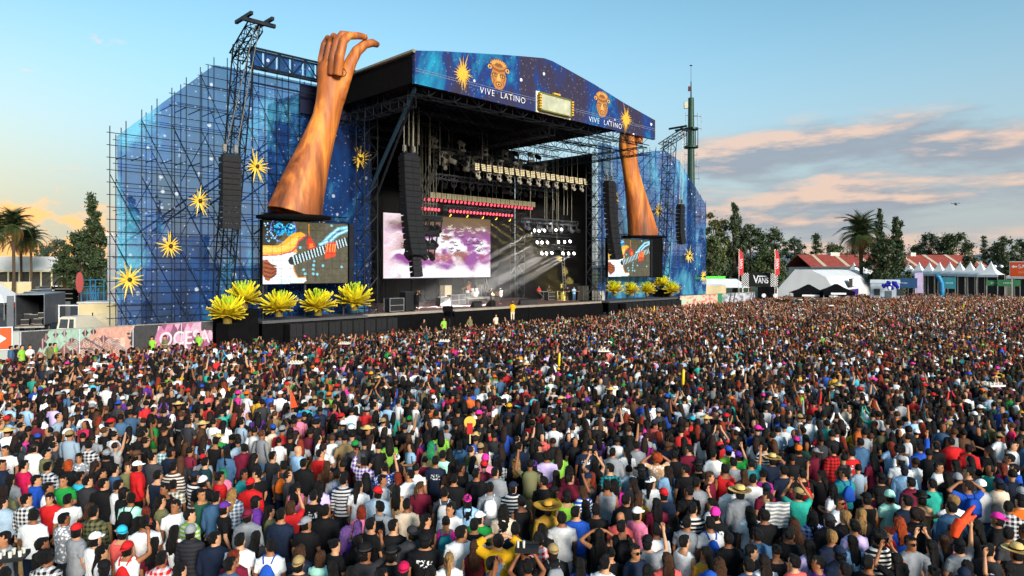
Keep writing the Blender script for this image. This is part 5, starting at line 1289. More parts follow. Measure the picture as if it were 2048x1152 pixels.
# ------------------------------------------------------------------ buildings
PLW = mat('white_wall', 'b9bbb8', .8, 0, .12, .4); TILE = mat('red_roof', '8f3f34', .8, 0, .25, 1.5, .5, 8); CREAM = mat('cream_wall', 'c4b48c', .8, 0, .12, .6)
def between(x0, Y0, x1, Y1):
    p, q = px(x0, 0, Y0), px(x1, 0, Y1); return p, q, math.atan2(q.y - p.y, q.x - p.x), math.hypot(q.x - p.x, q.y - p.y)
p, q, th, Lb = between(1622, 150, 1968, 156)
hall = thing('red_roofed_hall', 'long white hall with red tiled roof behind the row of tents', 'building', (p.x, p.y, 0), th)
ez, rz1 = px(1700, 534, 152).z, px(1700, 511, 156).z
MB().bx(0, Lb, 0, 9, 0, ez).build('wall', PLW, hall)
rf_ = MB().prism([(-.8, ez - .05), (4.5, rz1), (9.8, ez - .05), (9.8, ez + .12), (4.5, rz1 + .2), (-.8, ez + .12)], 0, -.6, Lb + .6).build('roof', TILE, hall)
MB().bx(-.7, Lb + .7, -1.0, -.82, ez - .35, ez + .1).build('gutter', mat('dark_trim', '2c3036', .6), hall)
MB().prism([(0.2, ez), (4.5, rz1 - .1), (8.8, ez)], 0, Lb, Lb + .1).build('gable', CREAM, hall)
for x in np.arange(2.5, Lb, 5.6):       # skylight strips and pilasters
    MB().add([(x, -.78, ez + .16), (x + .9, -.78, ez + .16), (x + .9, 4.4, rz1 + .26), (x, 4.4, rz1 + .26)], [(0, 1, 2, 3)]).build('skylight', mat('skylight', 'b8a890', .6), rf_)
    MB().bx(x + 3.2, x + 3.55, -.15, -.01, 0, ez - .4).build('pilaster', mat('dark_trim', '2c3036', .6), hall); wn = MB().bx(x + .9, x + 1.8, -.06, -.01, ez - 1.9, ez - 1.1).build('window', mat('dark_glass', '3a4046', .2), hall); MB().bx(x + .8, x + 1.9, -.09, -.02, ez - 2.0, ez - 1.9).build('sill', PLW, wn)
for x, w_ in ((Lb * .17, 2.2), (Lb * .64, 1.3)): MB().bx(x, x + w_, 3.9, 5.1, rz1 - .2, rz1 + .7).build('roof_unit', mat('roof_unit', 'c8c0b4', .7), hall)
p, q, th, Lb = between(-30, 170, 148, 178)
h2 = thing('white_hall', 'low white flat-roofed hall behind the palms at left', 'building', (p.x, p.y, 0), th); zt_, zo = px(60, 513, 174).z, px(60, 541, 174).z
MB().bx(0, Lb, 0, 12, zo, zt_).build('upper_wall', mat('white_fascia', 'c2c4c4', .8, 0, .1, .3), h2); MB().bx(.3, Lb - .3, 1.2, 11, 0, zo - .02).build('dark_front', mat('shade_wall', '3c3a34', .8, 0, .3, .5), h2); MB().bx(-.2, Lb + .2, -.3, .5, zo - .35, zo - .03).build('canopy_edge', mat('cream_edge', 'cfc3a0', .7), h2)
for i in range(9): MB().bx(i * Lb / 8.2, i * Lb / 8.2 + .35, -.1, .25, 0, zo - .36).build('column', CREAM, h2)
for i in range(7):
    wn = MB().bx(i * 3.2 + .8, i * 3.2 + 2.6, 1.1, 1.18, 1.2, 3.0).build('window', mat('dark_glass', '3a4046', .2), h2); MB().bx(i * 3.2 + .7, i * 3.2 + 2.7, 1.02, 1.09, 1.08, 1.19).build('sill', CREAM, wn)
p, q, th, Lb = between(-40, 150, 62, 152)
yd = thing('boundary_wall', 'cream boundary wall under the palms at left', 'wall', (p.x, p.y, 0), th); MB().bx(0, Lb, 0, .3, 0, 2.9).build('wall', CREAM, yd); MB().bx(-.05, Lb + .05, -.05, .35, 2.9, 3.02).build('coping', PLW, yd)
b0 = px(208, 0, 76)
tw = thing('white_block', 'tall plain white building block behind the left edge of the scaffold', 'building', (b0.x + 1.3, 76, 0), R(20)); H_ = px(208, 472, 76).z
MB().bx(-.8, 9, 0, 8, 0, H_).build('wall', mat('grey_render', '9a9c9e', .85, 0, .15, .4), tw); MB().bx(-.95, 9.15, -.15, 8.15, H_ + .002, H_ + .3).build('parapet', mat('white_fascia', 'c2c4c4', .8), tw)
b1 = gnd(186, 655)
ct = thing('site_container', 'cream site container at the foot of the left scaffold', 'container', (px(157, 0, 60).x, 60, 0), R(10)); zc = px(180, 607, 60).z
MB().bx(0, 5.2, 0, 2.4, 0, zc).build('body', CREAM, ct); MB().bx(-.1, 5.3, -.1, 2.5, zc + .002, zc + .14).build('roof', PLW, ct)
dr = MB().bx(1.2, 4.2, -.06, -.01, 0, zc - .9).build('door', mat('door_cream', 'b8ad92', .7), ct)
for xx in (1.12, 4.2): MB().bx(xx, xx + .08, -.09, -.012, 0, zc - .82).build('door_frame', STEEL, dr)

# ------------------------------------------------------------------ tents
PVC = mat('tent_white', 'd8dadc', .5, 0, .06, .5)
p, q, th, Lb = between(1556, 118, 1668, 112)
bt = thing('marquee', 'big white gabled marquee behind the black canopies', 'tent', (p.x, p.y, 0), th)
ze, zr = px(1560, 583, 117).z + .6, px(1600, 541, 116).z; dep = 26; mid_ = Lb * .36
sec = [(0, 0), (0, ze), (mid_ * .5, (ze + zr) / 2 + .3), (mid_, zr), (mid_ + (Lb - mid_) * .55, zr - (zr - ze) * .42), (Lb - .5, ze + .2), (Lb, ze - .8), (Lb, 0)]
mb = MB(); mb.rings([[(x, y, z) for x, z in sec] for y in np.linspace(0, dep, 6)], False, False); mb.build('roof', PVC, bt, False)
MB().prism([(x, z) for x, z in sec], 1, .05, .12).build('gable_wall', mat('tent_front', 'c2c8d0', .6, 0, .08, .4), bt)
for i in range(1, 5): mb = MB(); mb.path([(x, dep * i / 5, z + .04) for x, z in sec], .07, 5); mb.build('rib', mat('tent_rib', 'b4b6ba', .5), bt)
MB().bx(Lb * .3, Lb * .72, -.04, .04, 0, 2.6).build('opening', mat('tent_dark', '6a7688', .8), bt)
MB().bx(Lb * .1, Lb * .1 + .08, -.06, .04, 0, ze).build('post', ALU, bt)
p, q, th, Lb = between(1668, 108, 1752, 130)
b2 = thing('marquee_annex', 'white vaulted marquee extension with a small dark window sign', 'tent', (p.x, p.y, 0), th); z1 = px(1668, 543, 108).z
sec = [(0, 0), (0, 2.6), (1.2, z1 - .9), (3.4, z1 + .2), (6, z1 + .3), (9, 2.4), (9, 0)]
MB().rings([[(x, y, z) for y, z in sec] for x in np.linspace(0, Lb, 7)], True, False).build('roof', PVC, b2)
w_ = MB().bx(Lb * .3, Lb * .3 + 2.8, -.3, -.1, 2.9, 4.3).build('window_sign', mat('sign_dark', '3a302c', .6), b2); MB().bx(Lb * .3 + 1.5, Lb * .3 + 2.6, -.34, -.305, 3.0, 4.2).build('pane', WHITE, w_)
for i in range(5): MB().bx(2 + i * 2.6, 3.9 + i * 2.6, -.25, -.12, 0, 2.5).build('purple_curtain', mat('purple_cloth', '3c1e78', .8), b2)
# pagodas
PD = MB(); e_ = 1.5
rings = []
for f, h in ((1.0, 0), (.72, .30), (.45, .8), (.22, 1.4), (.06, 2.0), (.015, 2.3)): rings.append([(sx * e_ * f, sy * e_ * f, h) for sx, sy in ((-1, -1), (0, -1), (1, -1), (1, 0), (1, 1), (0, 1), (-1, 1), (-1, 0))])
PD.rings(rings); PDM = PD.mesh('canopy'); PDV = MB().bx(-1.5, 1.5, -1.52, -1.48, -.4, 0).bx(-1.52, -1.48, -1.5, 1.5, -.4, 0).mesh('valance'); PDL = MB().tube((0, 0, 0), (0, 0, 5.0), .06, 5).mesh('leg'); PDW = MB().bx(-1.45, 1.45, 1.42, 1.46, 0, 4.6).mesh('back_wall')
pg = [(1818 + i * 20.5, 138 - i * 3.0) for i in range(9)] + [(2046, 108), (1708, 146), (1725, 150), (1797, 144)]
for i, (x, Y) in enumerate(pg):
    nm = ('%s white pagoda tent from the left in the row under the trees' % ORD[i]) if i < 9 else ['white pagoda tent under the orange exit sign', 'white pagoda tent peeking over the marquee', 'second white pagoda peak over the marquee', 'small white pagoda tent left of the row'][i - 9]
    b = px(x, 0, Y); t = thing('pagoda_tent', nm, 'tent', (b.x, Y, 0), R(-55), 'white pagoda tents')
    if i == 9: t.scale = (1.15, 1.15, .96)
    o = obj_from('canopy', PDM, PVC, t); o.location = (0, 0, 5.0); o = obj_from('valance', PDV, PVC, t); o.location = (0, 0, 5.0)
    for sx in (-1.45, 1.45):
        for sy in (-1.45, 1.45): o = obj_from('leg', PDL, ALU, t); o.location = (sx, sy, 0)
    obj_from('back_wall', PDW, mat('booth_dark', ['1a2230', '23201e', '14302e', '2a2426'][i % 4] if False else '1c2026', .8), t)
# booth fronts between the tents
for i, (x, Y, w_, h_, c, lb) in enumerate(((1812, 112, 3.2, 1.6, '14406a', 'blue printed booth banner left of the pagoda row'), (1838, 113, 1.2, 3.4, 'b8a8cc', 'pale lilac upright banner at the pagoda row'), (1898, 114, 2.0, 1.9, '1a6a78', 'teal booth banner under the fifth pagoda'), (2018, 106, 3.0, 1.0, '1c5a34', 'green booth front left of the last pagoda'), (1992, 107, 2.6, .8, '1f6038', 'green hoarding panel under the exit sign'))):
    b = px(x, 0, Y); t = thing('booth_banner', lb, 'banner', (b.x, Y, 0), R(-25)); zz = px(x, 566, Y).z
    MB().bx(-w_ / 2, w_ / 2, 0, .06, zz - h_ / 2, zz + h_ / 2).build('panel', mat('booth_' + c, c, .6, 0, .2, 1), t)
    for sx in (-w_ / 2 + .06, w_ / 2 - .06): MB().tube((sx, .1, 0), (sx, .1, zz), .05, 5).build('post', ALU, t)
    if w_ > 1.5: [MB().bx(-w_ * .25 + k * .22, -w_ * .25 + k * .22 + rnd.uniform(.1, .18), -.02, -.004, zz - .07, zz + .08).build('print', mat('print_soft', '9ab0b8', .7), t) for k in range(5)]
b = px(1880, 0, 113); t = thing('tube_dancer', 'curved bright blue inflatable tube before the pagoda row', 'inflatable', (b.x, 113, 0)); MB().path([(0.3, 0, 0), (.35, 0, 2.2), (.25, 0, 3.6), (-.2, 0, 4.6), (-.7, 0, 5.0)], [.35, .36, .36, .34, .22], 12).build('tube', mat('inflatable_blue', '1f7fb0', .4), t, True); MB().path([(.3, 0, 0), (.3, 0, .3)], .5, 10).build('blower', BLACK, t)
# portable cabin
p, q, th, Lb = between(1741, 106, 1798, 104); t = thing('portable_cabin', 'white portable cabin with small windows left of the blue booth', 'cabin', (p.x, p.y, 0), th); zc = px(1770, 566, 105).z
MB().bx(0, Lb, 0, 3, 0, zc).build('body', mat('cabin_white', 'b8c4d0', .6, 0, .08, .5), t); MB().prism([(-.1, zc), (1.5, zc + .5), (3.1, zc)], 0, -.1, Lb + .1).build('roof', PVC, t)
for x in (.5, 3.6): wn = MB().bx(x, x + .8, -.05, -.01, 1.9, 2.9).build('window', mat('dark_glass', '3a4046', .2), t); MB().bx(x - .06, x + .86, -.07, -.02, 1.8, 1.89).build('sill', ALU, wn)
MB().bx(2.0, 2.9, -.05, -.01, .1, 2.6).build('door', mat('cabin_door', '5a6672', .5), t)
b = px(1778, 0, 103); t = thing('balloon_bunch', 'bunch of dark blue and white balloons over the cabin', 'balloons', (b.x, 103, 3.4)); bl = MB().ell((0, 0, 0), (.26, .26, .3), 8, 6).mesh('balloon')
for i in range(22): o = obj_from('balloon', bl, mat('balloon_blue', '1c1f9a', .3) if i % 5 else WHITE, t); o.location = (rnd.uniform(-1.2, 1.2), rnd.uniform(-.3, .3), rnd.uniform(-.35, .5))
MB().tube((0, 0, -3.4), (0, 0, 0), .03, 4).build('tether', ALU, t)
# black pop-up canopies
def popup(label, x, ytop, Y, hw, z_):
    b = px(x, 0, Y); t = thing('popup_canopy', label, 'canopy', (b.x, Y, 0), R(-15), 'black pop-up canopies'); zt = px(x, ytop, Y).z; ze = zt - z_
    MB().rings([[(sx * hw, sy * hw, ze) for sx, sy in ((-1, -1), (1, -1), (1, 1), (-1, 1))], [(sx * hw * .5, sy * hw * .5, ze + z_ * .45) for sx, sy in ((-1, -1), (1, -1), (1, 1), (-1, 1))], [(sx * .15, sy * .15, zt) for sx, sy in ((-1, -1), (1, -1), (1, 1), (-1, 1))]]).build('canopy', BLACK, t)
    for sx in (-hw + .1, hw - .1):
        for sy in (-hw + .1, hw - .1): MB().tube((sx, sy, 0), (sx, sy, ze), .05, 5).build('leg', ALU, t)
    v = MB().bx(-hw, hw, -hw - .03, -hw + .02, ze - .5, ze).build('valance', BLACK, t); MB().bx(-hw * .5, hw * .45, -hw - .05, -hw - .035, ze - .38, ze - .14).build('print', WHITE, v)
popup('black pop-up canopy before the marquee front', 1617, 569, 92, 2.2, 1.15); popup('second black pop-up canopy right of the first', 1672, 568, 90, 1.9, .95)
# low white tent with green top beside the right wing
b = px(1448, 0, 118); t = thing('low_tent', 'low white tent with a bright green edge behind the right fence', 'tent', (b.x, 118, 0)); z1 = px(1448, 557, 118).z
MB().rings([[(-4.5, 0, z1 - 1.6), (4.5, 0, z1 - 1.6), (4.5, 6, z1 - 1.6), (-4.5, 6, z1 - 1.6)], [(-2.5, 2.6, z1 - .1), (3.0, 2.6, z1 - .1), (3.0, 3.4, z1 - .1), (-2.5, 3.4, z1 - .1)]]).build('canopy', PVC, t)
MB().bx(-4.6, 1.2, 3.0, 3.3, z1 - .2, z1 + .35).build('green_top', mat('lime_green', '3fd02a', .6), t)
for sx in (-4.3, 4.3): MB().tube((sx, .2, 0), (sx, .2, z1 - 1.6), .06, 5).build('leg', ALU, t)
b = px(1432, 0, 108); t = thing('site_cabin', 'plain cream cabin beside the lower end of the right wing', 'cabin', (b.x, 108, 0)); z1 = px(1432, 571, 108).z; MB().bx(-1.6, 1.6, 0, 2.4, 0, z1).build('body', CREAM, t); MB().bx(-1.7, 1.7, -.1, 2.5, z1 + .002, z1 + .12).build('roof', PVC, t)

# ------------------------------------------------------------------ checkered stand with lettering, flags
p, q, th, Lb = between(1483, 106, 1556, 104)
t = thing('checkered_stand', 'black sign stand with checkered ends and white lettering beside the marquee', 'sign', (p.x, p.y, 0), th); zt, zs, zm = px(1520, 546, 105).z, px(1520, 573, 105).z, px(1520, 578, 105).z
C = Canvas(64, 24, hx('131315'))
ck = ((np.floor(C.X * 32) + np.floor(C.Y * 12)) % 2 > 0) & ((C.X < .2) | (C.X > .80)); C.put(ck, 'dcdcdc')
MB().bx(0, Lb, .05, .3, zs, zt).build('board', BLACK, t); C.build('print', attr_mat('print_colours'), t, lambda u, v: (u * Lb, .03, zs + (1 - v) * (zt - zs)))
text('lettering', 'V', 1.75, WHITE, t, (Lb * .40, .01, (zs + zt) / 2), .01, 'CENTER', .72, 1.0, .02); text('lettering', 'ANS', 1.25, WHITE, t, (Lb * .46, .01, (zs + zt) / 2 - .14), .01, 'LEFT', .62, 1.0, .02); MB().bx(Lb * .45, Lb * .70, -.01, .012, (zs + zt) / 2 + .46, (zs + zt) / 2 + .62).build('letter_bar', WHITE, t)
for xx in (.15, Lb - .15): MB().tube((xx, .2, 0), (xx, .2, zt + .4), .09, 6).build('mast', ALU, t)
MB().bx(Lb * .45, Lb * .95, -.4, .6, .6, zs - .05).build('counter', BLACK, t)
for xx, c in ((Lb * .62, 'ff'), (Lb * .93, 'ff')): MB().path([(xx, -.43, 1.9), (xx, -.40, 1.9)], .32, 14).build('round_sign', WHITE, t)
for i, (x, Y) in enumerate(((1482, 104), (1554, 103))):
    b = px(x, 0, Y); t = thing('red_flag', ('tall red feather flag at the left end of the checkered stand', 'tall red feather flag at the right end of the checkered stand')[i], 'flag', (b.x, Y, 0), 0, 'red feather flags'); z1 = px(x, 498, Y).z; z0 = px(x, 552, Y).z
    MB().tube((-.32, 0, 0), (-.32, 0, z1), .045, 5).build('pole', ALU, t); f_ = MB().prism([(-.3, z0), (.36, z0 + .25), (.42, z0 + (z1 - z0) * .6), (.2, z1 - .5), (-.3, z1)], 1, -.015, .015).build('cloth', mat('flag_red', 'b81a20', .7, 0, .15, 2), t)
    o = text('lettering', 'VANS', .62, WHITE, f_, (.06, -.03, (z0 + z1) / 2 - .2), .004); o.rotation_euler = (R(90), R(-90), 0)
# orange exit signs
p, q, th, Lb = between(2020, 100, 2066, 98); t = thing('exit_sign', 'large orange exit sign with white arrow at the right edge', 'sign', (p.x, p.y, 0), th); z0, z1 = px(2030, 553, 99).z, px(2030, 524, 99).z
ORG = mat('sign_orange', 'd8501c', .6, 0, .08, 1)
MB().bx(0, Lb, 0, .12, z0, z1).build('board', ORG, t); MB().bx(-.08, Lb + .08, .02, .14, z0 - .08, z1 + .08).build('frame', WHITE, t)
text('lettering', 'SALIDA', .78, WHITE, t, (.95, -.01, z0 + (z1 - z0) * .68), .004, 'LEFT'); text('lettering', 'EXIT', .42, mat('print_pale_orange', 'f0b08a', .6), t, (1.0, -.01, z0 + (z1 - z0) * .28), .004, 'LEFT')
zc_ = z0 + (z1 - z0) * .68; MB().prism([(.15, zc_), (.48, zc_ + .26), (.48, zc_ + .1), (.86, zc_ + .1), (.86, zc_ - .1), (.48, zc_ - .1), (.48, zc_ - .26)], 1, -.014, -.004).build('arrow', WHITE, t)
for xx in (.2, Lb - .2): MB().tube((xx, .25, 0), (xx, .25, z1), .07, 6).build('post', ALU, t)
# far fence and lamp posts
for i, x in enumerate((1990, 2003)):
    b = px(x, 0, 122); t = thing('lamp_post', ('globe lamp post left of the exit sign', 'second globe lamp post close to the exit sign')[i], 'lamp post', (b.x, 122, 0)); z1 = px(x, 535, 122).z; MB().tube((0, 0, 0), (0, 0, z1), .06, 6).build('pole', STEEL, t); MB().ell((0, 0, z1 + .2), (.28, .28, .28), 10, 6).build('globe', WHITE, t, True)

# ------------------------------------------------------------------ hoardings with painted murals
LEAFC = ['6a3a4a', '4a2a3a', '30505a', '8a4a4a']
def mural_left():
    C = Canvas(300, 60, hx('3c3c3e')); X, Y = C.X, C.Y; n = fbm(X * 4, Y, 8, 6, 3, 4)
    C.put((X > .03 + .1 * (1 - Y)) & (X < .36 - .20 * Y + .05 * (n - .5)), '8fbfa2'); C.put((X >= .36 - .20 * Y + .05 * (n - .5)) & (X < .56 - .05 * np.sin(Y * 5) + .08 * (n - .5)), 'dd8d6c')
    C.put((X > .28 - .1 * Y + .1 * (.7 - Y)) & (X < .50) & (Y > .3) & (Y < .85), 'e2b088')
    for k in range(14): y0 = .3 + .04 * k; C.line([(.20 + .012 * i + .006 * k, y0 + .05 * math.sin(i * 1.3 + k)) for i in range(22)], .012, 'a8645a')
    rr = random.Random(3)
    for x, y, s_, c in ((.115, .18, .10, 0), (.16, .12, .09, 2), (.20, .1, .09, 2), (.235, .28, .09, 0), (.30, .12, .11, 1), (.34, .1, .1, 1), (.39, .3, .13, 0), (.20, .55, .18, 3), (.165, .60, .13, 1), (.10, .35, .14, 1), (.24, .6, .12, 1)):
        C.poly([(x, y - s_), (x + s_ * .16, y), (x, y + s_), (x - s_ * .16, y)], LEAFC[c]); C.line([(x, y - s_), (x, y + s_)], .012, 'c08a7a')
    C.ell(.085, .72, .028, .2, 'b05a48'); C.ell(.085, .72, .016, .1, '7a3a34'); C.line([(.30, .25), (.40, .6), (.46, .85), (.40, .8), (.33, .55), (.27, .5)], .022, '5a5660'); C.line([(.42, .35), (.53, .7), (.46, .95)], .02, '9a9aa4')
    C.line([(.52, .75), (.54, .62), (.57, .62), (.585, .75), (.55, .98), (.52, .75), (.585, .75)], .014, 'b9b46a')
    m = X > .655 - .06 * (Y - .5)
    tri = np.floor(X * 26 + Y * 2.2) + np.floor(X * 26 - Y * 3.0) * 1.7; h = (np.sin(tri * 12.9898) * 43758.5) % 1
    for k, c in enumerate(('d0579a', 'b03a80', 'e08ab8', 'd8a0c4', 'e6c4d8', '8a3a6a')): C.put(m & (h >= k / 6) & (h < (k + 1) / 6), c)
    C.put((X > .56) & (X < .70) & (Y < .05), '3c3c3e'); C.put((X > .93) & (Y < .25), '4a4648')
    g_ = fbm(X * 6, Y, 20, 12, 11, 3)[..., None]; lum = C.a.mean(2, keepdims=True); C.a = (C.a * .6 + lum * .4) * (.6 + .5 * g_); return C
def mural_right():
    C = Canvas(150, 30, hx('9a9aa0')); X, Y = C.X, C.Y; n = fbm(X * 4, Y, 9, 8, 6, 4)
    C.put(X < .46, 'd8a894'); C.put((X < .46) & (n > .56), 'b0705c'); C.put((X < .3) & (n < .42), '9fc0a4'); C.put((X > .46) & (X < .52), '2f7a52'); C.put((X > .52) & (n > .55), '6e7a74'); C.put((X > .52) & (n < .4), 'b8b4c4')
    for x in (.6, .66, .9, .94): C.line([(x, .95), (x + .04, .05)], .05, '4a4a50')
    return C
def hoarding(label, x0, y0, x1, y1, b, cv, seglen):
    (A0, z0), (A1, z1) = pb(x0, y0, b), pb(x1, y1, b); H_ = (z0 + z1) / 2; L_ = A1 - A0
    t = sthing('printed_hoarding', label, 'fence', A0, b); MB().bx(0, L_, .0, .06, 0, H_).build('board', mat('hoarding_back', '7a7a7c', .8), t)
    cv.build('print', attr_mat('print_colours'), t, lambda u, v: (u * L_, -.015, (1 - v) * H_))
    for i in range(int(L_ / seglen) + 1): MB().bx(i * seglen, i * seglen + .05, -.03, -.018, 0, H_ + .03).build('joint_post', mat('print_grey', 'b9bac8', .7), t)
    MB().bx(-.02, L_ + .02, -.04, .1, H_ + .002, H_ + .05).build('top_rail', ALU, t)
    return t, L_, H_
t, L_, H_ = hoarding('painted hoarding with leaves, pink facets and white lettering at left', 40, 664, 425, 643, -.9, mural_left(), 3.0)
tx0, tx1 = pb(318, 680, -.9)[0], pb(419, 680, -.9)[0]; o = text('lettering', 'OCESA', 1.3, mat('faded_white', 'c4bfc6', .8, 0, .15, 1.5), t, (L_ - (pb(425, 643, -.9)[0] - tx0) + (tx1 - tx0) / 2, -.03, H_ * .56), .004, 'CENTER', 1.0, 1.0, .015)
xs_ = [v.co.x for v in o.data.vertices]; o.scale = ((tx1 - tx0) / (max(xs_) - min(xs_)), 1, 1)
t, L2, H2 = hoarding('grey hoarding panel carrying the orange arrow sign at the left edge', -60, 668, 39, 664, -.95, Canvas(4, 2, hx('a5aaa4')), 3.0)
a, z = pb(-9, 678, -1.05); t = sthing('arrow_sign', 'small orange sign with white arrow on the grey hoarding', 'sign', a, -1.08, z)
MB().bx(-.75, .75, 0, .04, -.62, .62).build('board', ORG, t); MB().bx(-.8, .8, .01, .06, -.67, .67).build('frame', WHITE, t); MB().prism([(.5, 0), (.12, .3), (.12, .11), (-.4, .11), (-.4, -.11), (.12, -.11), (.12, -.3)], 1, -.012, -.003).build('arrow', WHITE, t)
hoarding('painted pastel hoarding continuing right of the stage', 1360, 592, 1510, 584, -1.5, mural_right(), 4.0)
# black mesh barrier with guards before the left hoarding
t = sthing('black_barrier', 'low black slatted barrier in front of the painted hoarding', 'barrier', pb(0, 730, -6.4)[0], -6.4); Lb = pb(200, 720, -6.4)[0] - pb(0, 730, -6.4)[0]
for z in (.15, 1.15): MB().bx(-3, Lb, -.03, .03, z, z + .06).build('rail', STEEL, t)
for i in range(int((Lb + 3) / .16)): MB().bx(-3 + i * .16, -2.94 + i * .16, -.02, .02, .22, 1.14).build('slat', BLACK, t)
for i, (x, b, c, tp, lb, st) in enumerate(((22, -1.9, 'denim', 'j', 'person in denim jacket at the left hoarding below the arrow sign', 0), (33, -1.7, 'navy', 'j', 'tall person in dark suit beside the arrow sign', 0), (44, -2.0, 'lime', 't', 'person in lime vest standing at the left hoarding', 40), (60, -2.1, 'white', 't', 'person in white shirt before the mint mural', 60),
    (101, -1.9, 'olive', 'j', 'person in olive jacket before the brown mural leaf', -30), (110, -1.9, 'lime', 't', 'guard in lime vest before the red mural leaf', 20), (304, -1.6, 'lime', 't', 'guard in lime vest left of the white lettering', 150), (330, -1.7, 'olive', 't', 'guard in olive vest below the white lettering', 160), (397, -1.6, 'lime', 't', 'guard in lime vest under the last letter of the hoarding', 150))):
    a, _ = pb(x, 700, b); person(S(a, b, 0), TH - R(90 + st), lb, tp, c, None, 's', 'k', 'c' if i > 5 else None, 'black', pose='f' if i % 2 else 'p', legc='black')

# ------------------------------------------------------------------ service yard at left
def wheel(t, x, y, r=.5, w_=.3):
    tb_ = MB().path([(x - w_ / 2, y, r), (x + w_ / 2, y, r)], r, 14).build('wheel', mat('tyre', '0d0d0e', .8), t); MB().path([(x - w_ / 2 - .01, y, r), (x + w_ / 2 + .01, y, r)], r * .5, 10).build('rim', ALU, tb_)
Yt = 62; b = px(60, 0, Yt); zt = px(60, 590, Yt).z; zb2 = px(60, 656, Yt).z
t = thing('box_truck', 'grey box truck with open rear full of cases at left', 'truck', (b.x, Yt, 0), R(18))
TB = mat('truck_grey', '5c6066', .5, .2, .15, 1); w_ = 1.15; Lt = 6
MB().bx(-w_, -w_ + .07, 0, Lt, .95, zt).build('side_panel', TB, t); MB().bx(w_ - .07, w_, 0, Lt, .95, zt).build('side_panel', TB, t); MB().bx(-w_, w_, 0, Lt, zt + .002, zt + .1).build('roof', mat('truck_roof', '7c848c', .4, .2), t); MB().bx(-w_ + .075, w_ - .075, 0, Lt, .85, .94).build('floor', mat('truck_floor', '5a4a38', .8), t); MB().bx(-w_ + .075, w_ - .075, Lt - .07, Lt, .95, zt - .01).build('front_panel', BLACK, t)
MB().bx(-w_, w_, -.12, -.01, .7, .84).build('bumper', ALU, t); MB().bx(-1.05, 1.05, Lt + .2, Lt + 2.0, .6, 2.7).build('cab', mat('truck_cab', 'a8a8a4', .4), t)
for y in (1.4, 5.2): wheel(t, -.95, y); wheel(t, .95, y)
MB().bx(-w_ - .55, -w_ - .02, -.3, -.22, .9, zt - .05).build('open_door', TB, t)
ccs = [(-.6, .9, .95, .5), (.45, .9, .95, .55), (-.1, 1.6, .95, .9), (.5, 1.8, 1.5, .5), (-.65, 1.9, .95, .95)]
for i, (x, y, z, h_) in enumerate(ccs):
    c = thing('road_case', ['black case at the left in the truck', 'black case at the right in the truck', 'tall case in the middle of the truck load', 'case on top at the right in the truck', 'tall case at the left behind in the truck'][i], 'case', (b + Vector((0, 0, 0))).to_tuple(), 0, 'cases in the open truck')
    M_ = Matrix.Rotation(R(18), 3, 'Z'); c.location = Vector((b.x, Yt, z)) + M_ @ Vector((x, y, 0)); c.rotation_euler = (0, 0, R(18))
    MB().bx(-.32, .32, -.3, .3, 0, h_).build('body', CASE, c); MB().bx(-.34, .34, -.32, -.3, h_ - .05, h_).build('edge_rail', ALU, c); MB().bx(-.34, .34, -.32, -.3, 0, .05).build('edge_rail', ALU, c)
Yv = 56; b = px(132, 0, Yv); zr = px(132, 634, Yv).z
t = thing('pickup_van', 'small white van seen from behind over the hoarding', 'van', (b.x, Yv, 0), R(-6)); VW = mat('van_white', 'cfc9b8', .35, 0, .05)
MB().rings([[(-.85, 0, .35), (.85, 0, .35), (.85, 3.6, .35), (-.85, 3.6, .35)], [(-.87, 0, 1.1), (.87, 0, 1.1), (.87, 3.8, 1.0), (-.87, 3.8, 1.0)], [(-.72, .15, zr - .12), (.72, .15, zr - .12), (.72, 2.3, zr - .12), (-.72, 2.3, zr - .12)], [(-.6, .3, zr), (.6, .3, zr), (.6, 2.1, zr), (-.6, 2.1, zr)]]).build('body', VW, t)
g_ = MB().add([(-.66, .015, 1.2), (.1, .015, 1.2), (.1, .12, zr - .2), (-.60, .12, zr - .2)], [(0, 1, 2, 3)]).build('rear_window', mat('dark_glass', '3a4046', .2), t); MB().add([(.22, .015, 1.2), (.66, .015, 1.2), (.60, .12, zr - .2), (.22, .12, zr - .2)], [(0, 1, 2, 3)]).build('rear_window', mat('dark_glass', '3a4046', .2), t)
for x in (-.75, .75):
    MB().bx(x - .09, x + .09, -.03, .02, .75, 1.02).build('tail_light', mat('tail_red', '9a1410', .3), t)
    for y in (.7, 3.0): wheel(t, x, y, .32, .2)
# gate with beam beside the container, red and blue rig, parked cars and carts
t = thing('goal_frame', 'thin white gate frame beside the cream container', 'gate', (px(118, 0, 66).x, 66, 0)); zg = px(130, 611, 66).z
MB().tube((0, 0, 0), (0, 0, zg), .06, 6).build('post', PVC, t); MB().tube((1.9, 0, 0), (1.9, 0, zg), .06, 6).build('post', PVC, t); MB().tube((-.1, 0, zg), (2.0, 0, zg), .07, 6).build('beam', PVC, t)
b = px(159, 0, 90); zc, r_ = px(159, 565, 90).z, 22 * 90 / F
t = thing('red_disc_sign', 'tall red oval sign in the service yard', 'sign', (b.x, 90, 0), R(35)); MB().tube((0, 0, 0), (0, 0, zc), .08, 6).build('pole', STEEL, t); o = MB().path([(0, -.2, 0), (0, .2, 0)], r_, 24).build('disc', mat('sign_red', '8a1a1a', .5), t); o.location = (0, 0, zc); o.scale = (.3, 1, .95)
b = px(177, 0, 92); t = thing('blue_frame_rig', 'blue lit scaffold cube left of the stage cloth', 'frame', (b.x, 92, 0)); zt = px(177, 560, 92).z; BL = mat('blue_frame', '1f6a8c', .4, .2, 0, emit='1f7ab0', estr=.35)
for sx in (-.95, .95):
    for sy in (0, 1.9): MB().tube((sx, sy, 0), (sx, sy, zt), .06, 5).build('post', BL, t)
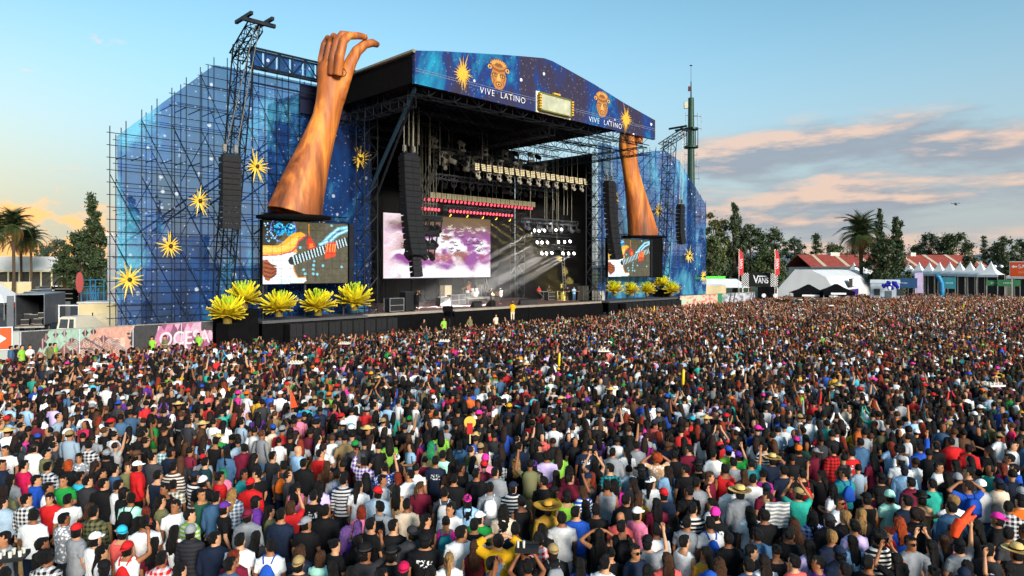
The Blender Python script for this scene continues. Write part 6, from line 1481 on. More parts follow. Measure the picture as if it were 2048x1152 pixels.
for z in (.5, zt * .6, zt - .9, zt):
    for sy in (0, 1.9): MB().tube((-.95, sy, z), (.95, sy, z), .05, 5).build('rail', BL, t)
for k in range(6): MB().tube((rnd.uniform(-.9, .9), .9, 0), (rnd.uniform(-.9, .9), .9, zt * .75), .045, 5).build('brace', BL, t)
def car(label, x, y, c, rz):
    p = gnd(x, y); t = thing('parked_car', label, 'car', (p.x, p.y, 0), rz, 'cars in the service yard'); m = mat('car_' + c, c, .3, .2, .05)
    MB().rings([[(-.85, -2.1, .3), (.85, -2.1, .3), (.85, 2.1, .3), (-.85, 2.1, .3)], [(-.9, -2.2, .75), (.9, -2.2, .75), (.9, 2.2, .7), (-.9, 2.2, .7)], [(-.86, -2.0, .95), (.86, -2.0, .95), (.86, 1.9, .9), (-.86, 1.9, .9)]]).build('body', m, t)
    MB().rings([[(-.82, -1.6, .96), (.82, -1.6, .96), (.82, 1.0, .96), (-.82, 1.0, .96)], [(-.68, -1.1, 1.42), (.68, -1.1, 1.42), (.68, .4, 1.42), (-.68, .4, 1.42)]]).build('windows', mat('dark_glass', '3a4046', .2), t); MB().bx(-.67, .67, -1.05, .35, 1.425, 1.47).build('roof', m, t)
    for sx in (-.8, .8):
        for sy in (-1.35, 1.35): wheel(t, sx, sy, .32, .2)
for i, (x, y, c) in enumerate(((58, 598, 'c8c2b0'), (72, 592, 'd0cdc4'), (92, 592, '2a4a7a'), (96, 600, 'b8b4ac'), (28, 604, '30343a'), (88, 584, '9a9a98'), (112, 588, '24262a'))): car(['cream car under the palms', 'white car behind the cream one', 'blue car in the service yard', 'pale car in front of the blue one', 'dark car at the left edge of the yard', 'grey car farthest back in the yard', 'black car right of the blue one'][i], x, y, c, R(60 + 25 * i))
for i, (x, y) in enumerate(((128, 600), (142, 596), (122, 590))):
    p = gnd(x, y + 8); t = thing('equipment_rack', ['black equipment rack in the yard behind the van', 'black rack nearer the container in the yard', 'black rack farthest back in the yard'][i], 'rack', (p.x, p.y, 0), R(15 * i)); MB().bx(-1.6, 1.6, 0, 1, .1, 2.6).build('body', BLACK, t)
    for z in (.9, 1.7, 2.5): MB().bx(-1.5, 1.5, -.05, -.01, z, z + .12).build('shelf_edge', ALU, t)
for i, (x, y, c) in enumerate(((10, 632, 'charcoal'), (26, 628, 'red'), (78, 606, 'red'), (104, 604, 'lime'), (90, 612, 'orange'), (118, 622, 'black'))):
    p = gnd(x, y); person((p.x, p.y, 0), R(60 * i), ['walker in dark clothes left of the box truck', 'walker in red top beside the box truck', 'person in red beyond the truck roof', 'person in lime vest in the yard', 'person in orange in the yard', 'person in black right of the truck'][i], 't', c, None, 's', 'k', pose='p', legc='navy')
b = px(2, 0, 80); t = thing('white_tent', 'white tent cut by the left picture edge', 'tent', (b.x - 1.2, 80, 0)); zt = px(2, 565, 80).z; MB().rings([[(-3, 0, zt - 2.4), (1.6, 0, zt - 2.4), (1.6, 4, zt - 2.4), (-3, 4, zt - 2.4)], [(-1.5, 1.8, zt), (-.9, 1.8, zt), (-.9, 2.2, zt), (-1.5, 2.2, zt)]]).build('canopy', PVC, t)
for sx in (-2.9, 1.5): MB().tube((sx, .1, 0), (sx, .1, zt - 2.4), .06, 5).build('leg', ALU, t)

# ------------------------------------------------------------------ green radio mast, drone
b = px(1382, 0, 118); t = thing('radio_mast', 'green radio mast with antenna rings behind the right wing', 'mast', (b.x, 118, 0)); GR = mat('mast_green', '163a2e', .5, .2, .15, 2); zz = lambda y: px(1382, y, 118).z
MB().path([(0, 0, 0), (0, 0, zz(330)), (0, 0, zz(196))], [.85, .6, .48], 14).build('column', GR, t); MB().path([(0, 0, zz(196)), (0, 0, zz(163))], [.12, .08], 6).build('spire', STEEL, t); MB().path([(0, 0, zz(163)), (0, 0, zz(131))], [.04, .03], 5).build('rod', STEEL, t); MB().ell((0, 0, zz(131)), (.28, .28, .08), 8, 4).build('tip', STEEL, t)
MB().path([(-.3, 0, zz(182)), (-.3, 0, zz(173))], [.22, .2], 8).build('beacon', mat('beacon_red', '5a1a14', .5), t); MB().bx(-1.2, -.55, -.2, .2, zz(217), zz(204)).build('dish_box', mat('box_grey', 'a8a690', .5), t)
for y in (260, 296): MB().path([(0, 0, zz(y)), (0, 0, zz(y) + .3)], [1.25, 1.25], 16).build('ring_platform', GR, t)
for k in range(10):
    th = k * .63; MB().tube((math.cos(th) * 1.2, math.sin(th) * 1.2, zz(296)), (math.cos(th) * 1.2, math.sin(th) * 1.2, zz(258)), .05, 4).build('railing', GR, t)
for sx, y0, y1 in ((-1.0, 262, 226), (1.1, 262, 226), (1.75, 262, 228), (-1.3, 292, 262), (1.0, 335, 305), (1.35, 362, 328), (-1.1, 334, 304)):
    MB().tube((sx, -.3, zz(y0)), (sx, -.3, zz(y1)), .06, 5).build('antenna', GALV, t)
    for y in (y0 - 4, y1 + 6): MB().tube((0, -.3, zz(y)), (sx, -.3, zz(y)), .04, 4).build('antenna_arm', GALV, t)
p = px(1911, 408, 62); t = thing('drone', 'small quadcopter drone hovering in the sky at right', 'drone', p.to_tuple(), R(20)); DR = mat('drone_dark', '26221f', .4)
MB().ell((0, 0, 0), (.16, .11, .07), 10, 6).build('body', DR, t, True); MB().box((0, -.05, -.1), (.08, .08, .08)).build('camera', DR, t)
for sx in (-1, 1):
    for sy in (-1, 1):
        a_ = MB().tube((0, 0, .02), (sx * .26, sy * .2, .06), .018, 5).build('arm', DR, t); MB().bx(sx * .26 - .15, sx * .26 + .15, sy * .2 - .012, sy * .2 + .012, .10, .108).build('propeller', DR, a_); MB().tube((sx * .26, sy * .2, .03), (sx * .26, sy * .2, .10), .02, 6).build('motor', DR, a_)
    MB().tube((sx * .06, -.1, -.05), (sx * .12, -.1, -.16), .01, 4).build('landing_leg', DR, t)

# ------------------------------------------------------------------ things carried above the crowd
CUP = MB().path([(0, 0, 0), (0, 0, .13)], [.032, .042], 8).mesh('cup')
def tray(label, x, y, z, m, rz, full=8):
    Y = F * (CH - z) / (y - YH); b = px(x, y, Y); t = thing('vendor_tray', label, 'tray', (b.x, Y, z), rz, 'vendor trays held over the crowd')
    MB().bx(-.36, .36, -.22, .22, 0, .05).build('tray', m, t); MB().bx(-.36, .36, -.23, -.22, 0, .09).build('rim', m, t); MB().bx(-.36, .36, .22, .23, 0, .09).build('rim', m, t)
    for i in range(full): o = obj_from('cup', CUP, mat('cup_white', 'd8d4c8', .4), t); o.location = (-.27 + (i % 4) * .18, -.1 + (i // 4) * .2, .052)
    return t
TW = mat('foam_white', 'd4d0c4', .7); TK = mat('tray_black', '17171a', .5)
tray('black tray of white cups at the bottom left corner', 14, 1118, 1.55, TK, .3).scale = (.75,) * 3; tray('black cup tray carried overhead before the red checked shirt', 1054, 1100, 1.80, TK, -.1, 2).scale = (.5, .6, .9)
for i, (x, y, lb) in enumerate(((1988, 772, 'large white cup tray held high at the right edge of the crowd'), (592, 727, 'white cup tray above heads below the left screen'), (689, 688, 'white cup tray near the subwoofers at left'), (889, 683, 'white cup tray in front of the camera tripod'), (1207, 703, 'white cup tray right of centre near the stage'), (1600, 600, 'white cup tray before the first black canopy'), (1662, 612, 'white cup tray before the second black canopy'), (1880, 622, 'white cup tray before the pagoda row'))): tray(lb, x, y, 2.0, TW, rnd.uniform(-.4, .4), 8).scale = (.8, .8, .7)
def held(nm, label, cat, x, y, z):
    Y = F * (CH - z) / (y - YH); b = px(x, y, Y); return thing(nm, label, cat, (b.x, Y, z))
t = held('foam_hand', 'long orange foam hand pointing up at the right foreground', 'foam hand', 1908, 1066, 1.98); FO = mat('foam_orange', 'e0420f', .7)
hb_ = MB(); hb_.path([(0, 0, -.06), (.04, 0, .08), (.12, 0, .2)], [.06, .085, .09], 10); hb_.path([(.10, 0, .16), (.24, 0, .34), (.33, 0, .44)], [.055, .042, .02], 8); hb_.path([(.14, 0, .16), (.28, 0, .24), (.36, 0, .28)], [.045, .036, .018], 8)
obj_from('glove', remesh(hb_, .016, 2, .4), FO, t)
t = held('paddle_fan', 'round yellow paddle fan with red grip at mid crowd', 'fan', 940, 852, 2.15); MB().path([(0, -.02, .1), (0, .02, .1)], .15, 20).build('disc', mat('fan_yellow', 'e0b24a', .6), t); MB().bx(-.07, .07, -.035, -.022, -.2, .08).build('grip_cover', mat('fan_red', 'b0151a', .6), t); MB().tube((0, 0, -.45), (0, 0, -.1), .02, 6).build('handle', CREAM, t)
t = held('flag', 'small orange flag above the crowd at left', 'flag', 581, 820, 1.9); MB().tube((0, 0, -.5), (0, 0, .62), .014, 5).build('pole', ALU, t); MB().prism([(0, .05), (.22, .1), (.03, .6), (0, .6)], 1, -.008, .008).build('cloth', mat('flag_orange', 'd84a20', .7), t)
t = held('striped_cloth', 'grey striped cloth held up by the person in turquoise', 'cloth', 1556, 1004, 1.62)
cs = MB(); cs.rings([[(-.24 + .48 * i / 12, .025 * math.sin(i * 1.1 + j * .5), -.5 * j / 8) for i in range(13)] for j in range(9)], False, False); cs.build('cloth', cloth('grey', 'stripe'), t, True)
for i, (x, y, lb) in enumerate(((1366, 755, 'yellow inflatable stick at mid crowd'), (1308, 618, 'yellow inflatable stick near the right agaves'), (1118, 720, 'tilted yellow inflatable stick at the middle of the crowd'), (1927, 612, 'yellow inflatable stick in the far right crowd'))):
    t = held('inflatable_stick', lb, 'stick', x, y, 1.95); MB().path([(0, 0, -.3), (0, 0, -.25), (.02, 0, .28), (.02, 0, .33)], [.02, .055, .055, .02], 8).build('tube', mat('stick_yellow', 'e6c21a', .4), t, True)

# ------------------------------------------------------------------ the audience
STC = S(15, 6, 0)
def face_stage(x, y): return math.atan2(-(STC.x - x), STC.y - y)
# hand-placed foreground: tile offset, then  x y head top options  (x, y: crown of the head, in 4.234x tile pixels)
TILES = ((0, """45,45,sk,t:white,y140|15,165,sk,j:navy,y30|90,290,lk,t:grey|205,170,sk,t:crimson,y20|25,480,ln,j:lightdenim|395,75,sk,j:olive,y60|310,295,sk,j:blue,y60|405,185,sk,j:navy/plaid|290,435,sk,j:black/plaid|360,465,lk,t:red,y160
440,345,sk,t:white,y60|600,275,sk,t:green,y170,pf,P|700,270,sk,t:cyan,y30|745,305,sk,j:charcoal|885,325,sk,j:black,W1.1|820,245,sk,t:maroon,y60|945,215,sk,t:denim,y60,S|750,5,sk,j:black/plaid,W1.1|900,75,sk+kgrey,t:black|670,110,lk,t:grey/floral,y150
585,165,co,t:black|1060,195,lb,t:olive,y150|1165,170,sk+cwhite,j:red,y45|1185,95,sk+fbrown,j:navy,y20|1270,105,sk,t:darkgrey|1380,25,sk,j:teal/plaid|1395,365,sk,v:black,y170|1335,255,sk,v:navy|1450,55,sk+cblack,t:navy|1110,445,sk,t:mint,B:black
1045,395,sk+cblack,j:black,y45|1000,335,sk,t:white,y30|795,555,sk,j:olive/dplaid|1030,715,sk+kcyan,v:coral|1115,835,sk+kred,v:white,D:red,pu,P|1225,635,sk,t:white,y-20,W1.1|1165,655,lk,v:black,y20|1275,835,lk,t:maroon|1370,940,sk,j:red/plaid|285,585,sk,t:white,W1.1
545,615,sk,j:grey/floral,y30|650,695,sk+cred,t:grey,y30|810,775,sk+cwhite,t:white,y20|395,935,ak,j:black/plaid|870,885,lk,t:white,y60,pf,P|880,1005,sk+cblack,j:denim|360,825,sk,j:black,y45|40,1075,sk,t:black|510,150,lk,t:black|160,20,lk,j:charcoal|290,20,sk+fblack,t:white/floral"""),
(340, """30,185,sk,j:brown/stripe|300,145,sk,t:darkteal,y45,S|215,255,sk+cnavy,t:white/dstripe,y30|322,280,sk+kwhite,t:black|385,280,sk,t:red,y45|265,410,sk,v:darkgreen,y120|45,505,sk,t:white,y150|170,585,sk,j:lime/stripe,y30|170,705,sk+ngrey,j:charcoal/dstripe|45,725,lk,v:white
380,775,sk,j:navy,W1.1|460,515,sk+cpurple,t:black/print,y60|660,575,sk+kmaroon,j:grey|725,465,sk+cblack,j:purple,y60|680,315,sk+kred,j:red|630,245,lk,t:teal,y120|735,245,sk,t:black,y-60|870,95,sk,t:charcoal,y30|960,175,sk,t:darkgrey,D:orange|1085,45,,t:lightblue,y30
1130,155,sk,j:black|1275,75,sk,t:red,y20|630,30,sk,j:maroon,W1.1|480,65,lk,j:denim|385,-30,sk,v:black|450,240,cG,j:pink,y20|530,405,wy,j:denim/plaid|390,435,sk,j:denim|850,550,lk,t:olive,y60,pf,P|1020,515,cb,t:red,pu,P,y-30
1215,425,sk,t:black/print|1155,640,sk+kgrey,t:black|1315,545,sk,j:black|1070,355,wk,v:pink|1260,345,wk,t:lavender|1415,245,sk,j:grey,D:blue|600,785,sk,t:white,W1.05|720,775,lk,t:darkgrey|850,835,sk,t:white,D:blue|1090,970,sk+kkhaki,t:charcoal
1290,925,cb,t:mint,y20|1410,835,bk,t:black,y45,pf|1100,885,wb,t:navy,pf,P|510,990,sk,j:denim,y30|545,925,lr,t:maroon|1430,1045,lk,t:black|90,1035,lk,t:white|1330,175,lb,t:brown"""),
(680, """200,145,sk,j:purple/plaid,pw,P|30,295,sk,j:lightgrey/dstripe|160,345,lk,t:white|315,385,sk+kred,j:lightdenim|320,510,sk,j:grey,B:black|200,555,cr,t:pink|150,685,lv,t:darkred|60,725,wv,t:purple|265,655,sk,t:black,y30|450,670,sk,t:black/print
375,190,sk,t:blue/floral,pu|480,115,lk+kwhite,v:black|585,245,sk,t:white/print,y-30|680,350,pb,t:maroon|490,275,lr,t:charcoal|480,385,lk,v:tan|565,495,sk,t:beige|745,625,lk,t:black,y45|720,775,sk+kblack,t:black/print,W1.22|890,625,bk,v:magenta,B:teal
925,545,sk,t:white,y170|885,395,sk,t:darkgrey,B:lightgrey|1080,455,lk+khotpink,j:lightblue|1180,595,sk+cwhite,t:green,pb|1135,665,sk,t:black|1030,725,sk,t:white/print,W1.2,pa|925,950,py,t:white|1145,845,lb,v:darkred|1335,795,sk,j:yellow/print,ph,W1.15|215,885,sk+fblack,t:charcoal,pu,P
435,895,sk+fblack,t:black|505,1040,sk+kcrimson,t:white|390,1065,sk,t:black,y45|770,1065,sk,t:black|130,815,lk,t:black|1155,240,sk,t:black,B:black|1315,230,sk,j:grey|1270,355,sk,j:grey,B:white|1025,195,sk,t:black,y60,S|965,285,sk,t:black
935,190,ln,t:darkbrown|815,135,sk,t:navy/print|720,135,bk,t:maroon|870,85,sk,t:mint|1240,110,sk+nhotpink,j:pink|1330,145,lk,t:white/dplaid|1010,0,lk,j:denim,B:denim|1465,345,sk+cnavy,j:navy/stripe|770,10,wG,j:olive|30,1045,lk,t:black|610,720,sk+kcharcoal,j:darkgrey"""),
(1020, """285,305,sk,t:black|375,385,sk+cblack,j:yellow,y60|500,425,sk+cblack,v:lime|320,520,sk+Wmustard,j:mustard|455,595,sk,t:lightgrey,W1.12|570,565,sk,t:blue,W1.08|700,545,sk,t:black|690,270,lr,t:black,pf|880,330,wk,t:magenta|845,195,sk,t:teal/dplaid
720,160,lk,v:black,pU,P|635,25,sk,t:navy/print|985,455,sk,j:black,W1.1|935,605,,t:coral,y30|1080,560,sk+cwhite,t:pink,y60|890,680,sk,v:black,B:black|815,750,lk,v:black,ph|1200,305,lk+kwhite,t:white,y30|1300,400,sk+kred,t:navy|1240,490,lk,t:maroon
1240,705,sk,t:white|1165,795,sk+kblack,t:grey,pu,y30|1060,880,sk,t:navy,y150,S|1330,950,lb,t:coral|850,905,bk,t:black|805,975,sk,t:white,y30|590,995,lk,t:blue|240,780,sk,j:red/plaid,W1.1|150,1010,sk,v:black,pU|45,695,sk,t:navy/print
270,705,lk,t:black|310,95,sk,t:lavender,W1.08|390,255,ln,t:maroon|500,215,wk,t:darkred|1040,315,ln,t:charcoal|1110,215,sk+fblack,j:black|1240,115,ao,t:peach/floral,ph|1090,445,lb,t:mustard|1065,10,sk,j:grey|990,55,lk,t:white,pf,P
870,65,sk,j:grey,y30|1390,85,sk,t:black|240,15,sk+cblack,j:black,y45|80,15,sk,j:navy|50,135,wy+kblack,j:black|200,165,lk+kpurple,t:black|1370,225,ln,t:lightblue|1460,195,sk,t:black,pa|620,500,lk,t:denim|1400,640,lk,t:navy"""),
(1360, """75,35,sk,t:maroon|280,75,sk,t:white|450,145,sk,t:grey|410,45,sk+kblue,t:lime|490,85,sk+kpurple,t:green,pu|600,155,sk,t:teal,pv|780,120,sk+wstraw,t:navy,ph|715,25,sk,t:black/stripe|1005,35,sk+korange,t:black|1165,65,ln+kgrey,j:maroon
1295,45,sk,j:red/dplaid|1440,65,sk,t:red/print|370,205,sk,v:red,W1.12|260,260,lb,t:maroon,y120|150,175,sk+fblack,t:black|430,355,sk+kred,j:white,pf|500,385,sk+wstraw,j:grey,W1.1|620,285,sk,t:white/print|730,355,sk+knavy,t:maroon|880,215,sk,t:navy,W1.15
1035,245,sk,t:black/print,D:red|1000,395,sk+kkhaki,t:turq,pU,y20|1200,255,lk,t:black,pw,P|1390,235,sk,t:teal,D:blue|1350,475,sk,t:white,y150,S|140,315,sk,t:grey|110,530,sk,t:black/stripe|60,635,sk,t:grey,y30|300,565,sk+nhotpink,t:black/print|235,645,sk,t:lightgrey,D:blue
590,560,wk,t:white|715,585,sk,t:black,W1.12|410,775,sk,t:black|670,755,sk,j:denim|610,885,lk,t:black,y120|930,740,sk,t:black,y30|960,655,wb,t:darkbrown|1125,600,wk,j:blue/plaid|1260,615,sk+kcharcoal,j:black,W1.1|1305,755,sy,t:navy
1345,885,sk+knavy,j:navy|60,815,sk,v:white,y60|215,905,lk,t:mustard|310,975,wb,t:maroon|580,995,sk,j:denim|710,965,ln,t:white|800,875,bk,v:black|980,965,sk,t:coral,y-20|1165,985,sk,t:purple,y-60|1385,1025,sk,t:black,pf,P
1450,585,ly,t:black|1090,845,lk,t:lavender|540,245,lb,t:brown|700,255,bk,t:magenta|250,1100,sk+cblue,j:coral|1480,800,lk,t:lightblue"""),
(1698, """95,-20,sk,j:denim|440,45,ak,t:white,y170,S|435,125,sk+cgrey,t:white,y30|470,205,sk+cnavy,j:lightblue,y30|600,25,sk,j:blue,D:blue,pv|760,185,sk,t:white,y150|735,15,sk,j:black|860,-25,sk,j:red,pa|1010,35,sk,j:red,y20|1385,5,sk,t:white/print,y150
1395,200,sk,j:blue,y-60|1360,115,sk,t:white|1300,195,lr,t:crimson|1125,325,sk+kwhite,t:lightgrey,W1.15|1255,315,sk+knavy,t:beige|1010,225,sk,t:charcoal|920,275,sk+ngrey,j:black|830,265,wk,t:black|700,325,sk,t:turq|610,440,sk+fblack,t:peach
525,315,sk,j:maroon|340,415,sk+nmint,t:mint|450,445,sk,t:navy,W1.15|145,435,sk+cblack,v:black|55,585,ly,t:black|60,695,sk,t:lavender|190,755,ak,j:black/stripe|425,645,wo,t:blue|560,585,an,j:black|855,505,sk,j:denim,W1.1
890,475,sy,t:white,pb|1110,675,wk,t:black|1350,515,sk,j:black/plaid,y45|1450,455,sk+cblack,t:orange|1270,615,sk+khotpink,t:black,y-30|1350,735,sk,t:darkgrey|1400,880,sk+wstraw,t:black|585,805,sk,t:grey,y170,S|680,855,lk,t:grey,pU,P|800,805,lb,t:pink
970,835,sk+cblack,t:grey,pv|1120,855,sk,t:charcoal,y60|1000,1015,lk,t:black,y40|895,1045,sk+knavy,t:navy|790,1090,bk,t:black|165,975,sk,t:black/print,y60|400,955,lk,t:black,pU,P|1340,1025,lk,t:navy/floral,pw,P|280,430,lk,t:maroon|270,270,sk+kblack,t:black
205,120,wk,t:maroon|900,165,lk,t:darkred|1180,60,lk,t:black|1460,390,sk+kgrey,j:black|1430,705,ln,t:black"""))
WOMEN = 'lwcpb'
people = []
def parse(off, s):
    for tok in s.replace('\n', '|').split('|'):
        f = tok.split(','); x, y = float(f[0]), float(f[1]); d = dict(pose='r', turn=0.0)
        hd = f[2]; hat = None
        if '+' in hd: hd, hat = hd.split('+')
        d['hair'] = hd[0] if hd else None; d['hc'] = hd[1] if hd else 'k'
        if hat: d['hat'] = hat[0]; d['hatc'] = hat[1:]
        tp = f[3]; d['top'] = tp[0]; c = tp[2:]
        if '/' in c: c, d['pat'] = c.split('/')
        d['tc'] = c
        for o in f[4:]:
            if o[0] == 'y': d['turn'] = float(o[1:])
            elif o[0] == 'p': d['pose'] = o[1]
            elif o == 'P': d['phone'] = True
            elif o == 'S': d['shades'] = True
            elif o[0] in 'BD': d['bag'] = o[0]; d['bagc'] = o[2:]
            elif o[0] == 'W': d['wide'] = float(o[1:])
        h = (1.585 if d['hair'] and d['hair'] in WOMEN else 1.685) * rnd.uniform(.985, 1.02); d['height'] = h
        py = 880 + y / 4.234; pxx = off + x / 4.234; hh = h + (.03 if hat else .015)
        Y = F * (CH - hh) / (py - YH); d['x'] = (pxx - 1024) * Y / F; d['y'] = Y
        people.append(d)
for off, s in TILES: parse(off, s)
for it in range(12):        # keep bodies from standing inside each other
    for i in range(len(people)):
        for j in range(i):
            p, q = people[i], people[j]; dx, dy = p['x'] - q['x'], p['y'] - q['y']; dd = math.hypot(dx, dy)
            if dd < .40:
                k = (.41 - dd) / 2; dx, dy = (dx / dd, dy / dd) if dd > .02 else (0, 1)
                p['x'] += dx * k * .4; q['x'] -= dx * k * .4; p['y'] += dy * k; q['y'] -= dy * k
TOPC = (['black'] * 34 + ['charcoal'] * 7 + ['darkgrey'] * 4 + ['navy'] * 8 + ['white'] * 15 + ['grey'] * 6 + ['lightgrey'] * 6 + ['red'] * 3 + ['maroon'] * 4 + ['blue'] * 3 + ['denim'] * 5 + ['lightdenim'] * 4 + ['lightblue'] * 4
        + ['teal', 'turq', 'green', 'darkgreen', 'olive', 'olive', 'yellow', 'mustard', 'orange', 'coral', 'crimson', 'pink', 'hotpink', 'purple', 'lavender', 'beige', 'beige', 'brown', 'khaki', 'lime', 'cyan', 'darkred'])
HATC = ['black'] * 6 + ['navy'] * 3 + ['white'] * 5 + ['grey'] * 3 + ['red'] * 4 + ['blue', 'green', 'hotpink', 'cyan', 'yellow', 'orange', 'khaki', 'khaki', 'maroon']
# scatter the rest of the audience
pr = random.Random(31)
def in_crowd(x, y):
    dx, dy = x - O0, y - O1; a = D0 * dx + D1 * dy; b = -D1 * dx + D0 * dy
    if abs(x) > .775 * y + max(1.0, 5.0 - y * .05) or y < 8.6: return False
    lim = -8.7 if -14 < a < 26 else (-7.0 if a <= -14 else max(-8.7 + (a - 26) * .13, -5.0))
    if b > lim or y > 121: return False
    return True
taken = {}
for p in people: taken.setdefault((int(p['x'] // 1), int(p['y'] // 1)), []).append((p['x'], p['y']))
def free(x, y, r):
    for i in (-1, 0, 1):
        for j in (-1, 0, 1):
            for q in taken.get((int(x // 1) + i, int(y // 1) + j), ()):
                if (q[0] - x) ** 2 + (q[1] - y) ** 2 < r * r: return False
    return True
rest = []; y = 8.8; row = 0
while y < 121:
    sp = .60 if y < 18 else (.54 if y < 50 else .54 + (y - 50) * .0012)
    x = -.78 * y - 5 + (row % 2) * sp / 2
    while x < .78 * y + 5:
        q = (x + pr.uniform(-.21, .21), y + pr.uniform(-.21, .21))
        fld = .5 + .25 * math.sin(x * .9 + 1.3 * math.sin(y * .37)) + .25 * math.sin(y * .8 + 1.7 * math.sin(x * .43))
        if pr.random() < (.74 + .24 * fld) and pr.random() < (.95 if y < 100 else max(.25, .9 - (y - 100) * .035)) and in_crowd(*q) and free(q[0], q[1], .47 if y < 18 else .3): rest.append(q)
        x += sp
    y += sp * .9; row += 1
rest.sort(key=lambda q: q[1])
def rand_person(x, y):
    wom = pr.random() < .42; d = dict(x=x, y=y, pose='r', turn=pr.gauss(0, 28) if pr.random() < .85 else pr.uniform(-180, 180))
    d['hair'] = pr.choice('llwwwpbc') if wom else 's'; d['hc'] = pr.choice('kkkkknnnnbbry' if wom else 'kkkkkkknnb')
    d['top'] = pr.choice('tttvj') if wom else pr.choice('tttttjjv'); d['tc'] = pr.choice(TOPC)
    if pr.random() < .14: d['pat'] = pr.choice(['plaid', 'stripe', 'dplaid', 'print', 'dstripe'])
    if not wom and pr.random() < .26: d['hat'] = pr.choice('cckkkknfw'); d['hatc'] = 'straw' if d['hat'] == 'w' else ('black' if d['hat'] == 'f' else pr.choice(HATC))
    d['pose'] = pr.choice('rrrrffppg') if pr.random() < .86 else pr.choice('uwUvh')
    if d['pose'] in 'uwU': d['phone'] = True
    if pr.random() < .10: d['bag'] = pr.choice('BD'); d['bagc'] = pr.choice(['black', 'black', 'grey', 'red', 'blue'])
    d['height'] = (1.585 if wom else 1.685) * pr.uniform(.96, 1.04); return d
vis = lambda x, y: abs(x) < .753 * y + .15 and (CH - 1.2) / y * F + YH < 1185
near = [p for p in people]
k = 0; rest2 = []
for q in rest:
    if vis(*q) and len(near) < 340: near.append(rand_person(*q))
    elif q[1] > 13.0: rest2.append(q)
for p in near: p['skin'] = pr.randrange(5); p['legc'] = pr.choice(['navy', 'navy', 'black', 'black', 'denim', 'denim', 'charcoal', 'khaki', 'grey']); p['yaw'] = pr.choice([0, 0, 0, 0, 40, -40])
# labels that single each one out
HN = dict(k='black', n='dark brown', b='brown', r='auburn', o='bright orange', y='blond', g='grey', v='purple', G='green')
HT = dict(s='short', l='long', w='wavy', c='chin-length', p='ponytailed', b='bunned', a='curly')
TN = dict(t='t-shirt', j='jacket', v='tank top'); PN = dict(plaid='checked ', dplaid='dark-checked ', stripe='striped ', dstripe='dark-striped ', print='printed ', floral='flower-print ')
HATN = dict(c='cap', k='backwards cap', n='beanie', f='brimmed hat', w='straw hat', W='wide-brimmed hat')
CN = dict(lightgrey='light grey', darkgrey='dark grey', lightblue='light blue', lightdenim='pale denim', hotpink='hot pink', darkteal='dark teal', darkgreen='dark green', darkred='dark red', turq='turquoise', darkbrown='dark brown', straw='yellow')
cn = lambda c: CN.get(c, c)
def topn(p): return cn(p['tc']) + ' ' + PN.get(p.get('pat'), '') + TN[p['top']]
def headn(p):
    if p.get('hat'): return cn(p['hatc']) + ' ' + HATN[p['hat']]
    if not p['hair']: return 'shaved head'
    return HT[p['hair']] + ' ' + HN[p['hc']] + ' hair'
posn = dict(u=' and raised arm', w=' and raised arm', U=', both arms raised', v=' and arm held high', h=', hands at head', a=', arm round a neighbour', b=', arm round a neighbour')
def basel(p): return 'person in %s with %s%s' % (topn(p), headn(p), posn.get(p['pose'], ''))
from collections import Counter
cb = Counter(basel(p) for p in near); fe = Counter()
for p in near: fe[topn(p)] += 1; fe[headn(p)] += 1; fe[headn(p) + topn(p)] += 1; fe['bag' + p.get('bagc', '')] += 1 if p.get('bag') else 0
def landmark(p):
    if fe[topn(p)] == 1: return 'the ' + topn(p)
    if fe[headn(p)] == 1: return 'the ' + headn(p)
    if p.get('bag') and fe['bag' + p['bagc']] == 1: return 'the %s backpack' % cn(p['bagc'])
lms = [(p, landmark(p)) for p in near if landmark(p)]
used = set()
for p in near:
    l = basel(p)
    if cb[l] > 1:
        opts = sorted(lms, key=lambda t: math.hypot(t[0]['x'] - p['x'], t[0]['y'] - p['y']))
        for t, nm in opts:
            if t is p: continue
            dx, dy = t['x'] - p['x'], t['y'] - p['y']
            rel = ('left of' if dx > 0 else 'right of') if abs(dx) > abs(dy) else ('in front of' if dy > 0 else 'behind')
            c = 'person, %s, %s, %s %s' % (topn(p), headn(p), rel, nm)
            if c not in used and len(c.split()) <= 16: l = c; break
    if l in used: l += ' nearby'
    used.add(l); p['label'] = l
for p in near:
    x, y = p.pop('x'), p.pop('y'); tn = p.pop('turn'); rz = face_stage(x, y) * .75 - R(tn)
    q = dict(p); hat = q.get('hat')
    person((x, y, 0), rz, q.pop('label'), group='audience members in the foreground', **q)

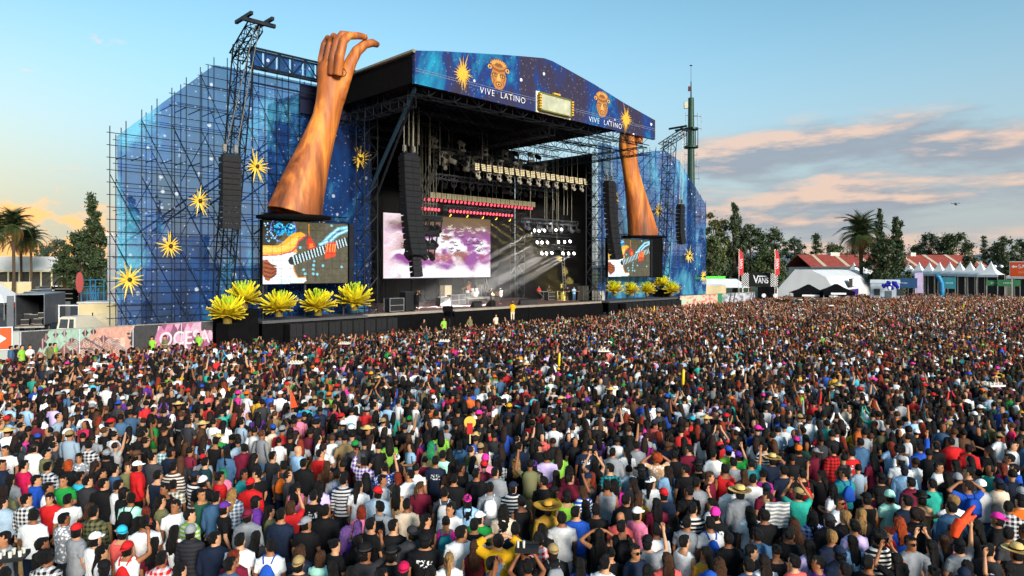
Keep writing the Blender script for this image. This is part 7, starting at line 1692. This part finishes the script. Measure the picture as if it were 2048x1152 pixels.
# everyone farther off: one mass, still one figure per person
def low_person(pose, hk, hat, n):
    mb = MB(); g = []
    def mark(i): g.extend([i] * (len(mb.f) - len(g)))
    mb.rings([ringE(z, rx + .018, ry + .02, yo, n, 2.3) for z, rx, ry, yo in ((.02, .12, .09, 0), (.86, .17, .12, 0))], False); mark(3)
    T = ((.84, .172, .125, 0), (1.05, .160, .118, 0), (1.27, .188, .128, 0), (1.37, .190, .112, -.008), (1.425, .15, .085, -.012), (1.46, .07, .065, -.012)) if n > 5 else ((.84, .172, .125, 0), (1.33, .20, .125, 0), (1.45, .085, .07, -.012))
    mb.rings([ringE(z, rx, ry, yo, n, 2.3) for z, rx, ry, yo in T]); mark(2)
    mb.rings([ringE(z, rx, ry, yo, n) for z, rx, ry, yo in ((1.44, .05, .055, -.006), (1.50, .055, .065, .012), (1.57, .070, .090, .008), (1.65, .074, .097, 0), (1.705, .045, .06, 0))] if n > 5 else [ringE(1.46, .055, .06, 0, n), ringE(1.60, .085, .105, .008, n), ringE(1.70, .05, .07, 0, n)]); mark(0)
    if hat:
        mb.ell((0, -.008, 1.64), (.095, .115, .10), n + (n < 6), 2 + (n > 5), -.1, 1)
        if hat == 'w': mb.rings([ringE(1.65, .21, .21, 0, n + 2), ringE(1.668, .2, .2, 0, n + 2)])
        else: mb.rings([ringE(1.645, .07, .06, .12 if hat == 'c' else -.12, n), ringE(1.655, .07, .06, .12 if hat == 'c' else -.12, n)])
        mark(4)
    if hk == 's': mb.ell((0, -.022, 1.625), (.088, .100, .103), n + (n < 6), 4 if n > 5 else 2, -.55, 1)
    else:
        mb.ell((0, -.022, 1.625), (.092, .106, .108), n + (n < 6), 2 + (n > 5), -.4, 1)
        mb.rings([ringE(z, rx, ry, yo, n) for z, rx, ry, yo in ((1.62, .092, .09, -.03), (1.48, .11, .06, -.08), (1.34, .115, .045, -.122), (1.22, .06, .02, -.14))[::1 if n > 5 else 3]])
    mark(1)
    na = 5 if n > 5 else 3
    for s_, arm in zip((1, -1), POSES[pose]):
        e, w_, h = [Vector(q) for q in arm]; M_ = lambda v: Vector((v.x * s_, v.y, v.z)); sh = Vector((.17, -.01, 1.385))
        mb.path([M_(sh), M_(sh.lerp(e, .6))], [.074, .062], na, False); mark(2)
        if n > 5: mb.path([M_(sh.lerp(e, .55)), M_(e), M_(w_), M_(w_ + h.normalized() * .15)], [.054, .046, .034, .02], na, False)
        else: mb.path([M_(sh.lerp(e, .55)), M_(e), M_(w_ + h.normalized() * .12)], [.056, .048, .03], na, False)
        mark(5)
    return np.array(mb.v, np.float32), mb.f, np.array(g)
templ = {}
def tmpl(*k):
    if k not in templ: templ[k] = low_person(*k)
    return templ[k]
nr = np.random.RandomState(5)
batches = {}
lin = {c: np.array(hx(v)) for c, v in COLS.items()}; hlin = {c: np.array(hx(v)) for c, v in HAIRC.items()}
skl = [np.array(hx(c)) for c in ('b98562', 'a8724e', '94603f', 'c4916f', '855234', 'c99878')]
front = S(15, -5, 0)
for (x, y) in rest2:
    wom = pr.random() < .42; n = 7 if y < 22 else (6 if y < 34 else 4)
    ups = .05 + .08 * max(0, 1 - math.hypot(x - front.x, y - front.y) / 30) + (.05 if y > 45 else 0)
    u = pr.random(); pose = pr.choice('uwUUv') if u < ups else pr.choice('rrfpg')
    hat = None
    if not wom and pr.random() < .20: hat = pr.choice('cckkkkw' if pr.random() < .35 else 'ckk')
    tn = pr.gauss(0, 30) if pr.random() < .85 else pr.uniform(-180, 180)
    rz = face_stage(x, y) - R(tn); h = (1.585 if wom else 1.685) * pr.uniform(.93, 1.06) / 1.715
    tc_ = lin[pr.choice(TOPC)] * pr.uniform(.7, 1.2); tc_ = tc_ * .95 + tc_.mean() * .05; sk = skl[pr.randrange(6)] * pr.uniform(.65, 1.0)
    hc = hlin[pr.choice('kkkkkkknb' if not wom else 'kkkkkknnnbr')]
    htc = (lin['straw'] if hat == 'w' else lin[pr.choice(HATC)]) * .85
    lg = lin[pr.choice(['navy', 'black', 'denim', 'charcoal', 'khaki'])]
    slv = tc_ if pr.random() < .22 else sk
    batches.setdefault((pose, 'l' if wom else 's', hat, n), []).append((x, y, rz, h, np.stack([sk, hc, tc_, lg, htc, slv])))
VV, LI, LS, LT, CC = [], [], [], [], []; vo = 0; lo_ = 0
for kx, L_ in batches.items():
    V, fs, g = tmpl(*kx); m = len(L_); nv = len(V)
    X = np.array([l[:4] for l in L_], np.float32); c, s_ = np.cos(X[:, 2])[:, None], np.sin(X[:, 2])[:, None]; h = X[:, 3][:, None]
    wid = h * nr.uniform(.94, 1.14, (m, 1)).astype(np.float32)
    P = np.empty((m, nv, 3), np.float32)
    P[..., 0] = (c * V[:, 0] - s_ * V[:, 1]) * wid + X[:, 0:1]; P[..., 1] = (s_ * V[:, 0] + c * V[:, 1]) * wid + X[:, 1:2]; P[..., 2] = V[:, 2] * h
    VV.append(P.reshape(-1, 3)); fl = np.concatenate([np.array(f) for f in fs]); tot = np.array([len(f) for f in fs])
    LI.append((fl[None, :] + (np.arange(m) * nv)[:, None] + vo).ravel()); LT.append(np.tile(tot, m)); vo += m * nv
    pal = np.stack([l[4] for l in L_]); CC.append(pal[:, g, :].reshape(-1, 3))
VV = np.concatenate(VV); LI = np.concatenate(LI).astype(np.int32); LT = np.concatenate(LT).astype(np.int32); CC = np.concatenate(CC)
LS = np.concatenate([[0], np.cumsum(LT)[:-1]]).astype(np.int32)
me = bpy.data.meshes.new('crowd'); me.vertices.add(len(VV)); me.vertices.foreach_set('co', VV.ravel())
me.loops.add(len(LI)); me.loops.foreach_set('vertex_index', LI); me.polygons.add(len(LT)); me.polygons.foreach_set('loop_start', LS)
me.polygons.foreach_set('use_smooth', np.ones(len(LT), bool)); me.update(calc_edges=True)
at = me.attributes.new('col', 'FLOAT_COLOR', 'FACE'); at.data.foreach_set('color', np.concatenate([CC, np.ones((len(CC), 1))], 1).astype(np.float32).ravel())
crowd = obj_from('crowd', me, attr_mat('crowd_colours', 0, .8, .25))
tag(crowd, 'dense festival crowd filling the ground between foreground and stage', 'crowd', None, 'stuff')
print('near', len(near), 'table', len(people), 'mass', len(rest2), 'faces', len(LT))
